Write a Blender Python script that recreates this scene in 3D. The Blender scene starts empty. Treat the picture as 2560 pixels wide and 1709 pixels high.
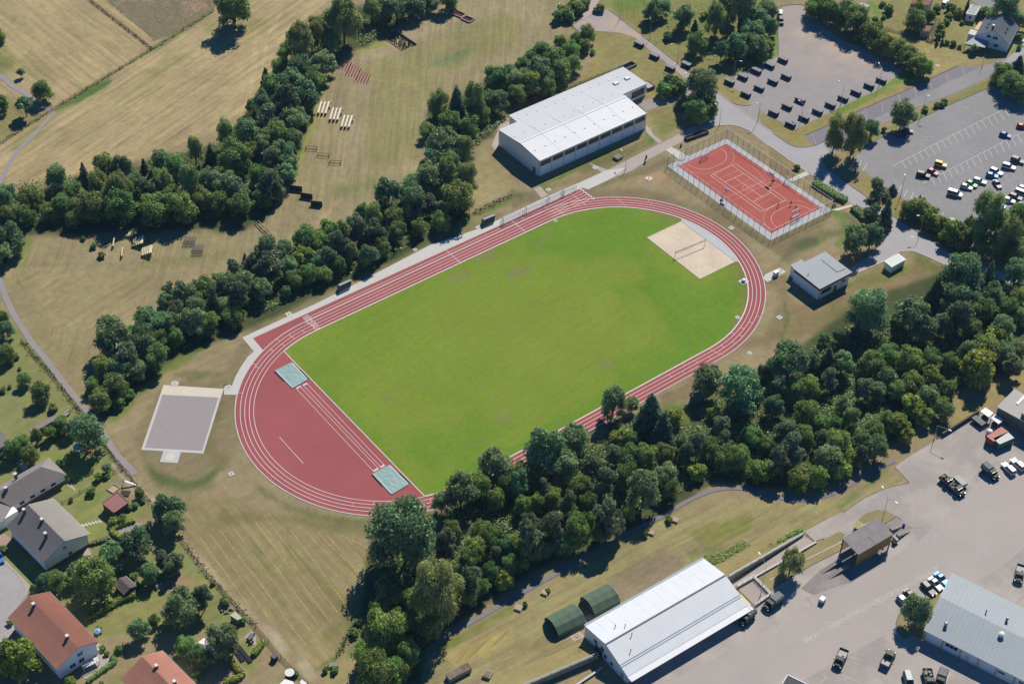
import bpy, bmesh, math, random
import numpy as np
from mathutils import Vector, Matrix
from mathutils.geometry import tessellate_polygon
random.seed(7); rng = np.random.default_rng(7)
sc = bpy.context.scene
COL = sc.collection
PI = math.pi

# ------------------------------------------------------------------ camera
FPX, CX, CY, CZ, AZ, PT, RL = 4166.95, -222.211, -276.053, 322.753, .678, .740, .03046
SW, SH = 2560., 1709.
_f = Vector((math.cos(PT)*math.sin(AZ), math.cos(PT)*math.cos(AZ), -math.sin(PT)))
_r0 = Vector((math.cos(AZ), -math.sin(AZ), 0)); _u0 = _r0.cross(_f)
_r = _r0*math.cos(RL)+_u0*math.sin(RL); _u = _u0*math.cos(RL)-_r0*math.sin(RL)
CAMP = Vector((CX, CY, CZ))
cam = bpy.data.objects.new('camera', bpy.data.cameras.new('camera')); COL.objects.link(cam)
cam.matrix_world = Matrix(((_r.x, _u.x, -_f.x, CX), (_r.y, _u.y, -_f.y, CY), (_r.z, _u.z, -_f.z, CZ), (0, 0, 0, 1)))
cam.data.sensor_width = 36.; cam.data.lens = FPX*36/SW; cam.data.clip_start = 1; cam.data.clip_end = 9000
sc.camera = cam
# ------------------------------------------------------------------ light
SUN_AZ, SUN_EL = math.radians(59.), math.radians(46.)       # azimuth from +Y towards +X
w = bpy.data.worlds.new('World'); sc.world = w; w.use_nodes = True
nt = w.node_tree; nt.nodes.clear()
sky = nt.nodes.new('ShaderNodeTexSky'); sky.sky_type = 'NISHITA'; sky.sun_disc = False
sky.sun_elevation = SUN_EL; sky.sun_rotation = SUN_AZ; sky.altitude = 1200; sky.dust_density = .0; sky.ozone_density = 6.
bg = nt.nodes.new('ShaderNodeBackground'); bg.inputs[1].default_value = .082
wo = nt.nodes.new('ShaderNodeOutputWorld')
skh = nt.nodes.new('ShaderNodeHueSaturation'); skh.inputs['Saturation'].default_value = 1.28; nt.links.new(sky.outputs[0], skh.inputs['Color']); nt.links.new(skh.outputs[0], bg.inputs[0]); nt.links.new(bg.outputs[0], wo.inputs[0])
sl = bpy.data.lights.new('sun', 'SUN'); sl.energy = 5.0; sl.angle = math.radians(.53); sl.color = (1., .945, .83)
so = bpy.data.objects.new('sun', sl); COL.objects.link(so)
sd = Vector((math.sin(SUN_AZ)*math.cos(SUN_EL), math.cos(SUN_AZ)*math.cos(SUN_EL), math.sin(SUN_EL)))
so.rotation_euler = (-sd).to_track_quat('-Z', 'Y').to_euler(); so.location = (0, 0, 200)
vs = sc.view_settings; vs.view_transform = 'Standard'; vs.look = 'None'; vs.gamma = 1; vs.use_curve_mapping = False
vs.exposure = .24
sc.cycles.max_bounces = 6; sc.cycles.diffuse_bounces = 4; sc.cycles.transparent_max_bounces = 12
GAIN = 1.37      # what a sunlit level surface of albedo 1 renders at

# ------------------------------------------------------------------ picture <-> ground (camera calibrated on the track)
def G(p, z=0.):
    d = _r*((p[0]-SW/2)/FPX) - _u*((p[1]-SH/2)/FPX) + _f
    t = (z-CZ)/d.z
    return CAMP + d*t
def G2(p, z=0.):
    v = G(p, z); return (v.x, v.y)
def ppm(p): return FPX/((G(p)-CAMP).dot(_f))
def PX(X):
    d = Vector(X)-CAMP; zc = d.dot(_f)
    return (SW/2+FPX*d.dot(_r)/zc, SH/2-FPX*d.dot(_u)/zc)
def T(i, j, *q): return [(640*i+.27246*u, 427*j+.27246*v) for u, v in q]
def T1(i, j, u, v): return (640*i+.27246*u, 427*j+.27246*v)
def Zm(x0, y0, s): return lambda *q: [(x0+u*s, y0+v*s) for u, v in q]
Z1 = Zm(1660, 340, 440/2349); Z2 = Zm(1790, 120, 320/2349); Z3 = Zm(2240, 280, 320/1673); Z4 = Zm(2240, 980, 320/1792)
Z5 = Zm(1820, 1260, 480/2349); Z6 = Zm(2040, 1400, 520/2349); Z7 = Zm(0, 1120, 330/1725); Z8 = Zm(1180, 420, 320/2349)
F = Zm(0, 0, 2560/2349)

# ------------------------------------------------------------------ colours and materials
def lin(c): c = c/255.; return c/12.92 if c <= .04045 else ((c+.055)/1.055)**2.4
def A(r, g, b, k=1.): return tuple(min(.9, lin(x)/GAIN*k) for x in (r, g, b))
MATS = {}
def mat(name, col, rough=.85, noise=.12, scale=1.5, metal=0., spec=.25, bump=0., coord='Object', rnd=0., alpha=1.):
    if name in MATS: return MATS[name]
    m = bpy.data.materials.new(name); m.use_nodes = True; MATS[name] = m
    n = m.node_tree.nodes; L = m.node_tree.links; b = n['Principled BSDF']
    b.inputs['Roughness'].default_value = rough; b.inputs['Metallic'].default_value = metal
    b.inputs['Specular IOR Level'].default_value = spec
    tc = n.new('ShaderNodeTexCoord')
    n1 = n.new('ShaderNodeTexNoise'); n1.inputs['Scale'].default_value = scale; n1.inputs['Detail'].default_value = 5; n1.inputs['Roughness'].default_value = .62
    L.new(tc.outputs[coord], n1.inputs['Vector'])
    n2 = n.new('ShaderNodeTexNoise'); n2.inputs['Scale'].default_value = scale*.12; n2.inputs['Detail'].default_value = 3
    L.new(tc.outputs[coord], n2.inputs['Vector'])
    ad = n.new('ShaderNodeMath'); ad.operation = 'ADD'; L.new(n1.outputs[0], ad.inputs[0]); L.new(n2.outputs[0], ad.inputs[1])
    mr = n.new('ShaderNodeMapRange'); mr.inputs[1].default_value = .6; mr.inputs[2].default_value = 1.4
    mr.inputs[3].default_value = 1-noise; mr.inputs[4].default_value = 1+noise; L.new(ad.outputs[0], mr.inputs[0])
    mx = n.new('ShaderNodeMix'); mx.data_type = 'RGBA'; mx.blend_type = 'MULTIPLY'; mx.inputs[0].default_value = 1
    mx.inputs[6].default_value = (*col, 1); L.new(mr.outputs[0], mx.inputs[7])
    out = mx.outputs[2]
    if rnd:
        oi = n.new('ShaderNodeObjectInfo'); hs = n.new('ShaderNodeHueSaturation')
        r2 = n.new('ShaderNodeMapRange'); r2.inputs[3].default_value = 1-rnd; r2.inputs[4].default_value = 1+rnd
        L.new(oi.outputs['Random'], r2.inputs[0]); L.new(r2.outputs[0], hs.inputs['Value']); L.new(out, hs.inputs['Color']); out = hs.outputs[0]
    L.new(out, b.inputs['Base Color'])
    if bump:
        bp = n.new('ShaderNodeBump'); bp.inputs['Strength'].default_value = bump; bp.inputs['Distance'].default_value = .1
        L.new(n1.outputs[0], bp.inputs['Height']); L.new(bp.outputs[0], b.inputs['Normal'])
    if alpha < 1: b.inputs['Alpha'].default_value = alpha
    return m

# ------------------------------------------------------------------ mesh builder
def obj(name, me, mats, parent=None, kind=None, **kw):
    if not isinstance(mats, (list, tuple)): mats = [mats]
    if not me.materials:
        for m in mats: me.materials.append(m)
    o = bpy.data.objects.new(name, me); COL.objects.link(o)
    if parent is not None: o.parent = parent
    if kind: o['kind'] = kind
    for k, v in kw.items(): o[k] = v
    return o
class MB:
    def __init__(s): s.v = []; s.f = []; s.m = []
    def poly(s, pts, m=0):
        i = len(s.v); s.v += [tuple(p) for p in pts]; s.f.append(tuple(range(i, i+len(pts)))); s.m.append(m); return s
    def box(s, x0, x1, y0, y1, z0, z1, m=0, tx=0., ty=0.):
        i = len(s.v)
        s.v += [(x0, y0, z0), (x1, y0, z0), (x1, y1, z0), (x0, y1, z0), (x0+tx, y0+ty, z1), (x1-tx, y0+ty, z1), (x1-tx, y1-ty, z1), (x0+tx, y1-ty, z1)]
        s.f += [(i+3, i+2, i+1, i), (i+4, i+5, i+6, i+7)]+[(i+k, i+(k+1) % 4, i+4+(k+1) % 4, i+4+k) for k in range(4)]; s.m += [m]*6; return s
    def hexa(s, b, t, m=0):
        i = len(s.v); n = len(b); s.v += [tuple(p) for p in b]+[tuple(p) for p in t]
        s.f += [tuple(i+k for k in range(n-1, -1, -1)), tuple(i+n+k for k in range(n))]+[(i+k, i+(k+1) % n, i+n+(k+1) % n, i+n+k) for k in range(n)]; s.m += [m]*(n+2); return s
    def prism(s, pts, z0, z1, m=0): return s.hexa([(p[0], p[1], z0) for p in pts], [(p[0], p[1], z1) for p in pts], m)
    def prof(s, pr, y0, y1, m=0, ins=0.):      # profile in x,z extruded along y
        return s.hexa([(p[0], y0, p[1]) for p in pr], [(p[0], y1, p[1]) for p in pr], m)
    def tube(s, a, b, r, r2=None, n=6, m=0, caps=True):
        a = Vector(a); b = Vector(b); r2 = r if r2 is None else r2; d = (b-a).normalized()
        u = d.orthogonal().normalized(); w_ = d.cross(u); i = len(s.v)
        for c, q in ((a, r), (b, r2)):
            s.v += [tuple(c+(u*math.cos(2*PI*k/n)+w_*math.sin(2*PI*k/n))*q) for k in range(n)]
        s.f += [(i+k, i+(k+1) % n, i+n+(k+1) % n, i+n+k) for k in range(n)]; s.m += [m]*n
        if caps: s.f += [tuple(i+k for k in range(n-1, -1, -1)), tuple(i+n+k for k in range(n))]; s.m += [m, m]
        return s
    def bar(s, a, b, wd, ht, m=0):            # rectangular bar from a to b
        a = Vector(a); b = Vector(b); d = (b-a).normalized(); u = d.cross(Vector((0, 0, 1)))
        u = Vector((1, 0, 0)) if u.length < 1e-4 else u.normalized(); w_ = u.cross(d).normalized(); u = u*wd/2; w_ = w_*ht/2
        return s.hexa([a-u-w_, a+u-w_, a+u+w_, a-u+w_], [b-u-w_, b+u-w_, b+u+w_, b-u+w_], m)
    def ball(s, c, r, n=8, m=0, sz=1., half=False):
        i = len(s.v); rows = n//2
        for a in range(rows+1):
            th = PI*a/rows*(.5 if half else 1)
            for k in range(n): s.v.append((c[0]+r*math.sin(th)*math.cos(2*PI*k/n), c[1]+r*math.sin(th)*math.sin(2*PI*k/n), c[2]+r*sz*math.cos(th)))
        for a in range(rows):
            for k in range(n): s.f.append((i+a*n+k, i+(a+1)*n+k, i+(a+1)*n+(k+1) % n, i+a*n+(k+1) % n)); s.m.append(m)
        return s
    def mesh(s, name, smooth=False):
        me = bpy.data.meshes.new(name); me.from_pydata(s.v, [], s.f)
        if any(s.m): me.polygons.foreach_set('material_index', s.m)
        if smooth: me.polygons.foreach_set('use_smooth', [True]*len(me.polygons))
        me.update(); return me
    def o(s, name, mats, parent=None, kind=None, smooth=False, **kw): return obj(name, s.mesh(name, smooth), mats, parent, kind, **kw)
def root(name, loc, rz=0., label=None, category=None, group=None, kind=None):
    o = bpy.data.objects.new(name, None); COL.objects.link(o); o.empty_display_size = .5
    o.location = (loc[0], loc[1], loc[2] if len(loc) > 2 else 0.); o.rotation_euler = (0, 0, rz)
    if label: o['label'] = label
    if category: o['category'] = category
    if group: o['group'] = group
    if kind: o['kind'] = kind
    return o
def copy_tree(o, parent=None):
    c = o.copy(); COL.objects.link(c)
    if parent is not None: c.parent = parent
    for ch in KIDS.get(o.name, []): copy_tree(ch, c)
    return c
KIDS = {}
def reg(o):       # remember a prototype's children for copying
    for c in bpy.data.objects:
        if c.parent == o: KIDS.setdefault(o.name, []).append(c); reg(c)
def tagp(o, label, category, group=None):
    o['label'] = label; o['category'] = category
    if group: o['group'] = group
    return o
def ang(a, b): return math.atan2(b[1]-a[1], b[0]-a[0])

# sheets and ribbons lying on the ground
def sheet(name, pts, z, m, kind='structure', parent=None, holes=(), **kw):
    loops = [[Vector((p[0], p[1], 0)) for p in pts]]+[[Vector((p[0], p[1], 0)) for p in h] for h in holes]
    tri = tessellate_polygon(loops); v = [(q.x, q.y, z) for l in loops for q in l]
    me = bpy.data.meshes.new(name); fs = []
    for t in tri:
        a, b, c = (Vector(v[i]) for i in t)
        fs.append(t if (b-a).cross(c-a).z > 0 else t[::-1])
    me.from_pydata(v, [], fs); me.update()
    return obj(name, me, m, parent, kind, **kw)
def ribbon_mb(mb, pts, wd, z, h=0., closed=False, m=0):
    n = len(pts); P = [Vector((p[0], p[1])) for p in pts]; L = []; R_ = []
    for i in range(n):
        a = P[(i-1) % n] if (closed or i > 0) else P[i]; b = P[(i+1) % n] if (closed or i < n-1) else P[i]
        d = (b-a).normalized(); nn = Vector((-d.y, d.x)); w_ = wd if not callable(wd) else wd(i)
        L.append(P[i]+nn*w_/2); R_.append(P[i]-nn*w_/2)
    i0 = len(mb.v)
    for i in range(n): mb.v += [(L[i].x, L[i].y, z+h), (R_[i].x, R_[i].y, z+h)]
    k = n if closed else n-1
    for i in range(k):
        j = (i+1) % n; mb.f.append((i0+2*i, i0+2*i+1, i0+2*j+1, i0+2*j)); mb.m.append(m)
    if h > 0:
        i1 = len(mb.v)
        for i in range(n): mb.v += [(L[i].x, L[i].y, z), (R_[i].x, R_[i].y, z)]
        for i in range(k):
            j = (i+1) % n
            mb.f += [(i0+2*i, i0+2*j, i1+2*j, i1+2*i), (i0+2*j+1, i0+2*i+1, i1+2*i+1, i1+2*j+1)]; mb.m += [m, m]
        if not closed:
            for i in (0, n-1): mb.f.append((i0+2*i, i1+2*i, i1+2*i+1, i0+2*i+1)); mb.m.append(m)
    return mb
def ribbon(name, pts, wd, z, m, h=0., closed=False, parent=None, kind=None, **kw):
    return ribbon_mb(MB(), pts, wd, z, h, closed).o(name, m, parent, kind, **kw)
def smooth_line(pts, n=6):          # Catmull-Rom through points
    out = []; P = [Vector(p) for p in pts]
    for i in range(len(P)-1):
        p0 = P[max(i-1, 0)]; p1 = P[i]; p2 = P[i+1]; p3 = P[min(i+2, len(P)-1)]
        for k in range(n):
            t = k/n; out.append(.5*((2*p1)+(p2-p0)*t+(2*p0-5*p1+4*p2-p3)*t*t+(3*p1-p0-3*p2+p3)*t**3))
    out.append(P[-1]); return [tuple(q) for q in out]
# ------------------------------------------------------------------ ground: one sheet with a colour for every patch of meadow, verge, garden and bare soil
def grass_mat(name='grass_ground', streak=.22, fine=.2, amp=1.):
    m = bpy.data.materials.new(name); m.use_nodes = True; n = m.node_tree.nodes; L = m.node_tree.links; b = n['Principled BSDF']
    b.inputs['Roughness'].default_value = .95; b.inputs['Specular IOR Level'].default_value = .1
    at = n.new('ShaderNodeAttribute'); at.attribute_name = 'Col'
    uv = n.new('ShaderNodeAttribute'); uv.attribute_name = 'mow'
    st = n.new('ShaderNodeAttribute'); st.attribute_name = 'streak'
    def noise(vec, scale, det=4, rough=.6, sc3=None):
        q = n.new('ShaderNodeTexNoise'); q.inputs['Scale'].default_value = scale; q.inputs['Detail'].default_value = det; q.inputs['Roughness'].default_value = rough
        if sc3:
            mp = n.new('ShaderNodeMapping'); mp.inputs['Scale'].default_value = sc3; L.new(vec, mp.inputs['Vector']); vec = mp.outputs[0]
        L.new(vec, q.inputs['Vector']); return q.outputs[0]
    def rng_(x, a, b_, c, d):
        q = n.new('ShaderNodeMapRange'); q.inputs[1].default_value = a; q.inputs[2].default_value = b_; q.inputs[3].default_value = c; q.inputs[4].default_value = d
        L.new(x, q.inputs[0]); return q.outputs[0]
    def mth(op, a, b_):
        q = n.new('ShaderNodeMath'); q.operation = op
        for i, x in enumerate((a, b_)):
            if isinstance(x, (int, float)): q.inputs[i].default_value = x
            else: L.new(x, q.inputs[i])
        return q.outputs[0]
    tc = n.new('ShaderNodeTexCoord'); ob = tc.outputs['Object']
    big = rng_(noise(ob, .05, 5, .6), .3, .7, 1-.14*amp, 1+.14*amp)
    mid = rng_(noise(ob, .45, 5, .65), .3, .7, 1-.13*amp, 1+.13*amp)
    fin = rng_(noise(ob, 3.2, 3, .7), .3, .7, 1-fine*.7, 1+fine*.7)
    s1 = rng_(noise(uv.outputs['Vector'], 1., 4, .65, (.03, .55, 1)), .3, .7, -1, 1)
    s2 = rng_(noise(uv.outputs['Vector'], 1., 3, .6, (.08, 2.2, 1)), .3, .7, -.6, .6)
    ss = mth('ADD', s1, s2); ss = mth('MULTIPLY', ss, st.outputs['Fac']); ss = mth('MULTIPLY', ss, streak); ss = mth('ADD', ss, 1.)
    k = mth('MULTIPLY', mth('MULTIPLY', big, mid), mth('MULTIPLY', fin, ss))
    mx = n.new('ShaderNodeMix'); mx.data_type = 'RGBA'; mx.blend_type = 'MULTIPLY'; mx.inputs[0].default_value = 1
    L.new(at.outputs['Color'], mx.inputs[6]); L.new(k, mx.inputs[7])
    hs = n.new('ShaderNodeHueSaturation'); L.new(mx.outputs[2], hs.inputs['Color'])
    L.new(rng_(noise(ob, .22, 4, .6), .3, .7, .503-.018*amp, .503+.019*amp), hs.inputs['Hue']); L.new(rng_(noise(ob, .8, 3, .6), .3, .7, .88, 1.12), hs.inputs['Saturation'])
    L.new(hs.outputs[0], b.inputs['Base Color'])
    bp = n.new('ShaderNodeBump'); bp.inputs['Strength'].default_value = .5; bp.inputs['Distance'].default_value = .15
    L.new(noise(ob, 2.2, 4, .7), bp.inputs['Height']); L.new(bp.outputs[0], b.inputs['Normal'])
    return m
GRASS = grass_mat(); TURF = grass_mat('sports_turf', .22, .16, .45)
def axis(a, b, st, far):
    c = [a]; s = st
    while c[0] > -far: s *= 1.7; c.insert(0, c[0]-s)
    m = list(np.arange(a+st, b, st)); e = [b]; s = st
    while e[-1] < far: s *= 1.7; e.append(e[-1]+s)
    return np.array(c+m+e)
gx = axis(-195, 285, 1.15, 1200); gy = axis(-195, 275, 1.15, 1200)
NX, NY = len(gx), len(gy)
XX, YY = np.meshgrid(gx, gy, indexing='ij'); VX = XX.ravel(); VY = YY.ravel()
def proj_np(X, Y, Z=0.):
    d = np.stack([X-CX, Y-CY, Z-CZ+0*X], 1); f = np.array(_f); r = np.array(_r); u = np.array(_u)
    zc = np.maximum(d@f, 20.); return SW/2+FPX*(d@r)/zc, SH/2-FPX*(d@u)/zc
PU, PV = proj_np(VX, VY)
front = ((VX-CX)*_f.x+(VY-CY)*_f.y+(0-CZ)*_f.z) > 50
def vnoise(x, y, s, seed):       # cheap smooth value noise
    r = np.random.default_rng(seed); t = r.random((64, 64)); x = x/s; y = y/s
    xi = np.floor(x).astype(int); yi = np.floor(y).astype(int); fx = x-xi; fy = y-yi; fx = fx*fx*(3-2*fx); fy = fy*fy*(3-2*fy)
    g = lambda a, b: t[a % 64, b % 64]
    return (g(xi, yi)*(1-fx)+g(xi+1, yi)*fx)*(1-fy)+(g(xi, yi+1)*(1-fx)+g(xi+1, yi+1)*fx)*fy
class Field:
    def __init__(s, X, Y, base):
        s.X, s.Y = X, Y; s.u, s.v = proj_np(X, Y); s.ok = ((X-CX)*_f.x+(Y-CY)*_f.y-CZ*_f.z) > 50
        s.c = np.tile(np.array(base), (len(X), 1)); s.m = np.stack([X, Y], 1); s.s = np.full(len(X), .35)
        s.n = (vnoise(X, Y, 9, 1)-.5)*2+(vnoise(X, Y, 3.5, 2)-.5)*1.3
    def mask(s, pts, soft, line=None, jit=1.):
        P = np.array(pts, float); e = soft+abs(line or 0)+30*jit
        sel = np.where(s.ok & (s.u > P[:, 0].min()-e) & (s.u < P[:, 0].max()+e) & (s.v > P[:, 1].min()-e) & (s.v < P[:, 1].max()+e))[0]
        u, v = s.u[sel], s.v[sel]; d = np.full(len(sel), 1e9); ins = np.zeros(len(sel), bool); n = len(P)
        for i in range(n if line is None else n-1):
            a = P[i]; b = P[(i+1) % n]; ab = b-a; t = np.clip(((u-a[0])*ab[0]+(v-a[1])*ab[1])/max(ab@ab, 1e-9), 0, 1)
            d = np.minimum(d, np.hypot(u-a[0]-t*ab[0], v-a[1]-t*ab[1]))
            if line is None:
                c = (a[1] > v) != (b[1] > v)
                ins ^= c & (u < (b[0]-a[0])*(v-a[1])/(b[1]-a[1]+1e-12)+a[0])
        q = np.where(ins, d, -d) if line is None else line-d
        q = q+s.n[sel]*soft*.8*jit
        m = np.clip(q/max(soft, .1)*.5+.5, 0, 1); return sel, m*m*(3-2*m)
    def paint(s, pts, col, soft=6, line=None, k=1., mow=None, streak=None, jit=1.):
        sel, m = s.mask(pts, soft, line, jit); m = (m*k)[:, None]
        s.c[sel] = s.c[sel]*(1-m)+np.array(col)*m
        hard = m[:, 0] > .5
        if mow:
            a = G(mow[0]); b = G(mow[1]); t = math.atan2(b.y-a.y, b.x-a.x); i = sel[hard]
            s.m[i, 0] = s.X[i]*math.cos(t)+s.Y[i]*math.sin(t); s.m[i, 1] = -s.X[i]*math.sin(t)+s.Y[i]*math.cos(t)
        if streak is not None: s.s[sel[hard]] = streak
    def write(s, me):
        a = me.attributes.new('Col', 'FLOAT_COLOR', 'POINT'); c = np.ones((len(s.X), 4), np.float32); c[:, :3] = s.c; a.data.foreach_set('color', c.ravel())
        a = me.attributes.new('mow', 'FLOAT_VECTOR', 'POINT'); c = np.zeros((len(s.X), 3), np.float32); c[:, :2] = s.m; a.data.foreach_set('vector', c.ravel())
        a = me.attributes.new('streak', 'FLOAT', 'POINT'); a.data.foreach_set('value', s.s.astype(np.float32))
DRY = A(159, 140, 110); STRAW = A(179, 156, 121); OLIVE = A(128, 122, 82); BROWN = A(134, 117, 92); GREEN = A(108, 125, 62); LUSH = A(92, 128, 50)
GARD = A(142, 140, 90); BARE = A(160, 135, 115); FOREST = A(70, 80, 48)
fd = Field(VX, VY, DRY); P_ = fd.paint
# straw meadow top left, and the field across its fence
P_(F((-300, -400), (760, -400), (760, 0), (690, 60), (640, 130), (590, 250), (450, 320), (200, 400), (0, 440), (-300, 500)), STRAW, 8, mow=T(0, 0, (1000, 1250), (1600, 850)), streak=1.)
P_(F((-300, -400), (200, -200), (345, 112), (125, 250), (0, 330), (-300, 500)), A(177, 154, 119), 2, mow=T(0, 0, (100, 100), (700, 560)), streak=1., jit=.1)
for q in (((170, 240), (240, 200), (250, 160)), ((150, 300), (330, 190), (420, 130)), ((40, 330), (130, 260), (190, 215)), ((0, 170), (60, 160), (120, 190)), ((480, 70), (560, 55), (600, 60))):
    P_(F(*q), A(146, 138, 92), 16, line=12, k=.6)
P_(F((128, 255), (210, 205), (300, 145), (390, 90), (480, 30), (505, 0)), A(128, 134, 86), 4, line=6, k=.7)
P_(T(0, 0, (510, 1010), (700, 880), (900, 760), (1060, 720), (980, 800), (700, 960)), A(100, 122, 66), 3)
P_(T(0, 0, (1040, 690), (1200, 600), (1400, 490)), A(190, 170, 130), 3, line=3, k=.8)
P_(T(0, 0, (-60, 400), (60, 420), (110, 560), (60, 640), (-60, 640)), A(128, 128, 74), 12, k=.8)
P_(T(0, 0, (-60, 830), (140, 900), (420, 1030), (120, 1250), (-60, 1330)), A(142, 136, 88), 5, k=.8)
for a, b in (((1500, 880), (2240, 380)), ((1600, 960), (2330, 520)), ((1200, 900), (1900, 500)), ((1000, 1380), (1700, 900)), ((700, 1330), (1400, 880))):
    P_(T(0, 0, a, b), A(196, 172, 134), 3, line=1.5, k=.55, jit=.4)
for a, b in (((1450, 900), (2200, 420)), ((900, 1180), (1500, 790)), ((1300, 1150), (2100, 600)), ((100, 150), (560, 500)), ((380, 60), (800, 420))):
    P_(T(0, 0, a, b), A(140, 128, 92), 3, line=1.5, k=.5, jit=.4)
for q in (((2330, 430), (2300, 800), (2240, 1000), (2140, 1170)), ((2349, 300), (2349, 640), (2290, 940))):
    P_(T(0, 0, *q), A(200, 176, 140), 2.5, line=2, k=.6, jit=.3)
P_(T(1, 0, (230, 130), (110, 330), (60, 600)), A(202, 178, 142), 3, line=2, k=.7, jit=.3); P_(T(1, 0, (420, 190), (260, 300), (180, 520)), A(202, 178, 142), 3, line=2, k=.6, jit=.3)
# obstacle meadow
MEAD = F((1020, 20), (1500, -120), (1500, 60), (1340, 70), (1270, 110), (1130, 190), (990, 260), (980, 400), (900, 470), (760, 540), (620, 600), (430, 680), (330, 760), (230, 860), (210, 930), (60, 680), (0, 620), (60, 560), (300, 540), (560, 520), (660, 440), (700, 300), (740, 160), (880, 80))
P_(MEAD, A(158, 142, 110), 6, mow=T(1, 0, (1050, 1450), (1120, 900)), streak=.8)
P_(T(1, 0, (1000, 620), (1500, 400), (2349, 60), (2349, 330), (1700, 720), (1500, 1000), (1450, 1500), (1000, 1500)), A(150, 140, 96), 12, k=.75, mow=T(1, 0, (1050, 1450), (1120, 900)))
P_(T(1, 0, (2000, 500), (2349, 300)), A(152, 140, 94), 12, line=20, k=.7)
P_(T(1, 0, (1560, 620), (1750, 520), (1960, 430), (1900, 540), (1700, 620)), A(116, 132, 92), 10, k=.7)
P_(T(1, 0, (900, 520), (1250, 420), (1700, 220), (2300, 60)), A(166, 147, 120), 10, line=14, k=.8)
P_(T(1, 0, (1010, 780), (900, 1200), (860, 1500)), A(165, 146, 118), 9, line=20, k=.7)
P_(T(1, 0, (1350, 1470), (1510, 1470), (1500, 1567), (1340, 1567)), A(168, 150, 122), 3, k=.8)
P_(T(1, 0, (640, 760), (560, 960), (480, 1200), (390, 1480)), A(150, 148, 78), 6, line=9, k=.85)
P_(T(1, 0, (740, 560), (900, 480), (1200, 390)), A(150, 148, 78), 5, line=5, k=.85)
P_(T(1, 1, (380, 0), (230, 200), (90, 350)), A(152, 148, 84), 6, line=8, k=.7)
P_(T(1, 1, (780, 200), (900, 180), (1050, 120), (900, 230)), A(125, 132, 80), 10, line=12, k=.6)
P_(T(1, 1, (800, 230), (700, 350), (560, 480), (420, 540)), A(190, 150, 130), 4, line=3, k=.7)
P_(T(0, 1, (150, 620), (360, 610), (260, 720), (200, 880), (170, 900)), A(126, 134, 66), 6, k=.9)
P_(T(0, 1, (160, 860), (1100, 850), (1800, 800), (2349, 720)), A(132, 120, 82), 3, line=2.5, k=.7)
P_(T(0, 1, (500, 700), (900, 800), (1200, 800), (1000, 700)), A(170, 148, 124), 9, k=.8)
P_(T(0, 1, (1300, 860), (1700, 830), (2200, 760)), A(140, 134, 88), 9, line=8, k=.6)
P_(T(0, 1, (100, 900), (1500, 900), (1200, 1400), (900, 1500), (500, 1500)), A(163, 144, 108), 20, k=.6, mow=T(0, 1, (300, 1400), (1200, 850)), streak=.8)
P_(T(0, 1, (200, 1000), (400, 1560), (700, 1700)), A(150, 138, 98), 12, line=14, k=.6)
P_(T(0, 2, (330, 0), (900, 100), (820, 500), (780, 560)), A(160, 142, 106), 10, k=.7)
# west garden strip along the path
P_(T(0, 2, (-600, -300), (180, -160), (900, 780), (1120, 1150), (1400, 1500), (2349, 2700), (-600, 2700)), GARD, 3, jit=.3)
P_(T(0, 2, (-100, 450), (250, 560), (420, 640), (260, 800), (-100, 740)), A(140, 140, 92), 8, k=.8)
P_(T(0, 2, (400, 1000), (640, 1000), (900, 1130), (600, 1380), (520, 1400)), A(132, 140, 72), 10, k=.85)
P_(T(0, 2, (640, 1500), (900, 1330), (1000, 1420), (760, 1560)), A(130, 138, 76), 8, k=.8)
P_(T(0, 2, (1040, 1290), (1120, 1190), (1350, 1400), (1250, 1490), (1180, 1420)), BARE, 6, k=.8)
P_(T(0, 2, (860, 300), (1000, 380)), A(176, 140, 120), 3, line=4, k=.8)
P_(T(0, 3, (690, 20), (900, 60), (1020, 200), (830, 290), (760, 240)), A(138, 140, 80), 6, k=.8)
P_(T(0, 3, (880, 900), (1240, 830), (1530, 700), (1450, 950), (1200, 1100), (960, 1100)), A(150, 142, 92), 8, k=.7)
P_(T(0, 3, (1490, 680), (1660, 560), (1790, 660), (1700, 700), (1560, 720)), A(168, 132, 108), 4, k=.9)
P_(T(0, 3, (1250, 40), (1470, 0), (1480, 140), (1330, 160)), BARE, 6, k=.7)
P_(T(0, 3, (-200, 440), (60, 480), (240, 730), (260, 770), (100, 1120), (-200, 1300)), A(170, 160, 156), 2, jit=.1)
P_(T(0, 3, (1780, 1100), (1900, 1100), (1900, 1160), (1780, 1150)), BARE, 5, k=.7); P_(T(0, 3, (1500, 1250), (1000, 1500), (1000, 1700), (1200, 1700)), A(140, 134, 84), 8, k=.7)
P_(T(0, 3, (2180, 1120), (2300, 1200), (2349, 1500), (2200, 1400)), A(128, 136, 72), 8, k=.8)
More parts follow.
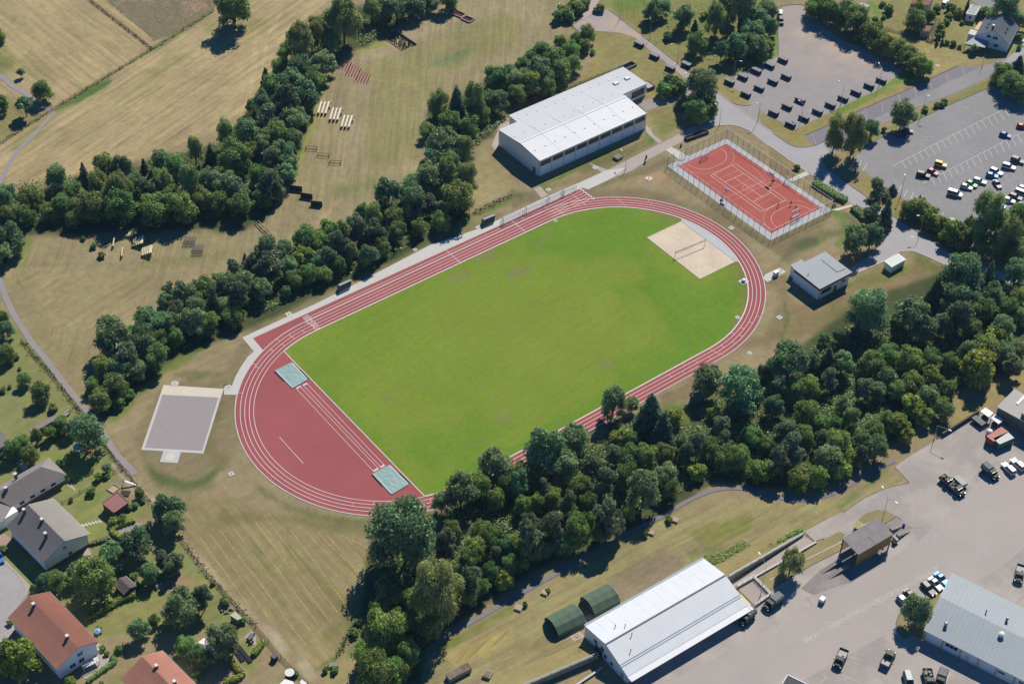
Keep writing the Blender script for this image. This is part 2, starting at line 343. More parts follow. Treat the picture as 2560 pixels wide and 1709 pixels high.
# the mown hay meadow below the running track
HAY = T(0, 2, (1500, 1400), (1900, 1420), (2349, 1500))+T(1, 3, (500, 100), (1090, 300), (980, 620), (960, 960), (700, 1400), (450, 1500), (0, 900))+T(0, 3, (2000, 560), (1680, 220), (1660, 0))
P_(HAY, A(155, 137, 103), 6, mow=T(1, 3, (100, 330), (700, 1000)), streak=.7)
for q, k in ((((300, 330), (420, 500), (650, 620), (800, 860)), .6), (((0, 300), (120, 520), (260, 820)), .5), (((640, 1160), (860, 960), (960, 780)), .6), (((200, 420), (500, 700)), .35), (((700, 400), (960, 640)), .35)):
    P_(T(1, 3, *q), A(128, 124, 76), 12, line=12, k=k)
P_(T(1, 3, (230, 1150), (500, 1500), (720, 1400), (560, 1200)), A(165, 146, 108), 12, k=.5)
P_(T(1, 3, (-300, 60), (400, 60), (800, 140), (1100, 190)), A(126, 118, 78), 9, line=10, k=.75); P_(T(1, 2, (0, 1330), (300, 1520), (760, 1640), (1100, 1660)), A(112, 116, 70), 6, line=7, k=.8)
P_(T(0, 2, (900, 760), (1150, 1160), (1350, 1420)), A(150, 138, 100), 10, line=12, k=.6)
P_(T(0, 2, (1060, 1120), (1230, 1330), (1450, 1500)), A(186, 166, 146), 4, line=6, k=.95)
for o_ in (0, -45): P_(T(0, 3, (1640, 250+o_), (1960, 600+o_), (2349, 1020+o_)), A(184, 166, 140), 3, line=3, k=.85, jit=.3)
for o_ in (0, -60): P_(T(1, 3, (0, 1000+o_), (260, 1270+o_), (580, 1567+o_)), A(186, 170, 148), 3, line=4, k=.9, jit=.3)
P_(T(1, 3, (930, 940), (860, 1090), (740, 1330), (560, 1440)), A(92, 118, 56), 4, line=5, k=.9)
P_(T(1, 3, (960, 980), (960, 1150), (860, 1300)), A(104, 124, 62), 5, line=9, k=.7)
P_(T(1, 3, (560, 1440), (800, 1390), (900, 1500), (700, 1600)), A(150, 140, 92), 8, k=.7)
# around the shot put field and west end of the track
P_(T(0, 2, (2349, -100), (2200, 0), (2050, 330), (1500, 400), (1200, 900), (1400, 1250), (1950, 1260), (2200, 900)), A(140, 124, 96), 10, k=.85)
P_(T(0, 2, (1880, 0), (1720, 130), (1500, 250), (1330, 420), (1160, 600), (1040, 700)), A(112, 128, 58), 6, line=9, k=.85)
P_(T(0, 2, (1600, 300), (1900, 260), (2050, 310), (1750, 360)), A(110, 110, 76), 7, k=.7)
P_(T(0, 2, (1380, 1180), (1500, 1270), (1700, 1310), (1860, 1290), (1980, 1200)), A(74, 98, 56), 6, line=6, k=.75)
P_(T(0, 2, (1350, 1150), (1500, 1290), (1700, 1340), (1900, 1310)), A(100, 108, 66), 9, line=13, k=.5)
P_(T(0, 2, (2000, 600), (1950, 800), (1900, 960), (2050, 1150)), A(122, 114, 76), 10, line=12, k=.7)
P_(T(0, 2, (2100, 520), (2080, 700), (2110, 900)), A(146, 128, 100), 6, line=8, k=.7)
P_(T(0, 2, (1150, 750), (1240, 1000)), A(158, 136, 110), 9, line=10, k=.6)
# strip between the hedge belt and the concrete path
P_(T(1, 1, (0, 1420), (300, 1270), (600, 1120), (900, 980), (1300, 800), (1700, 620), (2000, 520), (2200, 440)), A(138, 124, 92), 8, line=15, k=.9)
P_(T(1, 1, (30, 1370), (200, 1300), (420, 1180), (700, 1050), (1000, 900), (1350, 760), (1650, 620)), A(108, 122, 58), 5, line=5, k=.8)
P_(T(1, 1, (1900, 480), (2100, 370), (2349, 270))+T(2, 1, (0, 250)), A(104, 126, 48), 6, line=7, k=.9)
P_(T(1, 1, (1940, 420), (2100, 340), (2349, 220)), A(104, 92, 74), 4, line=4, k=.7)
P_(T(1, 0, (2060, 1300), (2200, 1500), (2349, 1400))+T(1, 1, (2340, 180), (2050, 350), (2000, 200)), A(170, 154, 112), 8, k=.7, streak=.6)
P_(T(2, 1, (-20, 230), (200, 200), (270, 260), (0, 350)), BROWN, 5, k=.9); P_(T(2, 1, (0, 180), (80, 240)), A(104, 112, 62), 5, line=5, k=.8)
P_(T(2, 1, (270, 150), (480, 40), (700, -70), (1000, -180)), A(98, 122, 42), 4, line=6, k=.9)
P_(T(2, 0, (500, 1560), (800, 1440), (1100, 1330), (1240, 1230), (1280, 1260), (1300, 1330), (900, 1520), (700, 1600)), A(122, 118, 72), 6, k=.85)
P_(T(2, 0, (1230, 1180), (1290, 1280)), A(96, 128, 50), 5, line=8, k=.8)
P_(T(2, 1, (280, 180), (600, 80), (850, -30)), A(142, 122, 96), 4, line=6, k=.8)
# gymnasium lawn, north side
P_(T(2, 0, (-60, 1000), (200, 900), (500, 770), (700, 660), (760, 480), (760, 300), (1100, 350), (1600, 740), (1560, 830), (1240, 900), (1000, 640), (500, 850), (0, 1060)), A(150, 138, 88), 6, k=.9, streak=.4)
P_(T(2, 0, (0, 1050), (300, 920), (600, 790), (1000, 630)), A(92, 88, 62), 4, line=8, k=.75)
P_(T(2, 0, (680, 400), (760, 490)), A(110, 135, 60), 4, line=5, k=.8)
P_(T(2, 0, (1240, 1030), (1500, 940), (1600, 1160), (1380, 1270), (1280, 1190)), A(142, 134, 84), 6, k=.85); P_(T(2, 0, (1380, 1190), (1520, 1120)), A(112, 132, 64), 7, line=9, k=.7)
# wooded lawn top right
P_(T(2, 0, (760, 0), (1400, -200), (2349, -200), (2349, 560), (2000, 730), (1700, 690), (1250, 370), (900, 90)), A(140, 134, 82), 6, k=.9)
P_(T(2, 0, (1000, 60), (1200, -20)), A(104, 128, 56), 10, line=14, k=.7); P_(T(2, 0, (1660, 240), (1820, 180)), A(104, 128, 58), 8, line=10, k=.7)
P_(T(2, 0, (1640, 300), (1700, 360)), A(180, 160, 134), 5, line=8, k=.4)
P_(T(3, 0, (-20, 60), (60, 250), (60, 500)), A(112, 138, 62), 6, line=14, k=.8)
P_(T(2, 0, (2000, 760), (2200, 900), (2180, 960), (2020, 920), (1870, 800), (1800, 740)), A(150, 140, 90), 4, k=.9)
# between court, road and car park
P_(T(2, 1, (690, 180), (1100, 0), (1400, -120), (1900, 400), (2349, 700))+T(3, 1, (200, 900), (400, 600), (700, 330), (560, 380), (60, 640))+T(2, 1, (2300, 640), (1430, -20)), A(134, 120, 90), 8, k=.9)
P_(T(2, 1, (640, 200), (900, 230), (1300, 240), (1700, 380), (2000, 580), (2200, 830), (2300, 1000))+T(3, 1, (120, 1000), (160, 1200), (0, 1567), (-300, 1567)), A(136, 118, 90), 10, line=16, k=.85)
P_(T(2, 1, (1180, 80), (1260, 30), (1450, 10), (1420, 70), (1240, 110)), A(178, 140, 114), 4, k=.9)
P_(T(3, 1, (300, 720), (500, 600), (700, 560), (800, 470), (700, 400)), A(96, 108, 62), 7, line=9, k=.7); P_(T(3, 1, (640, 680), (750, 560), (640, 400), (600, 370)), A(98, 128, 56), 7, line=8, k=.75)
P_(T(3, 1, (100, 850), (250, 700), (420, 640)), A(92, 94, 68), 8, line=8, k=.6)
P_(T(3, 1, (740, 1000), (1060, 830), (1200, 900), (1420, 790), (1650, 890), (1500, 1100), (1000, 1200), (760, 1400), (100, 1567), (150, 1200), (400, 1300)), A(136, 124, 82), 8, k=.9)
P_(T(3, 1, (740, 1050), (720, 1130), (1050, 1010), (1250, 880)), A(108, 126, 56), 7, line=9, k=.8); P_(T(3, 1, (1380, 800), (1600, 930), (1450, 1100)), A(110, 122, 62), 8, line=10, k=.7)
P_(T(3, 1, (700, 1140), (1100, 1060), (1450, 960), (1300, 1120)), A(150, 126, 100), 8, line=12, k=.8); P_(T(3, 1, (200, 1250), (500, 1280), (300, 1480)), A(146, 124, 98), 10, line=14, k=.7)
P_(T(3, 1, (150, 1200), (180, 1350), (120, 1560)), A(96, 104, 64), 3, line=3, k=.7)
P_(T(3, 1, (740, 100), (900, 60), (1100, 130), (1280, 250), (1200, 400), (950, 250)), A(150, 136, 88), 4, k=.9)
P_(T(3, 1, (1150, 400), (1300, 300), (1750, 620), (1900, 800), (1800, 800)), A(136, 126, 78), 6, k=.9)
P_(T(3, 1, (2060, 980), (2349, 1000), (2349, 1500), (2100, 1300)), A(150, 134, 92), 6, k=.7)
P_(T(3, 0, (250, 1200), (600, 1010), (1000, 850), (1260, 650), (1320, 720), (1360, 780), (900, 980), (560, 1150), (330, 1250), (400, 1330), (250, 1340), (0, 1180), (0, 1070), (160, 1150)), A(156, 143, 90), 4, k=.9)
P_(T(3, 0, (640, 1010), (900, 870), (1150, 760), (1290, 690)), A(116, 138, 62), 6, line=14, k=.9)
P_(T(3, 0, (960, 1280), (1300, 1090), (1650, 960), (2060, 760)), A(140, 140, 80), 4, line=8, k=.9)
P_(T(3, 0, (900, 180), (1300, 330), (1760, 470), (2000, 560), (1740, 600), (1500, 700), (1350, 560), (1000, 300)), A(164, 148, 100), 5, k=.9)
P_(T(3, 0, (900, 0), (2349, -200), (2349, 500), (1900, 500), (1300, 320), (900, 170)), A(146, 140, 86), 5, k=.7)
P_(T(3, 0, (940, 40), (1000, 130)), A(110, 140, 66), 6, line=10, k=.8); P_(T(3, 0, (2240, 500), (2349, 420)), A(100, 140, 60), 6, line=9, k=.8)
P_(T(3, 0, (0, 1300), (220, 1500), (340, 1600), (0, 1700)), A(146, 126, 94), 6, k=.8)
# wood floor
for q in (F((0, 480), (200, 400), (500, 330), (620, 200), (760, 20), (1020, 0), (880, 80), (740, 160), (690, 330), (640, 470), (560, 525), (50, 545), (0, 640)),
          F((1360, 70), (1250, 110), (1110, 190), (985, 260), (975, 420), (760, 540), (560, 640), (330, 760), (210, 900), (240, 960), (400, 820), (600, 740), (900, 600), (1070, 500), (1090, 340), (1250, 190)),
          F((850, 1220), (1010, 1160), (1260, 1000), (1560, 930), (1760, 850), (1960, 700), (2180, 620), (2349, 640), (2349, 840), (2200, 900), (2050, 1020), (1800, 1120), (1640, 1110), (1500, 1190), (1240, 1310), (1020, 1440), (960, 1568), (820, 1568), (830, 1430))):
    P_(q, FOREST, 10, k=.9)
P_(T(2, 2, (1320, 500), (1500, 420), (1720, 300), (1900, 260), (1880, 500), (1400, 580)), A(140, 120, 92), 5, k=.95); P_(T(2, 2, (1400, 590), (1560, 580), (1600, 700)), A(112, 122, 62), 6, line=9, k=.8)
P_(T(2, 2, (650, 880), (860, 760), (900, 850), (760, 930)), A(150, 126, 104), 5, k=.8)
P_(T(1, 3, (1500, 40), (1850, 20), (1620, 180)), A(146, 132, 100), 6, k=.9)
# grass of the yard edge
YG = T(1, 3, (1550, 1300), (1700, 1180), (1900, 1130), (2349, 900))+T(2, 3, (300, 700), (700, 420), (1400, 60), (1900, -80), (2349, -120))+T(3, 2, (800, 1450), (1160, 1150), (1300, 1290), (700, 1567))+T(3, 3, (330, 170), (0, 350))+T(2, 3, (1950, 560), (1740, 420), (660, 1040), (260, 1560))+T(1, 3, (1500, 1700))
P_(YG, A(160, 146, 106), 8, k=.95, mow=T(2, 3, (1750, 300), (2200, 60)), streak=.9)
P_(T(1, 3, (1750, 1300), (2000, 1200), (2200, 1100), (2349, 1050))+T(1, 3, (2300, 1200), (1900, 1400)), A(180, 158, 104), 8, k=.8, mow=T(1, 3, (1800, 1350), (2000, 1150)), streak=1.3)
P_(T(1, 3, (1700, 1230), (1900, 1140), (2200, 960), (2349, 880)), A(126, 132, 62), 7, line=7, k=.85)
P_(T(2, 3, (900, 620), (1300, 370), (1450, 380), (1620, 470), (700, 1000), (640, 900)), A(152, 133, 112), 6, k=.9, mow=T(2, 3, (700, 800), (1300, 420)), streak=.5)
P_(T(2, 3, (0, 1250), (300, 1120), (600, 1020), (660, 1080), (300, 1300), (0, 1500))+T(1, 3, (2200, 1500), (2200, 1300)), A(164, 144, 108), 8, k=.7)
P_(T(2, 3, (1600, 180), (1900, 60), (2200, 30), (2150, 200), (1800, 300)), A(134, 132, 66), 8, k=.75); P_(T(2, 3, (1660, 380), (1900, 320)), A(108, 112, 64), 8, line=9, k=.6)
P_(T(2, 3, (330, 340), (700, 480), (900, 360), (1300, 200)), A(150, 136, 98), 7, line=9, k=.6)
P_(T(1, 3, (1920, 1540), (2040, 1500), (2120, 1600), (1900, 1620)), A(160, 136, 120), 3, k=.9)
P_(T(3, 2, (1680, 820), (1760, 500), (1900, 560), (2349, 280), (2349, 400), (2060, 560), (1900, 660)), A(160, 142, 96), 5, k=.95)
P_(T(3, 2, (640, 1520), (900, 1330), (1090, 1180)), A(104, 128, 58), 5, line=7, k=.8)
zz = np.where((np.abs(VX) < 300) & (np.abs(VY) < 300), 0., 0.)
me = bpy.data.meshes.new('ground'); me.vertices.add(NX*NY)
co = np.zeros((NX*NY, 3), np.float32); co[:, 0] = VX; co[:, 1] = VY; me.vertices.foreach_set('co', co.ravel())
ii, jj = np.meshgrid(np.arange(NX-1), np.arange(NY-1), indexing='ij'); q0 = (ii*NY+jj).ravel()
qd = np.stack([q0, q0+NY, q0+NY+1, q0+1], 1).astype(np.int32)
me.loops.add(qd.size); me.loops.foreach_set('vertex_index', qd.ravel()); me.polygons.add(len(qd))
me.polygons.foreach_set('loop_start', np.arange(0, qd.size, 4, dtype=np.int32)); me.polygons.foreach_set('loop_total', np.full(len(qd), 4, np.int32))
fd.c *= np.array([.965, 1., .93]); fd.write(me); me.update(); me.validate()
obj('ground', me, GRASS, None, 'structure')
hz = bpy.data.materials.new('haze'); hz.use_nodes = True; n_ = hz.node_tree.nodes; n_.remove(n_['Principled BSDF']); pv = n_.new('ShaderNodeVolumePrincipled')
pv.inputs['Color'].default_value = (.42, .62, 1., 1); pv.inputs['Density'].default_value = .000045; pv.inputs['Anisotropy'].default_value = .1
hz.node_tree.links.new(pv.outputs[0], n_['Material Output'].inputs['Volume'])
ex = max(abs(gx[0]), gx[-1], abs(gy[0]), gy[-1])+20; MB().box(-ex, ex, -ex, ex, -1., 335.).o('haze', hz, kind='stuff')
# ------------------------------------------------------------------ paved ground
M_ROAD = mat('road_asphalt', A(176, 172, 173), .9, .09, 1.2, bump=.2)
M_PATH = mat('path_asphalt', A(158, 150, 148), .9, .1, 1.2, bump=.2)
M_PINK = mat('pinkish_paving', A(184, 170, 161), .9, .07, 1.5)
M_CARP = mat('car_park_asphalt', A(151, 148, 147), .9, .14, .5, bump=.2)
M_LANE = mat('dark_asphalt', A(137, 131, 137), .9, .1, .9)
M_CONC = mat('light_concrete', A(207, 203, 198), .85, .05, 1.4)
M_SLABG = mat('grey_slabs', A(196, 197, 200), .85, .05, 1.4)
M_PALE = mat('pale_paving', A(224, 209, 192), .85, .04, 2.)
M_KERB = mat('kerb_stone', A(208, 190, 178), .85, .08, 3.)
M_KERBD = mat('dark_kerb', A(108, 100, 92), .9, .12, 3.)
M_WHITE = mat('white_line_paint', A(232, 220, 216), .7, .05, 6.)
M_FADED = mat('faded_line_paint', A(196, 190, 190), .8, .12, 2.)
M_YELLOW = mat('yellow_line_paint', A(232, 196, 130), .7, .05, 6.)
def patchy(name, c1, c2, scale, lo=.42, hi=.62, grain=.1, gscale=4., at=None):
    m = mat(name, c1, .92, grain, gscale); n = m.node_tree.nodes; L = m.node_tree.links
    mx = [q for q in n if q.bl_idname == 'ShaderNodeMix'][0]; tc = [q for q in n if q.bl_idname == 'ShaderNodeTexCoord'][0]
    ns = n.new('ShaderNodeTexNoise'); ns.inputs['Scale'].default_value = scale; ns.inputs['Detail'].default_value = 6; ns.inputs['Roughness'].default_value = .6
    L.new(tc.outputs['Object'], ns.inputs['Vector']); mr = n.new('ShaderNodeMapRange'); mr.inputs[1].default_value = lo; mr.inputs[2].default_value = hi; L.new(ns.outputs[0], mr.inputs[0])
    fac = mr.outputs[0]
    if at:      # keep the second colour to a round area (x, y, radius)
        vd = n.new('ShaderNodeVectorMath'); vd.operation = 'DISTANCE'; vd.inputs[1].default_value = (at[0], at[1], 0); L.new(tc.outputs['Object'], vd.inputs[0])
        m3 = n.new('ShaderNodeMapRange'); m3.inputs[1].default_value = at[2]*1.3; m3.inputs[2].default_value = at[2]*.4; L.new(vd.outputs['Value'], m3.inputs[0]); mm = n.new('ShaderNodeMath'); mm.operation = 'MULTIPLY'; L.new(fac, mm.inputs[0]); L.new(m3.outputs[0], mm.inputs[1]); fac = mm.outputs[0]
    m2 = n.new('ShaderNodeMix'); m2.data_type = 'RGBA'; m2.inputs[6].default_value = (*c1, 1); m2.inputs[7].default_value = (*c2, 1); L.new(fac, m2.inputs[0]); L.new(m2.outputs[2], mx.inputs[6])
    return m
M_LOT = patchy('gravel_lot', A(162, 155, 152), A(190, 170, 156), .07, .32, .6, .1, 2., at=(*G2(T1(3, 0, 640, 380)), 24.))
M_YARD = patchy('yard_asphalt', A(170, 161, 155), A(187, 176, 167), .09, .42, .58, .1, .7)
M_SAND = mat('beach_sand', A(222, 203, 178), .95, .2, 1.3, bump=.9)
def W(pts, z=0.): return [G2(p, z) for p in pts]
Zc = [.012]
def zn(): Zc[0] += .004; return Zc[0]
LOT = T(3, 0, (95, 100), (150, 60), (260, 45), (345, 60), (480, 220), (700, 380), (900, 450), (1150, 610), (1240, 655), (1090, 770), (980, 845), (850, 895), (720, 960), (500, 1070), (370, 1130), (250, 1190), (160, 1140), (10, 1065))+T(2, 0, (2270, 1015), (2250, 1060), (2290, 1130), (2140, 1060), (1990, 945), (2080, 965), (2170, 960), (2195, 915), (2120, 870), (2040, 810), (1970, 750), (2020, 710), (2200, 630), (2330, 585))+T(3, 0, (20, 550), (100, 515), (95, 300))
sheet('gravel_lot', W(LOT), zn(), M_LOT)
sheet('parking_lane', W(T(3, 0, (335, 1245), (560, 1150), (900, 990), (1340, 800), (1500, 720), (1740, 610), (1965, 622), (1690, 740), (1300, 932), (980, 1092), (700, 1215), (515, 1300), (440, 1335), (400, 1310))), zn(), M_LANE)
sheet('access_road', W(T(3, 0, (515, 1297), (700, 1212), (980, 1088), (1300, 928), (1690, 736), (1965, 618), (2120, 560), (2349, 455), (2349, 560), (2170, 615), (2060, 700), (1650, 880), (1290, 1015), (960, 1185), (720, 1300), (640, 1400), (500, 1470))), zn(), M_CARP)
CARPARK = T(3, 0, (770, 1470), (960, 1300), (1400, 1090), (1700, 950), (2050, 800), (2200, 850))+[(2720, 235), (2720, 660), (2540, 660)]+T(3, 1, (1830, 640), (1650, 480), (1400, 330), (1255, 270), (870, 0))
sheet('car_park', W(CARPARK), zn(), M_CARP)
ROADM = T(2, 0, (1610, 745), (1665, 700), (1880, 850), (2000, 940), (2349, 1188))+T(3, 0, (170, 1308), (250, 1345), (340, 1350), (430, 1333), (520, 1298), (560, 1400), (505, 1440), (495, 1490), (520, 1530), (560, 1567))+T(3, 1, (620, 40), (740, 130), (920, 250), (1150, 420), (1400, 580), (1720, 780), (1900, 840), (2100, 920), (2349, 1000))+[(2700, 740), (2700, 790)]+T(3, 1, (2349, 1090), (2080, 978), (1660, 882), (1425, 775), (1330, 742), (1205, 745), (1075, 825), (770, 960), (745, 900), (900, 800), (1060, 660), (1095, 590), (1060, 490), (890, 345), (780, 312), (440, 65), (380, 22))+T(3, 0, (340, 1567), (200, 1472), (0, 1338))+T(2, 0, (2180, 1205), (2090, 1165), (1990, 1147), (1870, 1155), (1760, 1200), (1650, 1170), (1800, 1090), (1875, 1020), (1890, 960), (1840, 880), (1700, 830), (1620, 800))
sheet('road', W(ROADM), zn(), M_ROAD)
sheet('path', W(T(2, 0, (1755, 1203), (1480, 1345), (1260, 1460), (1100, 1567))+T(2, 1, (900, 75), (700, -75))+T(2, 0, (880, 1560), (1240, 1375), (1400, 1300), (1655, 1168))), zn(), M_PINK)
sheet('path', W(T(2, 1, (600, 118), (860, 0), (1045, -30), (900, 78), (700, 172), (640, 155))), zn(), M_CONC)
sheet('path', W(T(2, 0, (1150, 945), (1270, 903), (1480, 902), (1570, 850), (1640, 790), (1690, 850), (1600, 880), (1500, 940), (1360, 975), (1232, 1022))), zn(), M_PATH)
sheet('path', W(T(2, 0, (1228, 1150), (1275, 1190), (1300, 1240), (1380, 1300), (1345, 1318), (1260, 1245), (1226, 1210))), zn(), M_PINK)
sheet('turning_area', W(T(2, 0, (560, 240), (640, 185), (700, 160), (745, 125), (880, 90), (1250, 375), (1480, 560), (1668, 704), (1612, 748), (1500, 645), (1250, 450), (1130, 350), (1000, 305), (850, 292), (740, 287), (610, 295))), zn(), patchy('turning_area_gravel', A(172, 162, 160), A(190, 168, 150), .08, .45, .6))
sheet('path', W(T(2, 0, (640, 182), (655, 120), (690, 60), (740, 0), (800, -80), (870, -80), (800, 10), (765, 60), (742, 122), (702, 157))), zn(), M_PINK)
sheet('path', W(T(1, 0, (2160, 1340), (2240, 1150), (2320, 1120), (2349, 1100), (2349, 1200), (2225, 1250), (2225, 1330), (2200, 1390))), zn(), M_PINK)
sheet('path', W(T(2, 1, (200, 165), (262, 145), (330, 225), (270, 252))), zn(), M_PINK)
sheet('path', W(T(2, 0, (1410, 1380), (1460, 1350), (1560, 1400), (1640, 1450), (1545, 1475), (1500, 1440))), zn(), M_CONC)
sheet('path', W(T(3, 1, (170, 90), (350, 3), (385, 35), (225, 100))), zn(), M_CONC)
sheet('path', W(T(3, 1, (580, 360), (620, 350), (770, 310), (780, 325), (640, 368))), zn(), M_PALE)
def wpath(name, pts, wd, m=M_PATH, kind='structure'): return ribbon(name, smooth_line(W(pts)), wd, zn(), m, kind=kind)
wpath('footpath', T(0, 0, (-260, 530), (-100, 630), (20, 712), (130, 800), (300, 900), (400, 965), (475, 1022)), 1.9)
wpath('footpath', T(0, 0, (505, 1035), (430, 1110), (300, 1250), (210, 1340), (130, 1430), (70, 1520), (40, 1600))+T(0, 1, (10, 80), (-60, 220)), 1.5)
wpath('footpath', T(0, 1, (-60, 850), (10, 1040), (60, 1180), (140, 1340), (230, 1480), (300, 1590))+T(0, 2, (420, 160), (600, 400), (760, 590), (850, 700), (940, 830), (1060, 1020), (1190, 1160), (1240, 1220)), 1.75)
sheet('path', W(T(3, 0, (2170, 570), (2240, 500), (2349, 440), (2349, 500), (2240, 610), (2190, 580))), zn(), M_ROAD)
sheet('path', W(T(3, 0, (2270, 370), (2349, 330), (2349, 420), (2260, 395))), zn(), M_CONC)
sheet('access_road', W(T(3, 0, (1860, 0), (2060, -60), (2200, -60), (2080, 60), (2060, 110), (1980, 80), (1870, 20))), zn(), M_CARP)
wpath('footway', T(1, 3, (1560, 1260), (1700, 1160), (2000, 990), (2349, 790))+T(2, 3, (350, 590), (700, 400), (1180, 130), (1400, 20))+T(2, 2, (1540, 1500), (1720, 1410), (1900, 1355), (2080, 1345), (2300, 1385))+T(3, 2, (100, 1430), (300, 1455), (560, 1405), (850, 1255), (1060, 1140), (1165, 1092)), 1.1, M_LANE)
# yard of the barracks
YARD = T(3, 2, (1165, 1148), (1300, 1050), (1590, 880), (1930, 665), (2070, 660))+[(2700, 1060), (2760, 1850), (1560, 1850)]+T(2, 3, (1080, 1440), (2050, 990), (2215, 862), (2349, 790))+T(3, 3, (10, 715), (300, 545), (620, 345), (680, 290), (500, 240), (430, 262), (330, 175), (660, 0))+T(3, 2, (690, 1567), (860, 1450), (1060, 1352), (1300, 1296))
sheet('yard', W(YARD), zn(), M_YARD)
sheet('yard_lane', W(Z5((0, 990), (160, 890), (480, 680), (720, 520), (925, 385), (990, 430), (1060, 480), (900, 590), (560, 780), (300, 910), (60, 1020))), zn(), M_PINK)
sheet('yard_strip', W(Z5((790, 1380), (1200, 1140), (1500, 970), (1940, 700), (2349, 440))+[(2460, 1190), (2700, 1060), (2760, 1200), (2500, 1420), (2100, 1650), (1900, 1760), (1600, 1800), (1640, 1720)]), zn(), patchy('smooth_asphalt', A(180, 170, 163), A(185, 174, 167), .05, .4, .6, .05, .9))
def island(name, pts, m, z=.12):
    mb = MB(); p = W(pts); mb.prism(p, 0, z); return mb.o(name, m, kind='structure')
M_DRYG = mat('dry_lawn', A(154, 141, 99), .95, .2, 1.2, bump=.5)
gi = [island('grass_island', Z5((905, 610), (1060, 490), (1370, 335), (1430, 375), (1365, 480), (1375, 560), (1020, 745), (870, 830), (640, 960), (505, 1060), (345, 905), (560, 790), (700, 720)), M_DRYG),
      island('grass_island', Z5((1590, 190), (1700, 110), (1830, 68), (1960, 90), (2055, 150), (1910, 240), (1800, 190), (1660, 245)), M_DRYG),
      island('grass_island', T(3, 3, (1190, 1090), (1175, 1020), (1200, 940), (1300, 880), (1490, 790), (1600, 700), (1640, 720), (1560, 870), (1450, 1060), (1430, 1170), (1330, 1130), (1240, 1160)), M_DRYG)]
for q in (Z5((1020, 748), (870, 836), (640, 966), (500, 1066)), Z5((1378, 566), (1200, 655), (1020, 748)), Z5((1910, 245), (2058, 152), (2120, 190)), T(3, 3, (1190, 1095), (1172, 1020), (1198, 940), (1300, 878), (1490, 786))):
    ribbon('kerb', W(q), .18, .02, M_KERBD, .15, kind='structure')
for q in (T(2, 0, (1870, 842), (2000, 938), (2349, 1188))+T(3, 0, (60, 1232)), T(3, 0, (0, 1332), (120, 1415), (205, 1478)), T(3, 0, (215, 1482), (340, 1567))+T(3, 1, (390, 12)), T(2, 0, (1660, 1172), (1870, 1156), (1990, 1146), (2090, 1163), (2180, 1203)),
          T(3, 1, (770, 958), (1075, 825), (1205, 743), (1330, 740), (1425, 773), (1660, 880)), T(3, 0, (520, 1530), (497, 1490), (505, 1442), (555, 1405))):
    ribbon('kerb', smooth_line(W(q), 3), .28, .01, M_KERB, .12, kind='structure')
for q in (T(2, 0, (2195, 960), (2150, 972), (2040, 955), (1960, 905), (1880, 848)), T(3, 0, (40, 1220), (170, 1310), (250, 1348), (340, 1353), (430, 1336), (520, 1300)), T(3, 1, (745, 130), (920, 250), (1150, 420), (1400, 580), (1720, 782)),
          T(3, 0, (335, 1243), (560, 1148), (900, 988), (1340, 798), (1500, 718), (1740, 607)), T(3, 2, (1300, 1296), (1060, 1352), (860, 1450), (690, 1567)), T(2, 0, (882, 92), (1010, 188), (1250, 374), (1480, 558), (1668, 702)), T(3, 0, (975, 1292), (1400, 1088), (1700, 948), (2050, 798)), T(3, 0, (95, 500), (93, 100), (150, 56), (260, 43), (340, 56))):
    ribbon('kerb', smooth_line(W(q), 3), .2, .01, M_KERBD, .1, kind='structure')
ribbon('drain_channel', W(T(3, 2, (1300, 1298), (1700, 1275), (2100, 1258), (2349, 1250))), .3, .1, M_KERBD, kind='structure')
ribbon('road_seam', W(T(3, 2, (2349, 1265), (2000, 1440), (1760, 1567))+T(3, 3, (1500, 170), (1150, 400), (740, 660), (420, 850), (230, 960))), .35, .105, mat('dark_seam', A(150, 143, 142)), kind='structure')
ribbon('road_seam', W(T(3, 3, (225, 965), (130, 870))), .4, .105, mat('oil_stain', A(96, 88, 86), noise=.3), kind='structure')
def rough_cells():      # strip of old grass pavers across the yard
    mb = MB(); a = Vector(G2(T1(3, 3, 330, 1180))); b = Vector(G2(T1(3, 3, 1560, 520))); d = b-a; n = Vector((-d.y, d.x)).normalized(); r = random.Random(3)
    L_ = d.length
    for i in range(1500):
        t = r.random(); o_ = r.gauss(0, .55); p = a+d*t+n*o_; s = r.uniform(.1, .26); c = r.random()*PI
        mb.poly([(p.x+s*math.cos(c+k*PI/2), p.y+s*math.sin(c+k*PI/2), .11+.00002*i) for k in range(4)])
    return mb.o('paver_grit', mat('pale_grit', A(196, 187, 178), noise=.2), kind='stuff')
rough_cells()
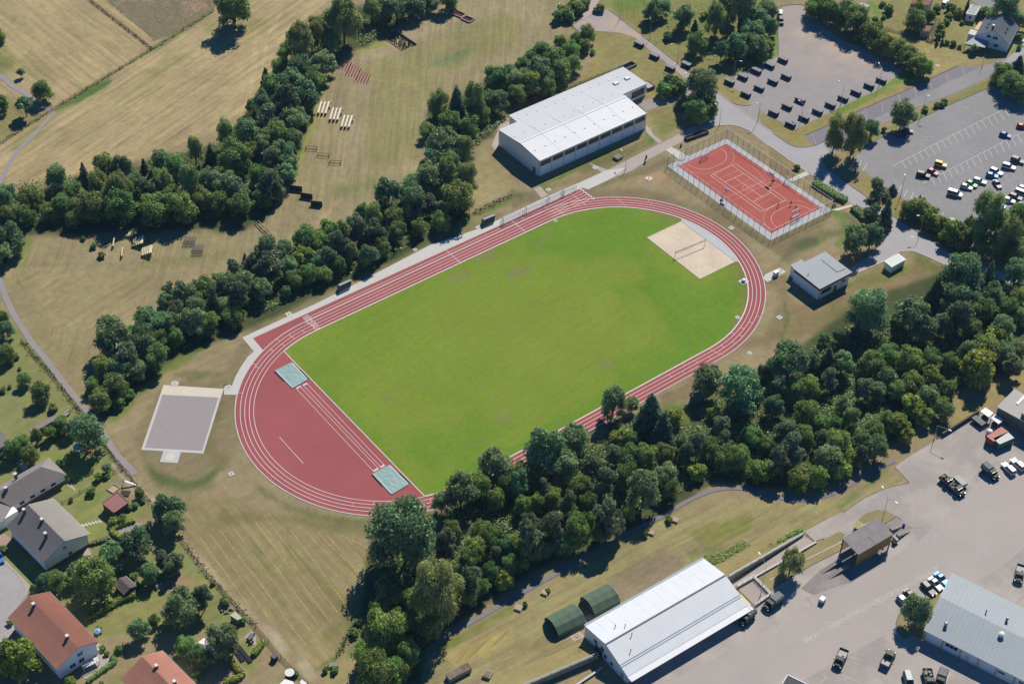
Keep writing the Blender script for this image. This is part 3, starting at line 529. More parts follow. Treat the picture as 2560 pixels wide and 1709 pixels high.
def yard_wear():        # repair patches, cracks, tyre marks and drips on the yard asphalt
    r = random.Random(8); mp, mc, mt = mat('repair_asphalt', A(168, 160, 155), .9, .1, 1.), mat('crack_filler', A(132, 124, 121), .9, .1), mat('tyre_mark', A(158, 149, 145), .9, .15, 2.)
    for u, v, a, b, t in ((700, 900, 5, 3, .3), (1050, 500, 7, 2.4, -.5), (2050, 420, 6, 4, -.5), (1900, 120, 9, 3, -.5), (500, 1150, 4, 3, .1), (1000, 1350, 5, 4, .3), (820, 350, 5, 2, -.5)):
        p = G(T1(3, 3, u, v)); c, s = math.cos(t), math.sin(t); sheet('repair_patch', [(p.x+c*x-s*y, p.y+s*x+c*y) for x, y in ((-a/2, -b/2), (a/2, -b/2), (a/2, b/2), (-a/2, b/2))], .1095+.0003*len(bpy.data.objects) % .001, mp)
    mb = MB(); tm = MB()
    for k in range(16):
        p = G(T1(3, 3, r.uniform(60, 2300), r.uniform(-150, 1500))); a = r.uniform(-.3, .3)+r.choice((0, 1.57)); q = [(p.x, p.y)]
        for i in range(r.randint(6, 14)): a += r.gauss(0, .25); q.append((q[-1][0]+.9*math.cos(a), q[-1][1]+.9*math.sin(a)))
        ribbon_mb(mb, q, .09, .1115+.0001*k)
    for k in range(9):
        p = G(T1(3, 3, r.uniform(200, 2100), r.uniform(100, 1400))); a = r.uniform(-1., .2); da = r.uniform(-.05, .05); q = [(p.x, p.y)]
        for i in range(16): a += da; q.append((q[-1][0]+.9*math.cos(a), q[-1][1]+.9*math.sin(a)))
        for o_ in (0, 1.6): ribbon_mb(tm, [(x-o_*math.sin(a), y+o_*math.cos(a)) for x, y in q], .22, .1142+.0001*k)
    mb.o('asphalt_crack', mc, kind='stuff'); tm.o('tyre_mark', mt, kind='stuff')
yard_wear()
# parking bays
def bays(name, lines, m, wd=.13, z=.06):
    mb = MB()
    for a, b in lines: ribbon_mb(mb, W([a, b]), wd, z)
    return mb.o(name, m, kind='structure')
def lerp(a, b, t): return (a[0]+(b[0]-a[0])*t, a[1]+(b[1]-a[1])*t)
def comb(sa, sb, ea, eb, n): return [(lerp(sa, sb, i/(n-1)), lerp(ea, eb, i/(n-1))) for i in range(n)]
z3 = lambda u, v: Z3((u, v))[0]; t30 = lambda u, v: T1(3, 0, u, v)
L1 = [(t30(1140, 1525), t30(2170, 1000)), (t30(2170, 1000), t30(2215, 1075))]+comb(t30(1230, 1480), t30(2120, 1030), t30(1268, 1545), t30(2170, 1105), 18)
L2 = comb(t30(1150, 1450), t30(2080, 985), t30(1020, 1440), t30(2020, 990), 18)[4:]+comb(t30(1180, 1240), t30(1790, 930), t30(1320, 1260), t30(1900, 950), 10)
L3 = [(z3(340, 940), z3(1673, 255))]+comb(z3(465, 865), z3(1590, 305), z3(512, 965), z3(1645, 410), 16)
L4 = comb(z3(640, 650), z3(1460, 240), z3(820, 690), z3(1640, 275), 12)
L5 = comb(z3(860, 1100), z3(1670, 700), z3(920, 1210), z3(1720, 800), 11)+[(z3(1420, 1280), z3(1485, 1380)), (z3(1500, 1230), z3(1560, 1340)), (z3(1340, 1330), z3(1420, 1440))]
L6 = [(z3(70, 960), z3(30, 1050)), (z3(150, 1010), z3(105, 1105)), (z3(228, 1050), z3(180, 1165)), (z3(380, 1150), z3(340, 1240)), (z3(462, 1205), z3(430, 1290)), (z3(540, 1250), z3(505, 1340)), (t30(860, 1470), t30(825, 1535)), (t30(910, 1500), t30(870, 1567)), (z3(620, 1305), z3(590, 1390))]
bays('parking_bay_marking', L1+L3+L6, M_WHITE); bays('parking_bay_marking', L2+L4+L5, M_FADED, .11)
bays('parking_bay_marking', [(t30(400, 1215), t30(440, 1320)), (t30(890, 1000), t30(905, 1110)), (t30(1042, 935), t30(1055, 1040)), (t30(1195, 865), t30(1215, 950)), (t30(1345, 800), t30(1362, 900)), (t30(1495, 760), t30(1505, 830)), (t30(1640, 680), t30(1655, 750)), (t30(1780, 615), t30(1805, 690))], M_FADED, .12)
z6 = lambda u, v: Z6((u, v))[0]
bays('parking_bay_marking', [(z6(830, 405), z6(890, 470)), (z6(905, 330), z6(960, 400)), (z6(985, 280), z6(1050, 345)), (z6(1075, 230), z6(1235, 380)), (z6(1170, 190), z6(1210, 230)), (z6(1250, 145), z6(1290, 185)), (z6(1330, 85), z6(1370, 125)), (T1(3, 3, 10, 1415), T1(3, 3, 130, 1540)), (T1(2, 3, 2210, 1500), T1(2, 3, 2270, 1567)), (z6(1505, 1280), z6(1470, 1370))], M_WHITE, .13, .115)
bays('yard_marking', [(T1(3, 3, 680, 1480), T1(3, 3, 860, 1567)), (T1(3, 3, 540, 1500), T1(3, 3, 480, 1567))], M_YELLOW, .12, .115)
bays('wheel_guide', [(z5, z5b) for z5, z5b in [(Z5((960, 675))[0], Z5((1380, 465))[0]), (Z5((510, 925))[0], Z5((590, 880))[0])]], M_WHITE, .14, .135)

# ------------------------------------------------------------------ running track
R, LS, LW = 36.5, 86.671, 1.222
def stad(d, n=48, x0=None):
    p = []; h = LS/2
    for k in range(n+1): a = PI/2-PI*k/n; p.append((h+(R+d)*math.cos(a), (R+d)*math.sin(a)))
    for k in range(1, 20): p.append((h-LS*k/20, -(R+d)))
    for k in range(n+1): a = -PI/2-PI*k/n; p.append((-h+(R+d)*math.cos(a), (R+d)*math.sin(a)))
    for k in range(1, 20): p.append((-h+LS*k/20, R+d))
    return p
def seg(x0, x1, y): return [(x0+(x1-x0)*k/24, y) for k in range(25)]
M_TART = patchy('red_running_surface', A(163, 87, 87), A(170, 93, 92), .03, .4, .62, .06, 1.2)
ZT = .07; LLW = .15
straight = W([(632.5, 845.6), (1455.5, 470.5), (1491, 498.5)])+[(LS/2+18, R+.3), (LS/2, R+1), (-LS/2, R+1)]+[(-LS/2+(R+2)*math.cos(a), (R+2)*math.sin(a)) for a in np.linspace(PI/2, 2.55, 16)]+W([(659, 877)])
sheet('sprint_straight', straight, ZT-.012, M_TART)
xs = G((713, 877)).x*.5+G((1056.7, 1240)).x*.5
h = LS/2; a0 = math.acos(max(-1, min(1, (xs+h)/R)))
dz = [(xs, R*math.sin(a0)-.01)]+[(-h+R*math.cos(a), R*math.sin(a)) for a in np.linspace(a0, 2*PI-a0, 60)]
sheet('red_infield_apron', dz, ZT-.008, M_TART)
tr = MB(); o1 = stad(4.888); i1 = stad(0.); n = len(o1); tr.v = [(p[0], p[1], ZT) for p in o1+i1]; tr.f = [(k, (k+1) % n, n+(k+1) % n, n+k) for k in range(n)]; tr.m = [0]*n
track = tr.o('running_track', M_TART, kind='structure')
for k in range(1, 4): ribbon('lane_line', stad(LW*k), LLW, ZT+.006, M_WHITE, closed=True, parent=track)
ribbon('outer_kerb', stad(5.06), .3, .02, M_CONC, .075, closed=True, parent=track)
ii_ = [k for k, p in enumerate(stad(-.02)) if p[0] > xs]
st_ = stad(-.02); 
seq = sorted(ii_); 
gap = next((q for q in range(len(seq)-1) if seq[q+1]-seq[q] > 1), len(seq)-1); seq = seq[gap+1:]+seq[:gap+1]
ribbon('inner_kerb', [st_[k] for k in seq], .34, .02, M_WHITE, .09, parent=track)
ribbon('lane_line', [(-h+R*math.cos(a), R*math.sin(a)) for a in np.linspace(a0, 2*PI-a0, 60)], LLW, ZT+.006, M_WHITE, parent=track)
ribbon('edge_kerb', [(xs, R*math.sin(a0)), (xs, -R*math.sin(a0))], .22, .02, M_WHITE, .075, parent=track)
x0f = G((770, 805)).x; x1 = G((1455.5, 470.5)).x
ln = MB()
for k in (4, 5): ribbon_mb(ln, seg(x0f-.5, x1, R+LW*k), LLW, ZT+.004)
for k in (1, 2, 3): ribbon_mb(ln, seg(LS/2+1, x1, R+LW*k), LLW, ZT+.004)
ln.o('straight_lane_line', M_WHITE, track)
ribbon('straight_lane_line', seg(LS/2, x1, R+LW*6), .06, ZT-.004, M_WHITE, parent=track)
def cross(name, x, y0, y1, wd=.14, m=M_WHITE): return ribbon(name, [(x, y0), (x, y1)], wd, ZT+.009, m, parent=track)
cross('finish_line', x0f, R, R+LW*6, .16); cross('start_line', G((1456, 494)).x-1.6, R, R+LW*6, .14)
cross('distance_line', 8.6, R, R+LW*6); cross('distance_line', 33.7, R, R+LW*6); cross('distance_line', 48.8, R, R+LW*3.4, .12, M_YELLOW)
dg = MB()                                            # lane numbers 1 to 6 painted before the finish line
SEG = {1: 'bc', 2: 'abged', 3: 'abgcd', 4: 'fgbc', 5: 'afgcd', 6: 'afgedc'}
SG = {'a': ((0, 1), (1, 1)), 'b': ((1, 1), (1, .5)), 'c': ((1, .5), (1, 0)), 'd': ((0, 0), (1, 0)), 'e': ((0, 0), (0, .5)), 'f': ((0, .5), (0, 1)), 'g': ((0, .5), (1, .5))}
for k in range(1, 7):
    y = R+LW*(k-.5)
    for s in SEG[k]:
        (ax, ay), (bx, by) = SG[s]; f_ = lambda px, py: (x0f+.5+py*1.1, y+.3-px*.6)
        ribbon_mb(dg, [f_(ax, ay), f_(bx, by)], .17, ZT+.011+.0003*k)
dg.o('lane_numbers', M_WHITE, track)
bl = MB()
for k in range(6): y = R+LW*(k+.5); bl.box(x1-1., x1-.45, y-.3, y+.3, ZT, ZT+.07); 
bl.o('lane_marker_blocks', M_WHITE, track)
def arcmark(px, l0, l1, m, wd=.12):
    q = G(px); s = 1 if q.x > 0 else -1; cx = s*LS/2
    if abs(q.x) < LS/2: pts = [(q.x, math.copysign(R+LW*l, q.y)) for l in (l0, l1)]
    else:
        a = math.atan2(q.y, q.x-cx); pts = [(cx+(R+LW*l)*math.cos(a), (R+LW*l)*math.sin(a)) for l in (l0, l1)]
    ribbon('lane_mark', pts, wd, ZT+.009, m, parent=track)
z8 = Zm(560, 760, 300/1882); z9 = Zm(860, 1140, 280/2349)
for (zf, u, v, l0, l1, m) in ((z9, 627, 980, 0, 1, M_YELLOW), (z9, 1003, 1050, 1, 2, M_WHITE), (z9, 1383, 1090, 2, 3, M_YELLOW), (z9, 1752, 1095, 3, 4, M_YELLOW), (z9, 180, 1010, 1, 2, M_FADED), (z9, 548, 1130, 2, 3, M_FADED), (z9, 928, 1200, 3, 4, M_FADED), (z9, 1820, 920, 1, 2, M_WHITE),
    (z8, 855, 567, 3, 4, M_WHITE), (z8, 1060, 512, 1, 3, M_WHITE), (z8, 1248, 430, 1, 2, M_WHITE), (z8, 930, 640, 1, 2, M_WHITE), (z8, 755, 725, 2, 3, M_WHITE), (z8, 525, 993, 2, 3, M_WHITE), (z8, 480, 945, 3, 4, M_WHITE), (z8, 265, 1393, 3, 4, M_WHITE)):
    arcmark(zf((u, v))[0], l0, l1, m)
for (u, v, l0, l1, m) in ((2263, 1340, 3, 4, M_YELLOW), (2192, 1393, 2, 3, M_WHITE), (2112, 1443, 1, 2, M_WHITE), (2025, 1490, 0, 1, M_WHITE), (2130, 1527, 2, 3, M_WHITE), (965, 250, 3, 4, M_YELLOW), (990, 272, 2, 3, M_YELLOW), (1013, 297, 1, 2, M_YELLOW), (1040, 322, 0, 1, M_YELLOW), (1258, 275, 3, 4, M_FADED), (1282, 303, 2, 3, M_FADED), (1306, 328, 1, 2, M_FADED)):
    arcmark(T1(2, 1, u, v), l0, l1, m)
for (u, v, l0, l1, m) in ((1817, 150, 2, 3, M_YELLOW), (1690, 180, 1, 2, M_YELLOW), (1572, 207, 0, 1, M_YELLOW), (1930, 42, 1, 2, M_WHITE), (2040, 10, 2, 3, M_WHITE), (1570, 280, 2, 3, M_FADED), (1450, 312, 1, 2, M_FADED)):
    arcmark(T1(2, 2, u, v), l0, l1, m)
ribbon('break_line', W([T1(2, 2, 1812, 66), T1(2, 2, 1870, 97), T1(2, 2, 1940, 122)]), .13, ZT+.01, M_YELLOW, parent=track)
ribbon('break_line', W(z9((1445, 890), (1460, 950), (1540, 1050), (1640, 1155))), .13, ZT+.0105, M_WHITE, parent=track)
ribbon('break_line', W(z8((1265, 288), (1380, 330), (1465, 380))), .12, ZT+.0105, M_WHITE, parent=track)
# jump runways and the covered sand pits
rw = MB(); ka = Z1
for a, b in (((370, 430), (1080, 1190)), ((405, 412), (1125, 1165)), ((432, 400), (1150, 1155)), ((470, 385), (1185, 1140))):
    ribbon_mb(rw, W(T(1, 2, a, b)), .11, ZT+.004)
ribbon_mb(rw, W(T(1, 2, (215, 875), (435, 1118))), .13, ZT+.004)
for a, b in (((372, 428), (412, 408)), ((430, 400), (470, 382)), ((1080, 1185), (1120, 1163)), ((1140, 1152), (1180, 1130))):
    ribbon_mb(rw, W(T(1, 2, a, b)), .5, ZT+.007)
rw.o('runway_lines', M_WHITE, track)
# concrete path outside the sprint straight
cp = W(z8((285, 525), (1000, 195), (1430, 0)))+W(T(1, 1, (900, 1045), (1600, 680), (2080, 520), (2349, 390)))+W(T(2, 1, (0, 388), (240, 275), (310, 245), (600, 118)))+W([(1455.5, 470.5)])+W(T(2, 1, (0, 455)))
cp2 = W([(1455, 470.3), (632.5, 845.3)])+W(z8((620, 728), (500, 888), (330, 1128), (240, 1360), (200, 1425), (0, 1420), (0, 1320), (30, 1275), (125, 1280), (180, 1140), (260, 990), (370, 830), (470, 745)))
pth = W(z8((285, 525), (1000, 195), (1430, 0)))+W(T(1, 1, (900, 1045), (1600, 680), (2080, 520), (2349, 390)))+W(T(2, 1, (240, 275), (600, 118), (640, 158)))
conc_path = sheet('concrete_path', pth+cp2, .055, M_CONC)
jn = MB()
for k in range(1, 40):
    x = -58+k*3.0
    if x < 60: ribbon_mb(jn, [(x, 43.95), (x, 47.3)], .05, .06)
jn.o('path_joint', mat('joint_grey', A(186, 182, 178)), conc_path)

# ------------------------------------------------------------------ pitch lawn
bm = bmesh.new(); bmesh.ops.create_grid(bm, x_segments=130, y_segments=74, size=1.)
for v in bm.verts: v.co = Vector((v.co.x*70+12, v.co.y*37.2, .03))
cut = [p for p in stad(-.1, 24) if p[0] > xs]
cen = Vector((10, 0, 0)); ring = sorted(cut+[(xs+.05, R*math.sin(a0)), (xs+.05, -R*math.sin(a0))], key=lambda p: math.atan2(p[1], p[0]-10))
for k in range(len(ring)):
    a = Vector((*ring[k], 0)); b = Vector((*ring[(k+1) % len(ring)], 0)); d = b-a
    if d.length < .05: continue
    bmesh.ops.bisect_plane(bm, geom=bm.verts[:]+bm.edges[:]+bm.faces[:], plane_co=a, plane_no=(d.y, -d.x, 0), clear_outer=True)
me = bpy.data.meshes.new('pitch_lawn'); bm.to_mesh(me); bm.free()
X = np.array([v.co.x for v in me.vertices]); Y = np.array([v.co.y for v in me.vertices])
pf = Field(X, Y, A(129, 147, 52)); pf.s[:] = .18; Q = pf.paint; pf.m = np.stack([X*math.cos(.12)+Y*math.sin(.12), -X*math.sin(.12)+Y*math.cos(.12)], 1)
g1, g2, g3, g4 = A(108, 142, 44), A(119, 144, 48), A(133, 147, 56), A(140, 130, 92)
Q([(1290, 560), (1500, 520), (1640, 540), (1700, 560), (1600, 640), (1420, 660), (1330, 640)], g1, 26, k=.85)
Q([(1560, 620), (1650, 660), (1740, 720), (1860, 700), (1870, 760), (1780, 850), (1700, 860), (1640, 760)], g1, 26, k=.8)
Q([(1500, 700), (1560, 780), (1620, 700)], g1, 24, k=.6)
Q([(1830, 800), (1720, 890), (1500, 1010), (1280, 1130), (1080, 1225)], g1, 20, line=26, k=.75); Q([(1000, 1100), (1060, 1210), (1200, 1150), (1300, 1060), (1180, 1050)], g1, 26, k=.65)
Q([(740, 860), (800, 960), (900, 1070), (1000, 1180)], g2, 16, line=18, k=.7); Q([(800, 835), (960, 760), (1150, 670), (1300, 600)], g2, 18, line=20, k=.5)
Q([(720, 870), (900, 800), (980, 880), (860, 960)], g2, 30, k=.5); Q([(900, 900), (1150, 1050), (1000, 1050)], g3, 30, k=.6); Q([(1300, 700), (1500, 720), (1600, 860), (1400, 950), (1200, 900)], g3, 40, k=.7); Q([(1100, 760), (1300, 700), (1300, 860), (1100, 900)], g3, 40, k=.5)
Q([(1500, 920), (1650, 880), (1700, 840)], g1, 22, line=16, k=.5)
for q, r_ in (((1300, 680), 24), ((1145, 690), 14), ((975, 990), 12), ((1120, 1055), 13), ((1260, 1045), 14), ((1510, 915), 12), ((1370, 575), 10), ((1215, 640), 10)):
    Q([(q[0]-r_, q[1]+4), (q[0]+r_, q[1]-4)], g4, 10, line=7, k=.6)
Q(T(2, 1, (1900, 860), (2080, 830), (2150, 1000), (2130, 1300), (2050, 1450)), A(128, 122, 74), 12, line=11, k=.75); Q(T(2, 1, (1300, 380), (1540, 430), (1500, 490)), A(132, 126, 72), 14, line=14, k=.7)
Q(T(2, 1, (330, 480), (360, 560), (250, 690)), A(128, 132, 88), 8, line=5, k=.5)
pf.write(me); obj('pitch_lawn', me, TURF, None, 'structure')
# beach volleyball court
vb = W(T(2, 1, (1240, 612), (1552, 466), (2050, 833), (1725, 992)))
sheet('sand_court', vb, .06, M_SAND)
ribbon('sand_court_edging', vb, .22, .03, M_CONC, .07, closed=True, kind='structure')
con = W(T(2, 1, (1556, 462), (1552, 436)))+[(LS/2+(R-.25)*math.cos(a), (R-.25)*math.sin(a)) for a in np.linspace(math.atan2(G(T1(2, 1, 1556, 436)).y, G(T1(2, 1, 1556, 436)).x-LS/2), math.atan2(G(T1(2, 1, 2085, 832)).y, G(T1(2, 1, 2085, 832)).x-LS/2), 14)]+W(T(2, 1, (2060, 834)))
sheet('concrete_apron', con, .045, M_SLABG)
# shot put field
o4 = T(0, 2, (1500, 396), (2052, 432), (1866, 1024), (1296, 990)); i4 = T(0, 2, (1492, 486), (2004, 512), (1856, 1000), (1328, 972))
sheet('shot_put_apron', W(o4), .03, M_CONC); sheet('shot_put_paving', W(T(0, 2, (1502, 398), (2050, 433), (2024, 512), (1476, 484))), .036, M_PALE)
sheet('shot_put_field', W(i4), .042, mat('cinder_surface', A(165, 156, 155), .95, .05, 5.))
rg = MB()
for u in (1540, 1660, 1760, 1860): c = G(T1(0, 2, u, 452)); ribbon_mb(rg, [(c.x+1.05*math.cos(k*PI/14), c.y+1.05*math.sin(k*PI/14)) for k in range(28)], .1, .044, closed=True)
rg.o('throwing_circle', mat('pale_ring', A(240, 226, 210)), kind='structure')
sheet('throwing_pad', W(T(0, 2, (1500, 1003), (1660, 1010), (1630, 1112), (1466, 1102))), .035, M_SLABG)
c = G(T1(0, 2, 1565, 1055)); sheet('throwing_circle', [(c.x+1.3*math.cos(k*PI/14), c.y+1.3*math.sin(k*PI/14)) for k in range(28)], .04, M_PALE)
sl_ = MB(); ribbon_mb(sl_, W(T(0, 2, (1570, 1030), (1555, 990))), .14, .046); ribbon_mb(sl_, W(T(0, 2, (1590, 1030), (1608, 992))), .14, .046); sl_.o('sector_line', M_WHITE, kind='structure')
# ------------------------------------------------------------------ hard court with its fence
M_COURT = patchy('court_surface', A(177, 92, 80), A(184, 98, 86), .06, .4, .6, .04, 4.)
M_PINKL = mat('pale_pink_line', A(226, 176, 168), .7)
M_POST = mat('dark_steel_post', A(92, 98, 104), .6, spec=.4); M_STEEL = mat('galvanised_steel', A(170, 176, 180), .5, .06, metal=.3); M_ALU = mat('white_aluminium', A(232, 230, 228), .45)
M_MESH = mat('wire_mesh', A(188, 196, 190), .7, alpha=.14); M_NET = mat('white_net', A(236, 236, 238), .8, alpha=.22); M_NETD = mat('dark_net', A(150, 130, 120), .8, alpha=.4)
M_BLACK = mat('black_rubber', (.02, .02, .022), .8); M_DARK = mat('dark_painted_metal', (.035, .038, .042), .6)
cq = W(Z1((835, 105), (2095, 960), (1435, 1300), (190, 405))); oq = W(Z1((835, 37), (2240, 990), (1420, 1393), (42, 400)))
sheet('court_surround', oq, .03, M_SLABG); sheet('hard_court', cq, .04, M_COURT)
cl = MB(); thin = MB()
for a, b in (((955, 372), (1635, 850)), ((1635, 850), (1300, 1010)), ((1300, 1010), (622, 530)), ((622, 530), (955, 372)), ((910, 395), (1590, 868)), ((665, 512), (1345, 990)), ((815, 615), (1070, 500)), ((1190, 880), (1435, 755)), ((945, 558), (1310, 818))): ribbon_mb(cl, W(Z1(a, b)), .11, .046)
def inset(q, d):
    c = Vector((sum(p[0] for p in q)/4, sum(p[1] for p in q)/4)); return [tuple(c+(Vector(p)-c)*(1-d)) for p in q]
iq = inset(cq, .055); ribbon_mb(thin, iq, .1, .044, closed=True)
for a, b in (((740, 570), (1010, 450)), ((915, 690), (1170, 570)), ((1000, 750), (1330, 610)), ((1210, 850), (1440, 720)), ((1240, 940), (1500, 800)), ((1360, 600), (1180, 410)), ((820, 830), (1360, 580)), ((930, 860), (1460, 600))): ribbon_mb(thin, W(Z1(a, b)), .07, .0445)
def arc(c, r, a0, a1, n=20): return [(c[0]+r*math.cos(a0+(a1-a0)*k/n), c[1]+r*math.sin(a0+(a1-a0)*k/n)) for k in range(n+1)]
eN = ((iq[0][0]+iq[3][0])/2, (iq[0][1]+iq[3][1])/2); eS = ((iq[1][0]+iq[2][0])/2, (iq[1][1]+iq[2][1])/2)
for c, s, dx in ((eN, -1, 1), (eS, 1, 1)):
    for r_, m in ((6., cl), (9., thin)):
        rr = min(r_, 8.4); ts = [PI-PI/2*k/14 for k in range(15)]
        ribbon_mb(m, [(c[0]-1.5+rr*math.cos(t), c[1]+s*rr*math.sin(t)) for t in ts]+[(c[0]+1.5-rr*math.cos(t), c[1]+s*rr*math.sin(t)) for t in ts[::-1]], .09, .0452 if r_ < 7 else .0456)
cc = G(Z1((1125, 690))[0]); ribbon_mb(thin, arc(cc, 1.8, 0, 2*PI, 28), .08, .0448)
for u, v in ((700, 745), (1380, 560)):
    c = G(Z1((u, v))[0]); ribbon_mb(thin, arc(c, 5.2, 0, 2*PI, 30)[4:18] if u < 1000 else arc(c, 5.2, PI, 3*PI, 30)[3:13], .07, .0446)
cl.o('court_line', M_WHITE, kind='structure'); thin.o('court_line_thin', M_PINKL, kind='structure')
HF = 4.1
post_me = MB().tube((0, 0, 0), (0, 0, HF), .06, n=6).mesh('fence_post'); 
def fence_side(a, b, n, label, hgt=HF, mesh=M_MESH, skip=(), pm=None, pmat=M_POST, name='court_fence', rail=True, group='wire fences round the sports court'):
    L_ = math.dist(a, b); r = root(name, (*a, 0), ang(a, b), label, 'fence', group); st = L_/n
    for k in range(n+1):
        o = obj('post', pm or post_me, pmat, r); o.location = (k*st, 0, 0)
    pn = MB(); pn.poly([(.05, 0, .05), (st-.05, 0, .05), (st-.05, 0, hgt-.05), (.05, 0, hgt-.05)]); pme = pn.mesh('mesh_panel')
    for k in range(n):
        if k in skip: continue
        o = obj('mesh_panel', pme, mesh, r); o.location = (k*st, 0, 0)
    if rail: MB().bar((0, 0, hgt-.03), (L_, 0, hgt-.03), .05, .05).o('top_rail', M_STEEL, r)
    return r
fence_side(oq[3], oq[2], 19, 'tall wire court fence along the running track'); fence_side(oq[2], oq[1], 10, 'tall wire court fence facing the flat-roofed clubhouse')
fence_side(oq[1], oq[0], 19, 'tall wire court fence along the access road hedge', skip=(5, 11)); fence_side(oq[0], oq[3], 10, 'tall wire court fence facing the white gymnasium', skip=(8,))
for (u, v, lab) in ((1640, 625, 'white court gate at the paved access from the road'), (262, 285, 'white court gate at the path beside the gymnasium')):
    p = G(Z1((u, v))[0]); d = ang(oq[1], oq[0]) if u > 1000 else ang(oq[0], oq[3]); g = root('court_gate', p, d, lab, 'gate', 'gates of the sports court')
    MB().bar((-1, 0, 0), (-1, 0, 2.3), .1, .1).bar((1, 0, 0), (1, 0, 2.3), .1, .1).bar((-1, 0, 2.3), (1, 0, 2.3), .1, .1).o('gate_frame', M_ALU, g)
    MB().poly([(-.95, .02, .1), (.95, .02, .1), (.95, .02, 2.2), (-.95, .02, 2.2)]).o('mesh_panel', M_MESH, g)
def goal(p, rz, wd, ht, label, group, dep=1.6, m=M_ALU, z=.06):
    r = root('football_goal', (p[0], p[1], z), rz, label, 'goal', group); h2 = wd/2; t = .09
    MB().bar((-h2, 0, 0), (-h2, 0, ht), t, t).o('goal_post', m, r); MB().bar((h2, 0, 0), (h2, 0, ht), t, t).o('goal_post', m, r); MB().bar((-h2-t/2, 0, ht), (h2+t/2, 0, ht), t, t).o('crossbar', m, r)
    b = MB()
    for s in (-h2, h2): b.tube((s, 0, .03), (s, dep, .03), .04, n=5).tube((s, 0, ht), (s, dep*.45, ht-.05), .03, n=5).tube((s, dep*.45, ht-.05), (s, dep, .03), .03, n=5)
    b.tube((-h2, dep, .03), (h2, dep, .03), .04, n=5).o('net_frame', m, r)
    nb = MB(); A_, B_ = (-h2, 0, ht), (h2, 0, ht); C_, D_ = (h2, dep*.45, ht-.05), (-h2, dep*.45, ht-.05); E_, F_ = (h2, dep, .04), (-h2, dep, .04)
    nb.poly([A_, B_, C_, D_]).poly([D_, C_, E_, F_]).poly([A_, D_, F_, (-h2, 0, .04)]).poly([B_, C_, E_, (h2, 0, .04)]).o('net', M_NET, r); return r
dY = ang(cq[3], cq[0])
gA = G(Z1((545, 310))[0]); gB = G(Z1((1745, 1125))[0])
goal(gA, dY, 3., 2., 'small white goal at the gymnasium end of the red court', 'goals', 1.); goal(gB, dY+PI, 3., 2., 'small white goal at the clubhouse end of the red court', 'goals', 1.)
goal(G(Z1((1745, 1055))[0]), dY+PI, 3., 2., 'spare white goal in front of the clubhouse end goal', 'goals', .8)
gp = [(Z8((575, 1030), (925, 882)), 2.4, 'full size goal by the path, closest to the silver team shelter'), (Z8((1000, 832), (1340, 690)), 2.4, 'full size goal on the path, second from the team shelter'),
      (Z8((1415, 632), (1672, 515)), 2.1, 'smaller goal on the path opposite the gymnasium corner'), (Z8((1688, 505), (1910, 415)), 2.1, 'smaller goal on the path at the sprint start blocks')]
for q, ht, lb in gp:
    a, b = W(q); goal(((a[0]+b[0])/2, (a[1]+b[1])/2), ang(a, b), math.dist(a, b), ht, lb, 'goals', 1.5, M_STEEL, .06)
def hoop(p, rz, label):
    r = root('basketball_hoop', (p[0], p[1], .045), rz, label, 'basketball hoop', 'basketball hoops')
    MB().box(-.5, .4, -.45, .45, 0, .35, tx=.1, ty=.1).o('base', M_DARK, r); MB().bar((0, 0, .3), (.3, 0, 3.), .16, .16).bar((.3, 0, 3.), (1.5, 0, 3.3), .12, .12).bar((.2, 0, 2.3), (1.5, 0, 2.95), .08, .08).o('pole', M_STEEL, r)
    MB().box(1.5, 1.56, -.9, .9, 2.9, 3.95).o('backboard', M_ALU, r); q = MB()
    for k in range(10): q.tube((1.83+.24*math.cos(k*PI/5), .24*math.sin(k*PI/5), 3.05), (1.83+.24*math.cos((k+1)*PI/5), .24*math.sin((k+1)*PI/5), 3.05), .02, n=4)
    q.o('rim', mat('orange_rim', A(200, 90, 50)), r)
mid = ((cq[0][0]+cq[2][0])/2, (cq[0][1]+cq[2][1])/2)
for u, v, lb in ((1455, 600, 'basketball hoop on the road side of the red court'), (770, 860, 'basketball hoop on the track side of the red court')):
    p = G(Z1((u, v))[0]); hoop(p, 0. if p.x < mid[0] else PI, lb)
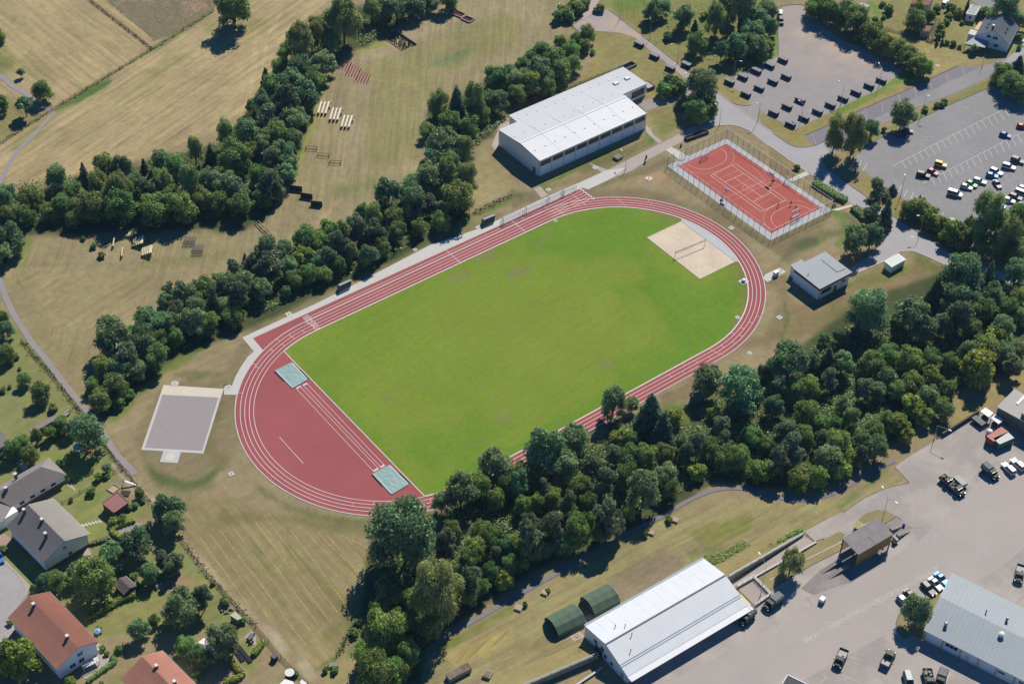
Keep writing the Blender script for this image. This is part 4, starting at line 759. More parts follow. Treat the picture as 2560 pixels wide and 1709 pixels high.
# ------------------------------------------------------------------ volleyball net, pit covers, small fixtures round the track
M_YEL = mat('yellow_paint', A(214, 176, 40), .5); M_TEAL = mat('teal_tarpaulin', A(150, 178, 174), .7, .08, 1.6, bump=.5); M_TEALE = mat('pale_teal_edge', A(196, 222, 220), .7)
a, b = (G(p) for p in T(2, 1, (1494, 797), (1770, 682))); vr = root('volleyball_net', a, ang(a, b), 'volleyball net between two yellow posts on the sand', 'volleyball net'); Lv = math.dist(a[:2], b[:2])
MB().tube((0, 0, 0), (0, 0, 2.55), .08).o('net_post', M_YEL, vr); MB().tube((Lv, 0, 0), (Lv, 0, 2.55), .08).o('net_post', M_YEL, vr); MB().poly([(.1, 0, 1.4), (Lv-.1, 0, 1.4), (Lv-.1, 0, 2.45), (.1, 0, 2.45)]).o('net', M_NETD, vr)
for q, lb in ((((180, 268), (330, 197), (472, 350), (338, 428)), 'teal tarpaulin over the sand pit at the concrete path end'), (((1075, 1215), (1225, 1136), (1398, 1310), (1245, 1400)), 'teal tarpaulin over the sand pit beside the big trees')):
    p = W(T(1, 2, *q)); c = (sum(x[0] for x in p)/4, sum(x[1] for x in p)/4); r = root('pit_cover', (*c, .06), 0, lb, 'pit cover', 'sand pit covers')
    l = [(x[0]-c[0], x[1]-c[1]) for x in p]; mb = MB(); N = 10; rr = random.Random(5)
    g = [[(l[0][0]*(1-i/N)*(1-j/N)+l[1][0]*(i/N)*(1-j/N)+l[2][0]*(i/N)*(j/N)+l[3][0]*(1-i/N)*(j/N), l[0][1]*(1-i/N)*(1-j/N)+l[1][1]*(i/N)*(1-j/N)+l[2][1]*(i/N)*(j/N)+l[3][1]*(1-i/N)*(j/N), .2+rr.uniform(-.05, .05)*(0 < i < N and 0 < j < N)) for j in range(N+1)] for i in range(N+1)]
    mb.v = [x for row in g for x in row]; mb.f = [(i*(N+1)+j, (i+1)*(N+1)+j, (i+1)*(N+1)+j+1, i*(N+1)+j+1) for i in range(N) for j in range(N)]; mb.m = [0]*len(mb.f); mb.o('tarpaulin', M_TEAL, r)
    for k in range(4):
        s_, e_ = l[k], l[(k+1) % 4]; MB().bar((*s_, .1), (*e_, .1), .28, .24).o('edge_beam', M_TEALE if k in (1, 3) else M_TEAL, r)
    for s_, e_ in ((l[1], l[2]), (l[3], l[0])):
        m_ = lerp(s_, e_, .45); n_ = Vector((m_[0]-0, m_[1]-0)).normalized(); MB().bar((m_[0]+n_.x*.4, m_[1]+n_.y*.4, .05), (e_[0]+n_.x*.4, e_[1]+n_.y*.4, .05), .5, .06).o('dark_gap_strip', M_BLACK, r)  # flat black strip drawn for the dark gap along the cover's edge
def drain(p, label, s=1.1):
    r = root('drain_cover', p, .0, label, 'drain cover', 'square drain covers'); MB().box(-s/2, s/2, -s/2, s/2, 0, .09).o('concrete_frame', M_CONC, r); MB().box(-.22, .22, -.22, .22, .085, .12).o('grate', M_POST, r)
for pt, lb, s in ((T1(2, 1, 2013, 525), 'square drain cover between the track bend and the court fence', 1.5), (T1(2, 1, 335, 175), 'square drain cover in brown soil below the gymnasium corner', 1.5), (T1(1, 1, 2045, 520), 'square drain cover next to the goal side team shelter', 1.8), (T1(1, 1, 300, 1315), 'square drain cover at the finish of the sprint straight', 1.7), (T1(0, 2, 2122, 1212), 'square drain cover in grass below the shot put field', 1.4),
        (T1(0, 2, 2098, 420), 'square drain cover where the path meets the shot put field', 1.7), (T1(2, 0, 762, 1540), 'pale drain cover in front of the gymnasium windows', 1.5), (T1(3, 1, 105, 1345), 'pale drain cover on the slope below the clubhouse', 1.5), (T1(2, 2, 2180, 105), 'pale drain cover outside the break line bend', 1.3), (T1(2, 1, 400, 460), 'drain cover inside the track near the sprint start', 1.), (T1(3, 0, 1555, 605), 'white drain cover in the grass by the long hedge', 1.4), (T1(1, 1, 1460, 725), 'pale drain cover in the strip beside the dark hedge belt', 1.2), (T1(2, 1, 2070, 1345), 'pale green hatch box inside the right bend kerb', 1.3)):
    drain(G(pt), lb, s)
p = G(T1(0, 2, 1605, 385)); r = root('round_hatch', p, 0, 'round concrete hatch behind the shot put field', 'hatch'); MB().tube((0, 0, 0), (0, 0, .1), 1.05, n=20).o('concrete_ring', M_CONC, r); MB().tube((0, 0, .09), (0, 0, .16), .42, n=16).o('lid', M_STEEL, r)
p = G(T1(2, 1, 2125, 1015)); r = root('water_tank', p, 0, 'small white tank on a concrete pad inside the bend', 'tank'); MB().box(-1.3, 1.3, -1.1, 1.1, 0, .1).o('concrete_pad', M_CONC, r); MB().tube((0, 0, .1), (0, 0, .75), .62, n=16).ball((0, 0, .75), .62, 16, sz=.3, half=True).o('tank_body', M_ALU, r)
p = G(T1(3, 1, 70, 960)); sheet('service_pad', W(T(3, 1, (-25, 950), (110, 888), (165, 928), (-5, 1020), (-45, 990))), .05, M_CONC)
r = root('switch_cabinet', p, 0., 'white cabinet on the pad beside the track bend', 'cabinet'); MB().box(-.8, .8, -.5, .5, .05, 1.5).o('cabinet_body', M_ALU, r); MB().box(-.85, .85, -.55, .55, 1.5, 1.6).o('cabinet_lid', M_ALU, r)
p = G(T1(3, 1, 118, 930)); r = root('water_post', p, 0., 'short dark post beside the white cabinet', 'post'); MB().tube((0, 0, 0), (0, 0, 1.1), .07).box(-.12, .12, -.1, .1, 1., 1.25).o('post_body', M_POST, r)
p = G(T1(2, 1, 1255, 72)); r = root('hydrant', p, 0., 'dark hydrant post on a pale pad in bare soil', 'hydrant'); MB().box(-1.1, 1.1, -1, 1, 0, .12).o('concrete_pad', M_PALE, r); MB().tube((0, 0, .1), (0, 0, 1.3), .1).ball((0, 0, 1.3), .14).o('post_body', M_DARK, r)
# team shelters
M_POLY = mat('milky_plastic', A(222, 226, 230), .4, .05); _n = M_POLY.node_tree.nodes; _t = _n.new('ShaderNodeBsdfTranslucent'); _t.inputs[0].default_value = (.8, .82, .85, 1); _x = _n.new('ShaderNodeMixShader'); _x.inputs[0].default_value = .6
for a_, b_ in ((_n['Principled BSDF'].outputs[0], _x.inputs[1]), (_t.outputs[0], _x.inputs[2]), (_x.outputs[0], _n['Material Output'].inputs['Surface'])): M_POLY.node_tree.links.new(a_, b_)
M_NAVY = mat('dark_blue_seat', A(110, 116, 140), .6)
def shelter(p, rz, L_, label):
    r = root('team_shelter', (p[0], p[1], .02), rz, label, 'team shelter', 'team shelters'); pr = [(1.25, 0.), (1.3, .9), (1.1, 1.7), (.55, 2.15), (-.25, 2.25)]
    for k in range(4):
        (y0, z0), (y1, z1) = pr[k], pr[k+1]
        MB().hexa([(-L_/2, y0, z0), (L_/2, y0, z0), (L_/2, y1, z1), (-L_/2, y1, z1)], [(-L_/2, y0-.03, z0+.05), (L_/2, y0-.03, z0+.05), (L_/2, y1-.03, z1+.05), (-L_/2, y1-.03, z1+.05)]).o('roof_panel', M_POLY, r)
    for s in (-L_/2, L_/2): MB().poly([(s, y, z) for y, z in pr]+[(s, .2, 0)]).o('end_panel', M_NAVY, r); MB().tube((s, -.25, 2.25), (s, .2, 0), .04, n=5).o('strut', M_ALU, r)
    MB().box(-L_/2+.1, L_/2-.1, .5, .95, .4, .5).box(-L_/2+.1, L_/2-.1, .95, 1.05, .5, 1.1).o('bench', M_NAVY, r)
for q, lb in ((Z8((235, 1050), (415, 975)), 'silver roofed team shelter near the goals'), (T(1, 1, (778, 1105), (872, 1062)), 'silver roofed team shelter standing alone near the finish line')):
    a, b = W(q); shelter(((a[0]+b[0])/2, (a[1]+b[1])/2+.2), ang(a, b), math.dist(a, b)*1.15, lb)
# planter trough, block, bins, benches
M_WOOD = mat('weathered_dark_wood', A(96, 84, 80), .85, .2, 3.); M_SOIL = mat('dark_soil', A(92, 72, 66), .95, .2, 2.)
a, b = W(T(2, 0, (1605, 1300), (1805, 1228))); L_ = math.dist(a, b); r = root('trough', (*a, 0), ang(a, b), 'long dark wooden trough between the path and the court', 'trough')
MB().box(0, L_, 0, .22, 0, 1.).o('side_board', M_WOOD, r); MB().box(0, L_, 1.5, 1.72, 0, 1.).o('side_board', M_WOOD, r); MB().box(0, .2, .22, 1.5, 0, 1.).o('end_board', M_WOOD, r); MB().box(L_-.2, L_, .22, 1.5, 0, 1.).o('end_board', M_WOOD, r); MB().box(.2, L_-.2, .22, 1.5, 0, .55).o('soil', M_SOIL, r)
p = G(T1(2, 0, 970, 1455)); r = root('concrete_shaft', p, .1, 'square grey concrete shaft below the gymnasium wall', 'shaft'); MB().box(-1.3, 1.3, -1.1, 1.1, 0, .8).o('shaft_wall', mat('old_concrete', A(140, 134, 128), .9, .15, 3.), r); MB().box(-1.1, 1.1, -.9, .9, .8, .9).o('cover_slab', MATS['old_concrete'], r)
for pt, lb in ((T1(2, 0, 1232, 1450), 'dark litter bin beside the path opposite the gymnasium'), (T1(2, 0, 1550, 1345), 'dark litter bin near the end of the wooden trough'), (T1(2, 0, 1218, 1498), 'dark litter bin on the grass below the path')):
    p = G(pt); r = root('litter_bin', p, 0, lb, 'bin', 'litter bins'); MB().tube((0, 0, .15), (0, 0, 1.), .3, .34, 10).o('bin_body', M_DARK, r); MB().tube((0, 0, 0), (0, 0, .2), .08).o('bin_post', M_POST, r)
def bench(p, rz, label, L_=1.8):
    r = root('bench', p, rz, label, 'bench', 'benches'); MB().box(-L_/2, L_/2, -.2, .2, .42, .48).o('seat', M_WOOD, r); MB().box(-L_/2, L_/2, .2, .26, .55, .9).o('backrest', M_WOOD, r)
    for s in (-1, 1): MB().box(s*L_*.38-.05, s*L_*.38+.05, -.2, .25, 0, .42).o('leg', M_POST, r)
for pt, lb in ((T1(3, 1, 605, 330), 'dark bench at the corner of the court fence'), (T1(3, 1, 625, 275), 'dark bench beside the clipped hedge by the court'), (T1(3, 1, 810, 100), 'pale bench in the grass by the access road')): bench(G(pt), dY, lb)
def tabl(p, label):
    r = root('picnic_table', p, .6, label, 'picnic table', 'picnic tables'); MB().box(-1., 1., -.4, .4, .7, .76).o('tabletop', M_WOOD, r)
    for s in (-1, 1): MB().box(-1., 1., s*.75-.15, s*.75+.15, .42, .47).o('seat', M_WOOD, r); MB().bar((s*.8, -.7, 0), (s*.8, .7, .02), .08, .08).bar((s*.8, 0, 0), (s*.8, 0, .7), .08, .08).o('leg', M_POST, r)
tabl(G(T1(2, 0, 1225, 212)), 'picnic table in the shade under the lawn trees')
# ------------------------------------------------------------------ dark storage boxes on the gravel lot
M_BOXT = mat('grey_box_top', A(152, 150, 152), .85, .08, 2.); M_BOXD = mat('dark_box_boards', A(52, 54, 68), .7, .15, 2., rnd=.25); M_BOXG = mat('dark_gloss_panel', A(50, 60, 84), .25, .1, 1., spec=.6, rnd=.4); M_BOXN = mat('recess_shade_black', (.012, .012, .015), .9)  # last one: near-black colour painted for the shade inside openings
qa, qb = (G(p) for p in Z2((430, 455), (585, 525))); BZ = ang(qa, qb); BL = 3.5
bx = root('storage_box', (0, 0, 0)); BD, BH = 1.55, 1.45
MB().box(0, BL, .1, BD, 0, BH-.1).o('body', M_BOXD, bx); MB().box(-.08, BL+.08, -.02, BD+.08, BH-.1, BH).o('top', M_BOXT, bx)
for k in range(3): MB().box(.12+k*(BL-.2)/3, (k+1)*(BL-.2)/3+.02, .03, .1, .12, BH-.18).o('front_panel', M_BOXG, bx)
MB().box(BL, BL+.04, .25, BD-.2, .1, BH-.2).o('side_hatch', M_BOXN, bx)
reg(bx); BOXES = []
bpos = [Z2(q)[0] for q in ((250, 630), (495, 540), (745, 430), (985, 330), (1230, 225), (550, 850), (795, 740), (1045, 620), (1290, 530), (1060, 1195), (1305, 1080), (1545, 965), (1370, 1405), (1615, 1290), (1865, 1170), (2100, 1050))]+[T1(3, 0, *q) for q in ((690, 905), (808, 850), (928, 790), (1040, 740))]+[T1(2, 0, *q) for q in ((1168, 410), (1308, 520), (1453, 630), (1600, 600))]
for i, p in enumerate(bpos):
    o = bx if i == 0 else copy_tree(bx)
    c = G((p[0]-1, p[1]+3)); d = Vector((math.cos(BZ), math.sin(BZ), 0)); n_ = Vector((-d.y, d.x, 0))
    o.location = c-d*BL/2-n_*BD/2; o.location.z = .03; o.rotation_euler.z = BZ; o['category'] = 'storage box'; BOXES.append((o, p))
# ------------------------------------------------------------------ obstacle course
M_RED = mat('red_brown_timber', A(150, 96, 84), .85, .2, 3.); M_WHT = mat('white_painted_beam', A(236, 226, 208), .7, .05); M_BRN = mat('dark_brown_boards', A(92, 74, 72), .85, .15, 2.); M_BAMB = mat('cream_post', A(226, 214, 170), .7)
k = 0; names = ('by the tree belt', 'in the middle', 'at the meadow side')
for g_ in range(3):
    ox, oy = g_*85, g_*57
    for j in range(5):
        a, b = W(T(1, 0, (737+27*j+ox, 640+4*j+oy), (787+23*j+ox, 540+10*j+oy))); L_ = math.dist(a, b); r = root('low_hurdle', (*a, 0), ang(a, b), None, 'hurdle', 'rows of low red hurdles')
        r['label'] = ('low red hurdle, %s in the group %s' % (('first', 'second', 'third', 'fourth', 'last')[j], names[g_]))
        MB().bar((0, 0, .55), (L_, 0, .55), .18, .22).o('rail', M_RED, r)
        for t in (.05, .35, .65, .95): MB().box(L_*t-.08, L_*t+.08, -.08, .08, 0, .5).o('leg', M_BRN, r)
    sheet('worn_soil', W(T(1, 0, (725+ox, 650+oy), (785+ox, 535+oy), (880+ox, 575+oy), (835+ox, 680+oy))), .012, mat('reddish_soil', A(168, 138, 118), .95, .2, 1.))
for g_ in range(3):
    ox, oy = ((0, 0), (108, 58), (213, 125))[g_]
    for j in range(3):
        a, b = W(T(1, 0, (572+33*j+ox, 1058+2*j+oy), (603+34*j+ox, 955+1*j+oy))); L_ = math.dist(a, b); r = root('white_beam', (*a, 0), ang(a, b), 'white balance beam, %s of the group %s' % (('first', 'middle', 'last')[j], ('by the tree belt', 'at the centre', 'at the meadow side')[g_]), 'balance beam', 'white balance beams')
        MB().box(0, L_, -.28, .28, .75, 1.1).o('beam', M_WHT, r)
        for t in (.06, .94): MB().box(L_*t-.15, L_*t+.15, -.25, .25, 0, .75).o('leg', M_DARK, r)
    a, b = W(T(1, 0, (678+ox, 1000+oy), (695+ox, 945+oy))); L_ = math.dist(a, b); r = root('white_rail', (*a, 0), ang(a, b), 'thin white rail pair ending the beam group %s' % ('by the tree belt', 'at the centre', 'at the meadow side')[g_], 'rail', 'thin white rails')
    for y in (0, .45): MB().bar((0, y, 1.), (L_, y, 1.), .09, .09).o('rail', M_WHT, r)
    for t in (.05, .95): MB().box(L_*t-.06, L_*t+.06, -.03, .5, 0, .96).o('leg', M_WHT, r)
for q, lb in ((((455, 1378), (555, 1384)), 'low brown crawl frame closest to the white beams'), (((562, 1440), (668, 1448)), 'low brown crawl frame, second from the white beams'), (((672, 1508), (778, 1514)), 'low brown crawl frame farthest from the white beams')):
    a, b = W(T(1, 0, *q)); L_ = math.dist(a, b); r = root('crawl_frame', (*a, 0), ang(a, b), lb, 'frame', 'brown crawl frames')
    for y in (0, 1.2): MB().bar((0, y, .75), (L_, y, .75), .12, .12).o('rail', M_BRN, r)
    for t in (0, 1):
        MB().bar((L_*t, -.05, .7), (L_*t, 1.25, .7), .12, .12).o('cross_bar', M_BRN, r)
        for y in (0, 1.2): MB().box(L_*t-.07, L_*t+.07, y-.07, y+.07, 0, .7).o('leg', M_BRN, r)
for q, lb in ((((305, 198), (413, 212)), 'dark brown climbing wall next to the tree belt'), (((403, 266), (508, 282)), 'dark brown climbing wall, middle of three'), (((498, 340), (598, 352)), 'dark brown climbing wall farthest out in the meadow')):
    a, b = W(T(1, 1, *q)); a = (a[0]+.9, a[1]+.9); b = (b[0]+.9, b[1]+.9); L_ = math.dist(a, b); r = root('climbing_wall', (*a, 0), ang(a, b), lb, 'climbing wall', 'brown climbing walls')
    for k in range(7): MB().box(.1, L_-.1, 0, .16, .05+k*.27, .29+k*.27).o('plank', M_BRN, r)
    for x in (0, L_): MB().box(x-.1, x+.1, -.06, .22, 0, 1.95).o('post', M_WOOD, r)
for q, lb in ((((1728, 85), (1800, 128)), 'red brown pit frame tucked into the tree shade'), (((1795, 132), (1882, 172)), 'red brown pit frame, middle of three'), (((1880, 180), (1960, 216)), 'red brown pit frame farthest from the tree shade')):
    a, b = W(T(1, 0, *q)); L_ = math.dist(a, b); D_ = 3.0; r = root('jump_pit', (*a, 0), ang(a, b), lb, 'jump pit', 'red brown jump pits')
    for y in (0, D_): MB().box(0, L_, y-.15, y+.15, 0, .55).o('side_board', mat('pale_board', A(190, 160, 140)), r)
    for x in (.1, L_-.1): MB().box(x-.15, x+.15, .15, D_-.15, 0, .55).o('end_board', MATS['pale_board'], r)
    MB().box(.25, L_-.25, .15, D_-.15, 0, .06).o('pit_floor', mat('dark_red_soil', A(78, 44, 48), .95), r)
q = T(1, 0, (1160, 345), (1285, 292), (1470, 415), (1345, 470)); w4 = W(q); r = root('bed_frame', (*w4[0], 0), 0, 'rough grassy plot between two low timber beams', 'plot'); l = [(p[0]-w4[0][0], p[1]-w4[0][1]) for p in w4]
MB().bar((*l[1], .35), (*l[2], .35), .3, .7).o('beam', mat('grey_timber', A(110, 116, 110), .85, .15), r); MB().bar((*l[0], .12), (*l[3], .12), .25, .24).o('beam', mat('grey_timber_pale', A(168, 160, 140), .85, .15), r)
tf = MB(); rr = random.Random(9)
for k in range(700):
    u, v = rr.random(), rr.random(); x = l[0][0]*(1-u)*(1-v)+l[1][0]*u*(1-v)+l[2][0]*u*v+l[3][0]*(1-u)*v; y = l[0][1]*(1-u)*(1-v)+l[1][1]*u*(1-v)+l[2][1]*u*v+l[3][1]*(1-u)*v; s = rr.uniform(.1, .3); a_ = rr.random()*PI
    tf.poly([(x-s*math.cos(a_), y-s*math.sin(a_), .02), (x+s*math.cos(a_), y+s*math.sin(a_), .02), (x+rr.uniform(-.1, .1), y+rr.uniform(-.1, .1), rr.uniform(.25, .6))])
tf.o('weed_tufts', mat('weed_green', A(112, 112, 72), .9, .3, 2.), r, kind='stuff')
for q, lb in ((((10, 480), (90, 562)), 'narrow twin balance bars at the tree shade edge'), (((95, 565), (168, 632)), 'narrow twin balance bars out in the sun')):
    a, b = W(T(1, 1, *q)); L_ = math.dist(a, b); r = root('balance_bars', (*a, 0), ang(a, b), lb, 'balance bars', 'twin balance bars')
    for y in (-.45, .45): MB().bar((0, y, .8), (L_, y, .8), .2, .2).o('bar', mat('tan_timber', A(158, 142, 112), .85), r)
    for t in (.05, .5, .95):
        for y in (-.45, .45): MB().box(L_*t-.07, L_*t+.07, y-.07, y+.07, 0, .7).o('leg', M_BRN, r)
def step_beam(r, o0, a, b, z, wd=.17):
    a, b = G(a, z)-o0, G(b, z)-o0; MB().bar((a.x, a.y, z), (b.x, b.y, z), wd*2, .3).o('beam', M_BAMB, r)
    for t in (.08, .92): p = a+(b-a)*t; MB().box(p.x-.09, p.x+.09, p.y-.09, p.y+.09, 0, z-.15).o('leg', M_DARK, r)
for i, (u, v) in enumerate(((1160, 600), (1220, 690), (1302, 778))):
    r = root('step_beams', G(T1(0, 1, u, v)), 0, ('cream stepping beams in the tree shade', 'cream stepping beams half in the sun', 'cream stepping beams farthest from the trees')[i], 'stepping beams', 'groups of cream stepping beams'); o0 = G(T1(0, 1, u, v))
    for j in range(6): f = 30 if i == 0 else 72; step_beam(r, o0, T1(0, 1, u+16*j, v-5*j), T1(0, 1, u+16*j+11, v-5*j-f), .7+.22*j, .15 if j < 5 else .34)
for u, v, lb in ((1036, 690, 'single cream beam by the bushes'), (1115, 780, 'single cream beam out on the meadow')):
    o0 = G(T1(0, 1, u, v)); r = root('step_beam', o0, 0, lb, 'stepping beam', 'single cream beams'); step_beam(r, o0, T1(0, 1, u, v), T1(0, 1, u+13, v-78), 1.1)
for u, v, lb in ((1690, 690, 'dark climbing lattice touching the tree shade'), (1765, 770, 'dark climbing lattice out in the sun')):
    a = G(T1(0, 1, u, v)); b = G(T1(0, 1, u+100, v)); L_ = math.dist(a[:2], b[:2]); r = root('climbing_lattice', a, ang(a, b), lb, 'climbing frame', 'dark climbing lattices'); D_ = 3.2
    for k in range(5):
        x = L_*k/4
        MB().bar((x, 0, 0), (x, 0, 1.3), .1, .1).bar((x, D_, 0), (x, D_, 1.3), .1, .1).bar((x, 0, 1.3), (x, D_, 1.3), .1, .1).o('hoop', M_POST, r)
    for k in range(5): y = D_*k/4; MB().bar((0, y, 1.32), (L_, y, 1.32), .08, .08).bar((0, y, .6), (L_, y, .6), .06, .06).o('rung', M_POST, r)
# ------------------------------------------------------------------ buildings
M_WALL = mat('white_render', A(222, 224, 228, 1.45), .85, .05, 1.); M_PANEL = mat('white_metal_cladding', A(224, 226, 230, 1.4), .6, .04, .6); M_GLASS = mat('window_glass', (.03, .035, .045), .12, .05, spec=.7); M_BRONZE = mat('bronze_frame', A(96, 80, 62), .5); M_FRAME = mat('white_frame', A(230, 230, 228), .6)
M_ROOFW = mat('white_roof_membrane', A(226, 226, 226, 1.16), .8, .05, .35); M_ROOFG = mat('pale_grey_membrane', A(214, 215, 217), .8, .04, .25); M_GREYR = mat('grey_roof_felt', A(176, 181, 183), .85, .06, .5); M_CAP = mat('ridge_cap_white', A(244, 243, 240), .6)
M_TILER = mat('red_tile_shade_tone', A(150, 100, 84), .85, .22, 2.2, bump=.4); M_TILEP = mat('pink_roof_tile', A(188, 132, 112), .85, .2, 2.2, bump=.4); M_TILEG = mat('grey_roof_tile', A(150, 144, 140), .85, .12, 2.2, bump=.4); M_TILED = mat('slate_roof', A(104, 112, 120), .7, .08, 1.5); M_BRICK = mat('brown_brick', A(150, 104, 84), .9, .15, 3.); M_CHIM = mat('chimney_render', A(120, 110, 104), .9, .15, 3.); M_WOODY = mat('yellow_timber_cladding', A(196, 160, 92), .8, .12, 1.5)  # red tile darkened for a slope in shade; pink doubles as its lit tone
def slab(mb, p, th, m=0): return mb.hexa([(a, b, c-th) for a, b, c in p], p, m)
def window(par, x0, x1, z0, z1, y, side, frame=M_FRAME, nx=1, nz=1, glass=M_GLASS, name='window'):
    """window in a wall of the local box: side 'y0','y1' (wall at y) or 'x0','x1' (wall at x=y)."""
    s = -1 if side[1] == '0' else 1; t = .07
    def P(a, d, z): return (a, y+s*d, z) if side[0] == 'y' else (y+s*d, a, z)
    def bx_(mb, a0, a1, b0, b1, d0, d1):
        mb.hexa([P(a0, d0, b0), P(a1, d0, b0), P(a1, d1, b0), P(a0, d1, b0)], [P(a0, d0, b1), P(a1, d0, b1), P(a1, d1, b1), P(a0, d1, b1)])
    mb = MB()
    for i in range(nx+1): a = x0+(x1-x0)*i/nx; bx_(mb, a-t/2, a+t/2, z0, z1, -.02, .06)
    for j in range(nz+1): b = z0+(z1-z0)*j/nz; bx_(mb, x0-t/2, x1+t/2, b-t/2, b+t/2, -.018, .062)
    f = mb.o(name, frame, par); q = MB(); bx_(q, x0, x1, z0, z1, -.06, .03); q.o('pane', glass, f); return f
def door(par, x0, x1, z1, y, side, m, name='door'):
    s = -1 if side[1] == '0' else 1
    P = (lambda a, d, z: (a, y+s*d, z)) if side[0] == 'y' else (lambda a, d, z: (y+s*d, a, z))
    d_ = MB().hexa([P(x0, -.05, 0), P(x1, -.05, 0), P(x1, .05, 0), P(x0, .05, 0)], [P(x0, -.05, z1), P(x1, -.05, z1), P(x1, .05, z1), P(x0, .05, z1)]).o(name, m, par); h = x1-.18
    MB().hexa([P(h, .05, 1.), P(h+.1, .05, 1.), P(h+.1, .1, 1.), P(h, .1, 1.)], [P(h, .05, 1.1), P(h+.1, .05, 1.1), P(h+.1, .1, 1.1), P(h, .1, 1.1)]).o('handle', M_STEEL, d_); return d_
def gable_walls(L_, W_, he0, he1, hr, yr, o_, m, par, name='wall', z0=0.):
    mb = MB(); x0, x1, y0, y1 = o_, L_-o_, o_, W_-o_; e = lambda y: (he0+(hr-he0)*y/yr if y < yr else hr+(he1-hr)*(y-yr)/(W_-yr))-.16
    for x, rev in ((x0, 1), (x1, 0)):
        p = [(x, y0, z0), (x, y1, z0), (x, y1, e(y1)), (x, yr, e(yr)), (x, y0, e(y0))]; mb.poly(p[::-1] if rev else p)
    mb.poly([(x0, y0, z0), (x1, y0, z0), (x1, y0, e(y0)), (x0, y0, e(y0))]).poly([(x1, y1, z0), (x0, y1, z0), (x0, y1, e(y1)), (x1, y1, e(y1))]); return mb.o(name, m, par)
def gable_roof(L_, W_, he0, he1, hr, yr, m0, m1, par, th=.16, cap=None):
    a = slab(MB(), [(0, 0, he0), (L_, 0, he0), (L_, yr, hr), (0, yr, hr)], th).o('roof', m0, par); b = slab(MB(), [(0, yr+.004, hr), (L_, yr+.004, hr), (L_, W_, he1), (0, W_, he1)], th).o('roof', m1, par)
    if cap: MB().bar((-.02, yr, hr+.05), (L_+.02, yr, hr+.05), .5, .12).o('ridge_cap', cap, a)
    return a, b
# --- gymnasium
gx0, gx1, gy0, gy1 = 54.5, 99.9, 56.4, 78.0; gm = root('gymnasium', (gx0, gy0, 0), 0, 'long white gymnasium with a band of bronze windows and pale flat roof', 'sports hall'); GL, GW = gx1-gx0, gy1-gy0
HE, HRR = 6.4, 7.4; YR = 10.4
gable_walls(GL, GW, HE, 6.2, HRR, YR, .12, M_PANEL, gm); ra, rb = gable_roof(GL, GW, HE, 6.2, HRR, YR, M_ROOFW, M_ROOFG, gm, .25, M_CAP)  # back slope's shade put in as a greyer roof colour
MB().box(-.05, GL+.05, -.06, .06, HE-.35, HE+.06).o('fascia', M_CAP, gm); MB().bar((-.03, 0, HE), (-.03, YR, HRR), .12, .3).o('verge_trim', M_POST, gm)
bay = (GL-.3)/9
for k in range(9):
    x = .2+k*bay; MB().box(x-.1, x+.1, -.05, .13, 0, HE-.35).o('pilaster', M_FRAME, gm); window(gm, x+.45, x+bay-.35, 3.9, 5.6, .12, 'y0', M_BRONZE, 5, 1)
    MB().box(x+.2, x+bay-.2, .06, .13, .2, 3.6).o('wall_panel', M_PANEL, gm)
MB().tube((.05, -.08, 0), (.05, -.08, HE), .08).o('downpipe', M_POST, gm); MB().tube((GL-.05, -.08, 0), (GL-.05, -.08, HE), .08).o('downpipe', M_POST, gm)
door(gm, 1.9, 3.3, 2.4, .12, 'x0', mat('blue_grey_door', A(110, 120, 140), .6))
wg = (63.6-gx0, 113.2-gx0, 71.4-gy0, 83.8-gy0); HW = 4.7
MB().box(wg[0], wg[1], GW-.3, wg[3], 0, HW).box(GL-.3, wg[1], wg[2], GW-.3, 0, HW).o('annex_wall', M_PANEL, gm)
slab(MB(), [(wg[0]-.2, GW-.05, HW+.2), (wg[1]+.2, GW-.05, HW+.2), (wg[1]+.2, wg[3]+.2, HW+.2), (wg[0]-.2, wg[3]+.2, HW+.2)], .22).o('annex_roof', M_ROOFG, gm); slab(MB(), [(GL+.02, wg[2]-.2, HW+.2), (wg[1]+.2, wg[2]-.2, HW+.2), (wg[1]+.2, GW-.055, HW+.2), (GL+.02, GW-.055, HW+.2)], .22).o('annex_roof', M_ROOFG, gm)
window(gm, GL+6.8, GL+12.4, 1.2, 3.6, wg[2], 'y0', M_BRONZE, 5, 1); window(gm, GL+.6, GL+3.2, 1.4, 3.2, wg[2], 'y0', M_BRONZE, 2, 1); door(gm, GL+4., GL+5.4, 2.5, wg[2], 'y0', M_DARK)
dome = MB().box(-.32, .32, -.32, .32, 0, .03).ball((0, 0, .03), .3, 8, sz=.3, half=True).mesh('roof_dome', True)
def roofz(y): return HE+(HRR-HE)*y/YR if y < YR else HRR+(6.2-HRR)*(y-YR)/(GW-YR)
for k in range(11):
    o = obj('roof_dome', dome, M_CAP, ra); o.location = (2.2+k*4.15, 5.0, roofz(5.)+.02)
    o = obj('roof_dome', dome, M_CAP, rb); o.location = (1.5+k*4.15, 14.6, roofz(14.6)+.02)
for k in range(12): o = obj('roof_dome', dome, M_CAP, gm); o.location = (10.5+k*3.9, GW+2.6, HW+.22)
for u, v in ((1057, 722), (953, 767)):
    p = G(T1(2, 0, u, v), 5.); x, y = p.x-gx0, p.y-gy0; MB().box(x-1, x+1, y-.8, y+.8, HW+.2, HW+.7, tx=.2, ty=.2).o('skylight', M_CAP, gm)
sm = MB()
for k in range(1, 6): x = GL*k/6; sm.box(x-.03, x+.03, .1, YR-.3, 0, .02)
M_SEAM = mat('roof_seam', A(190, 192, 196), .8)
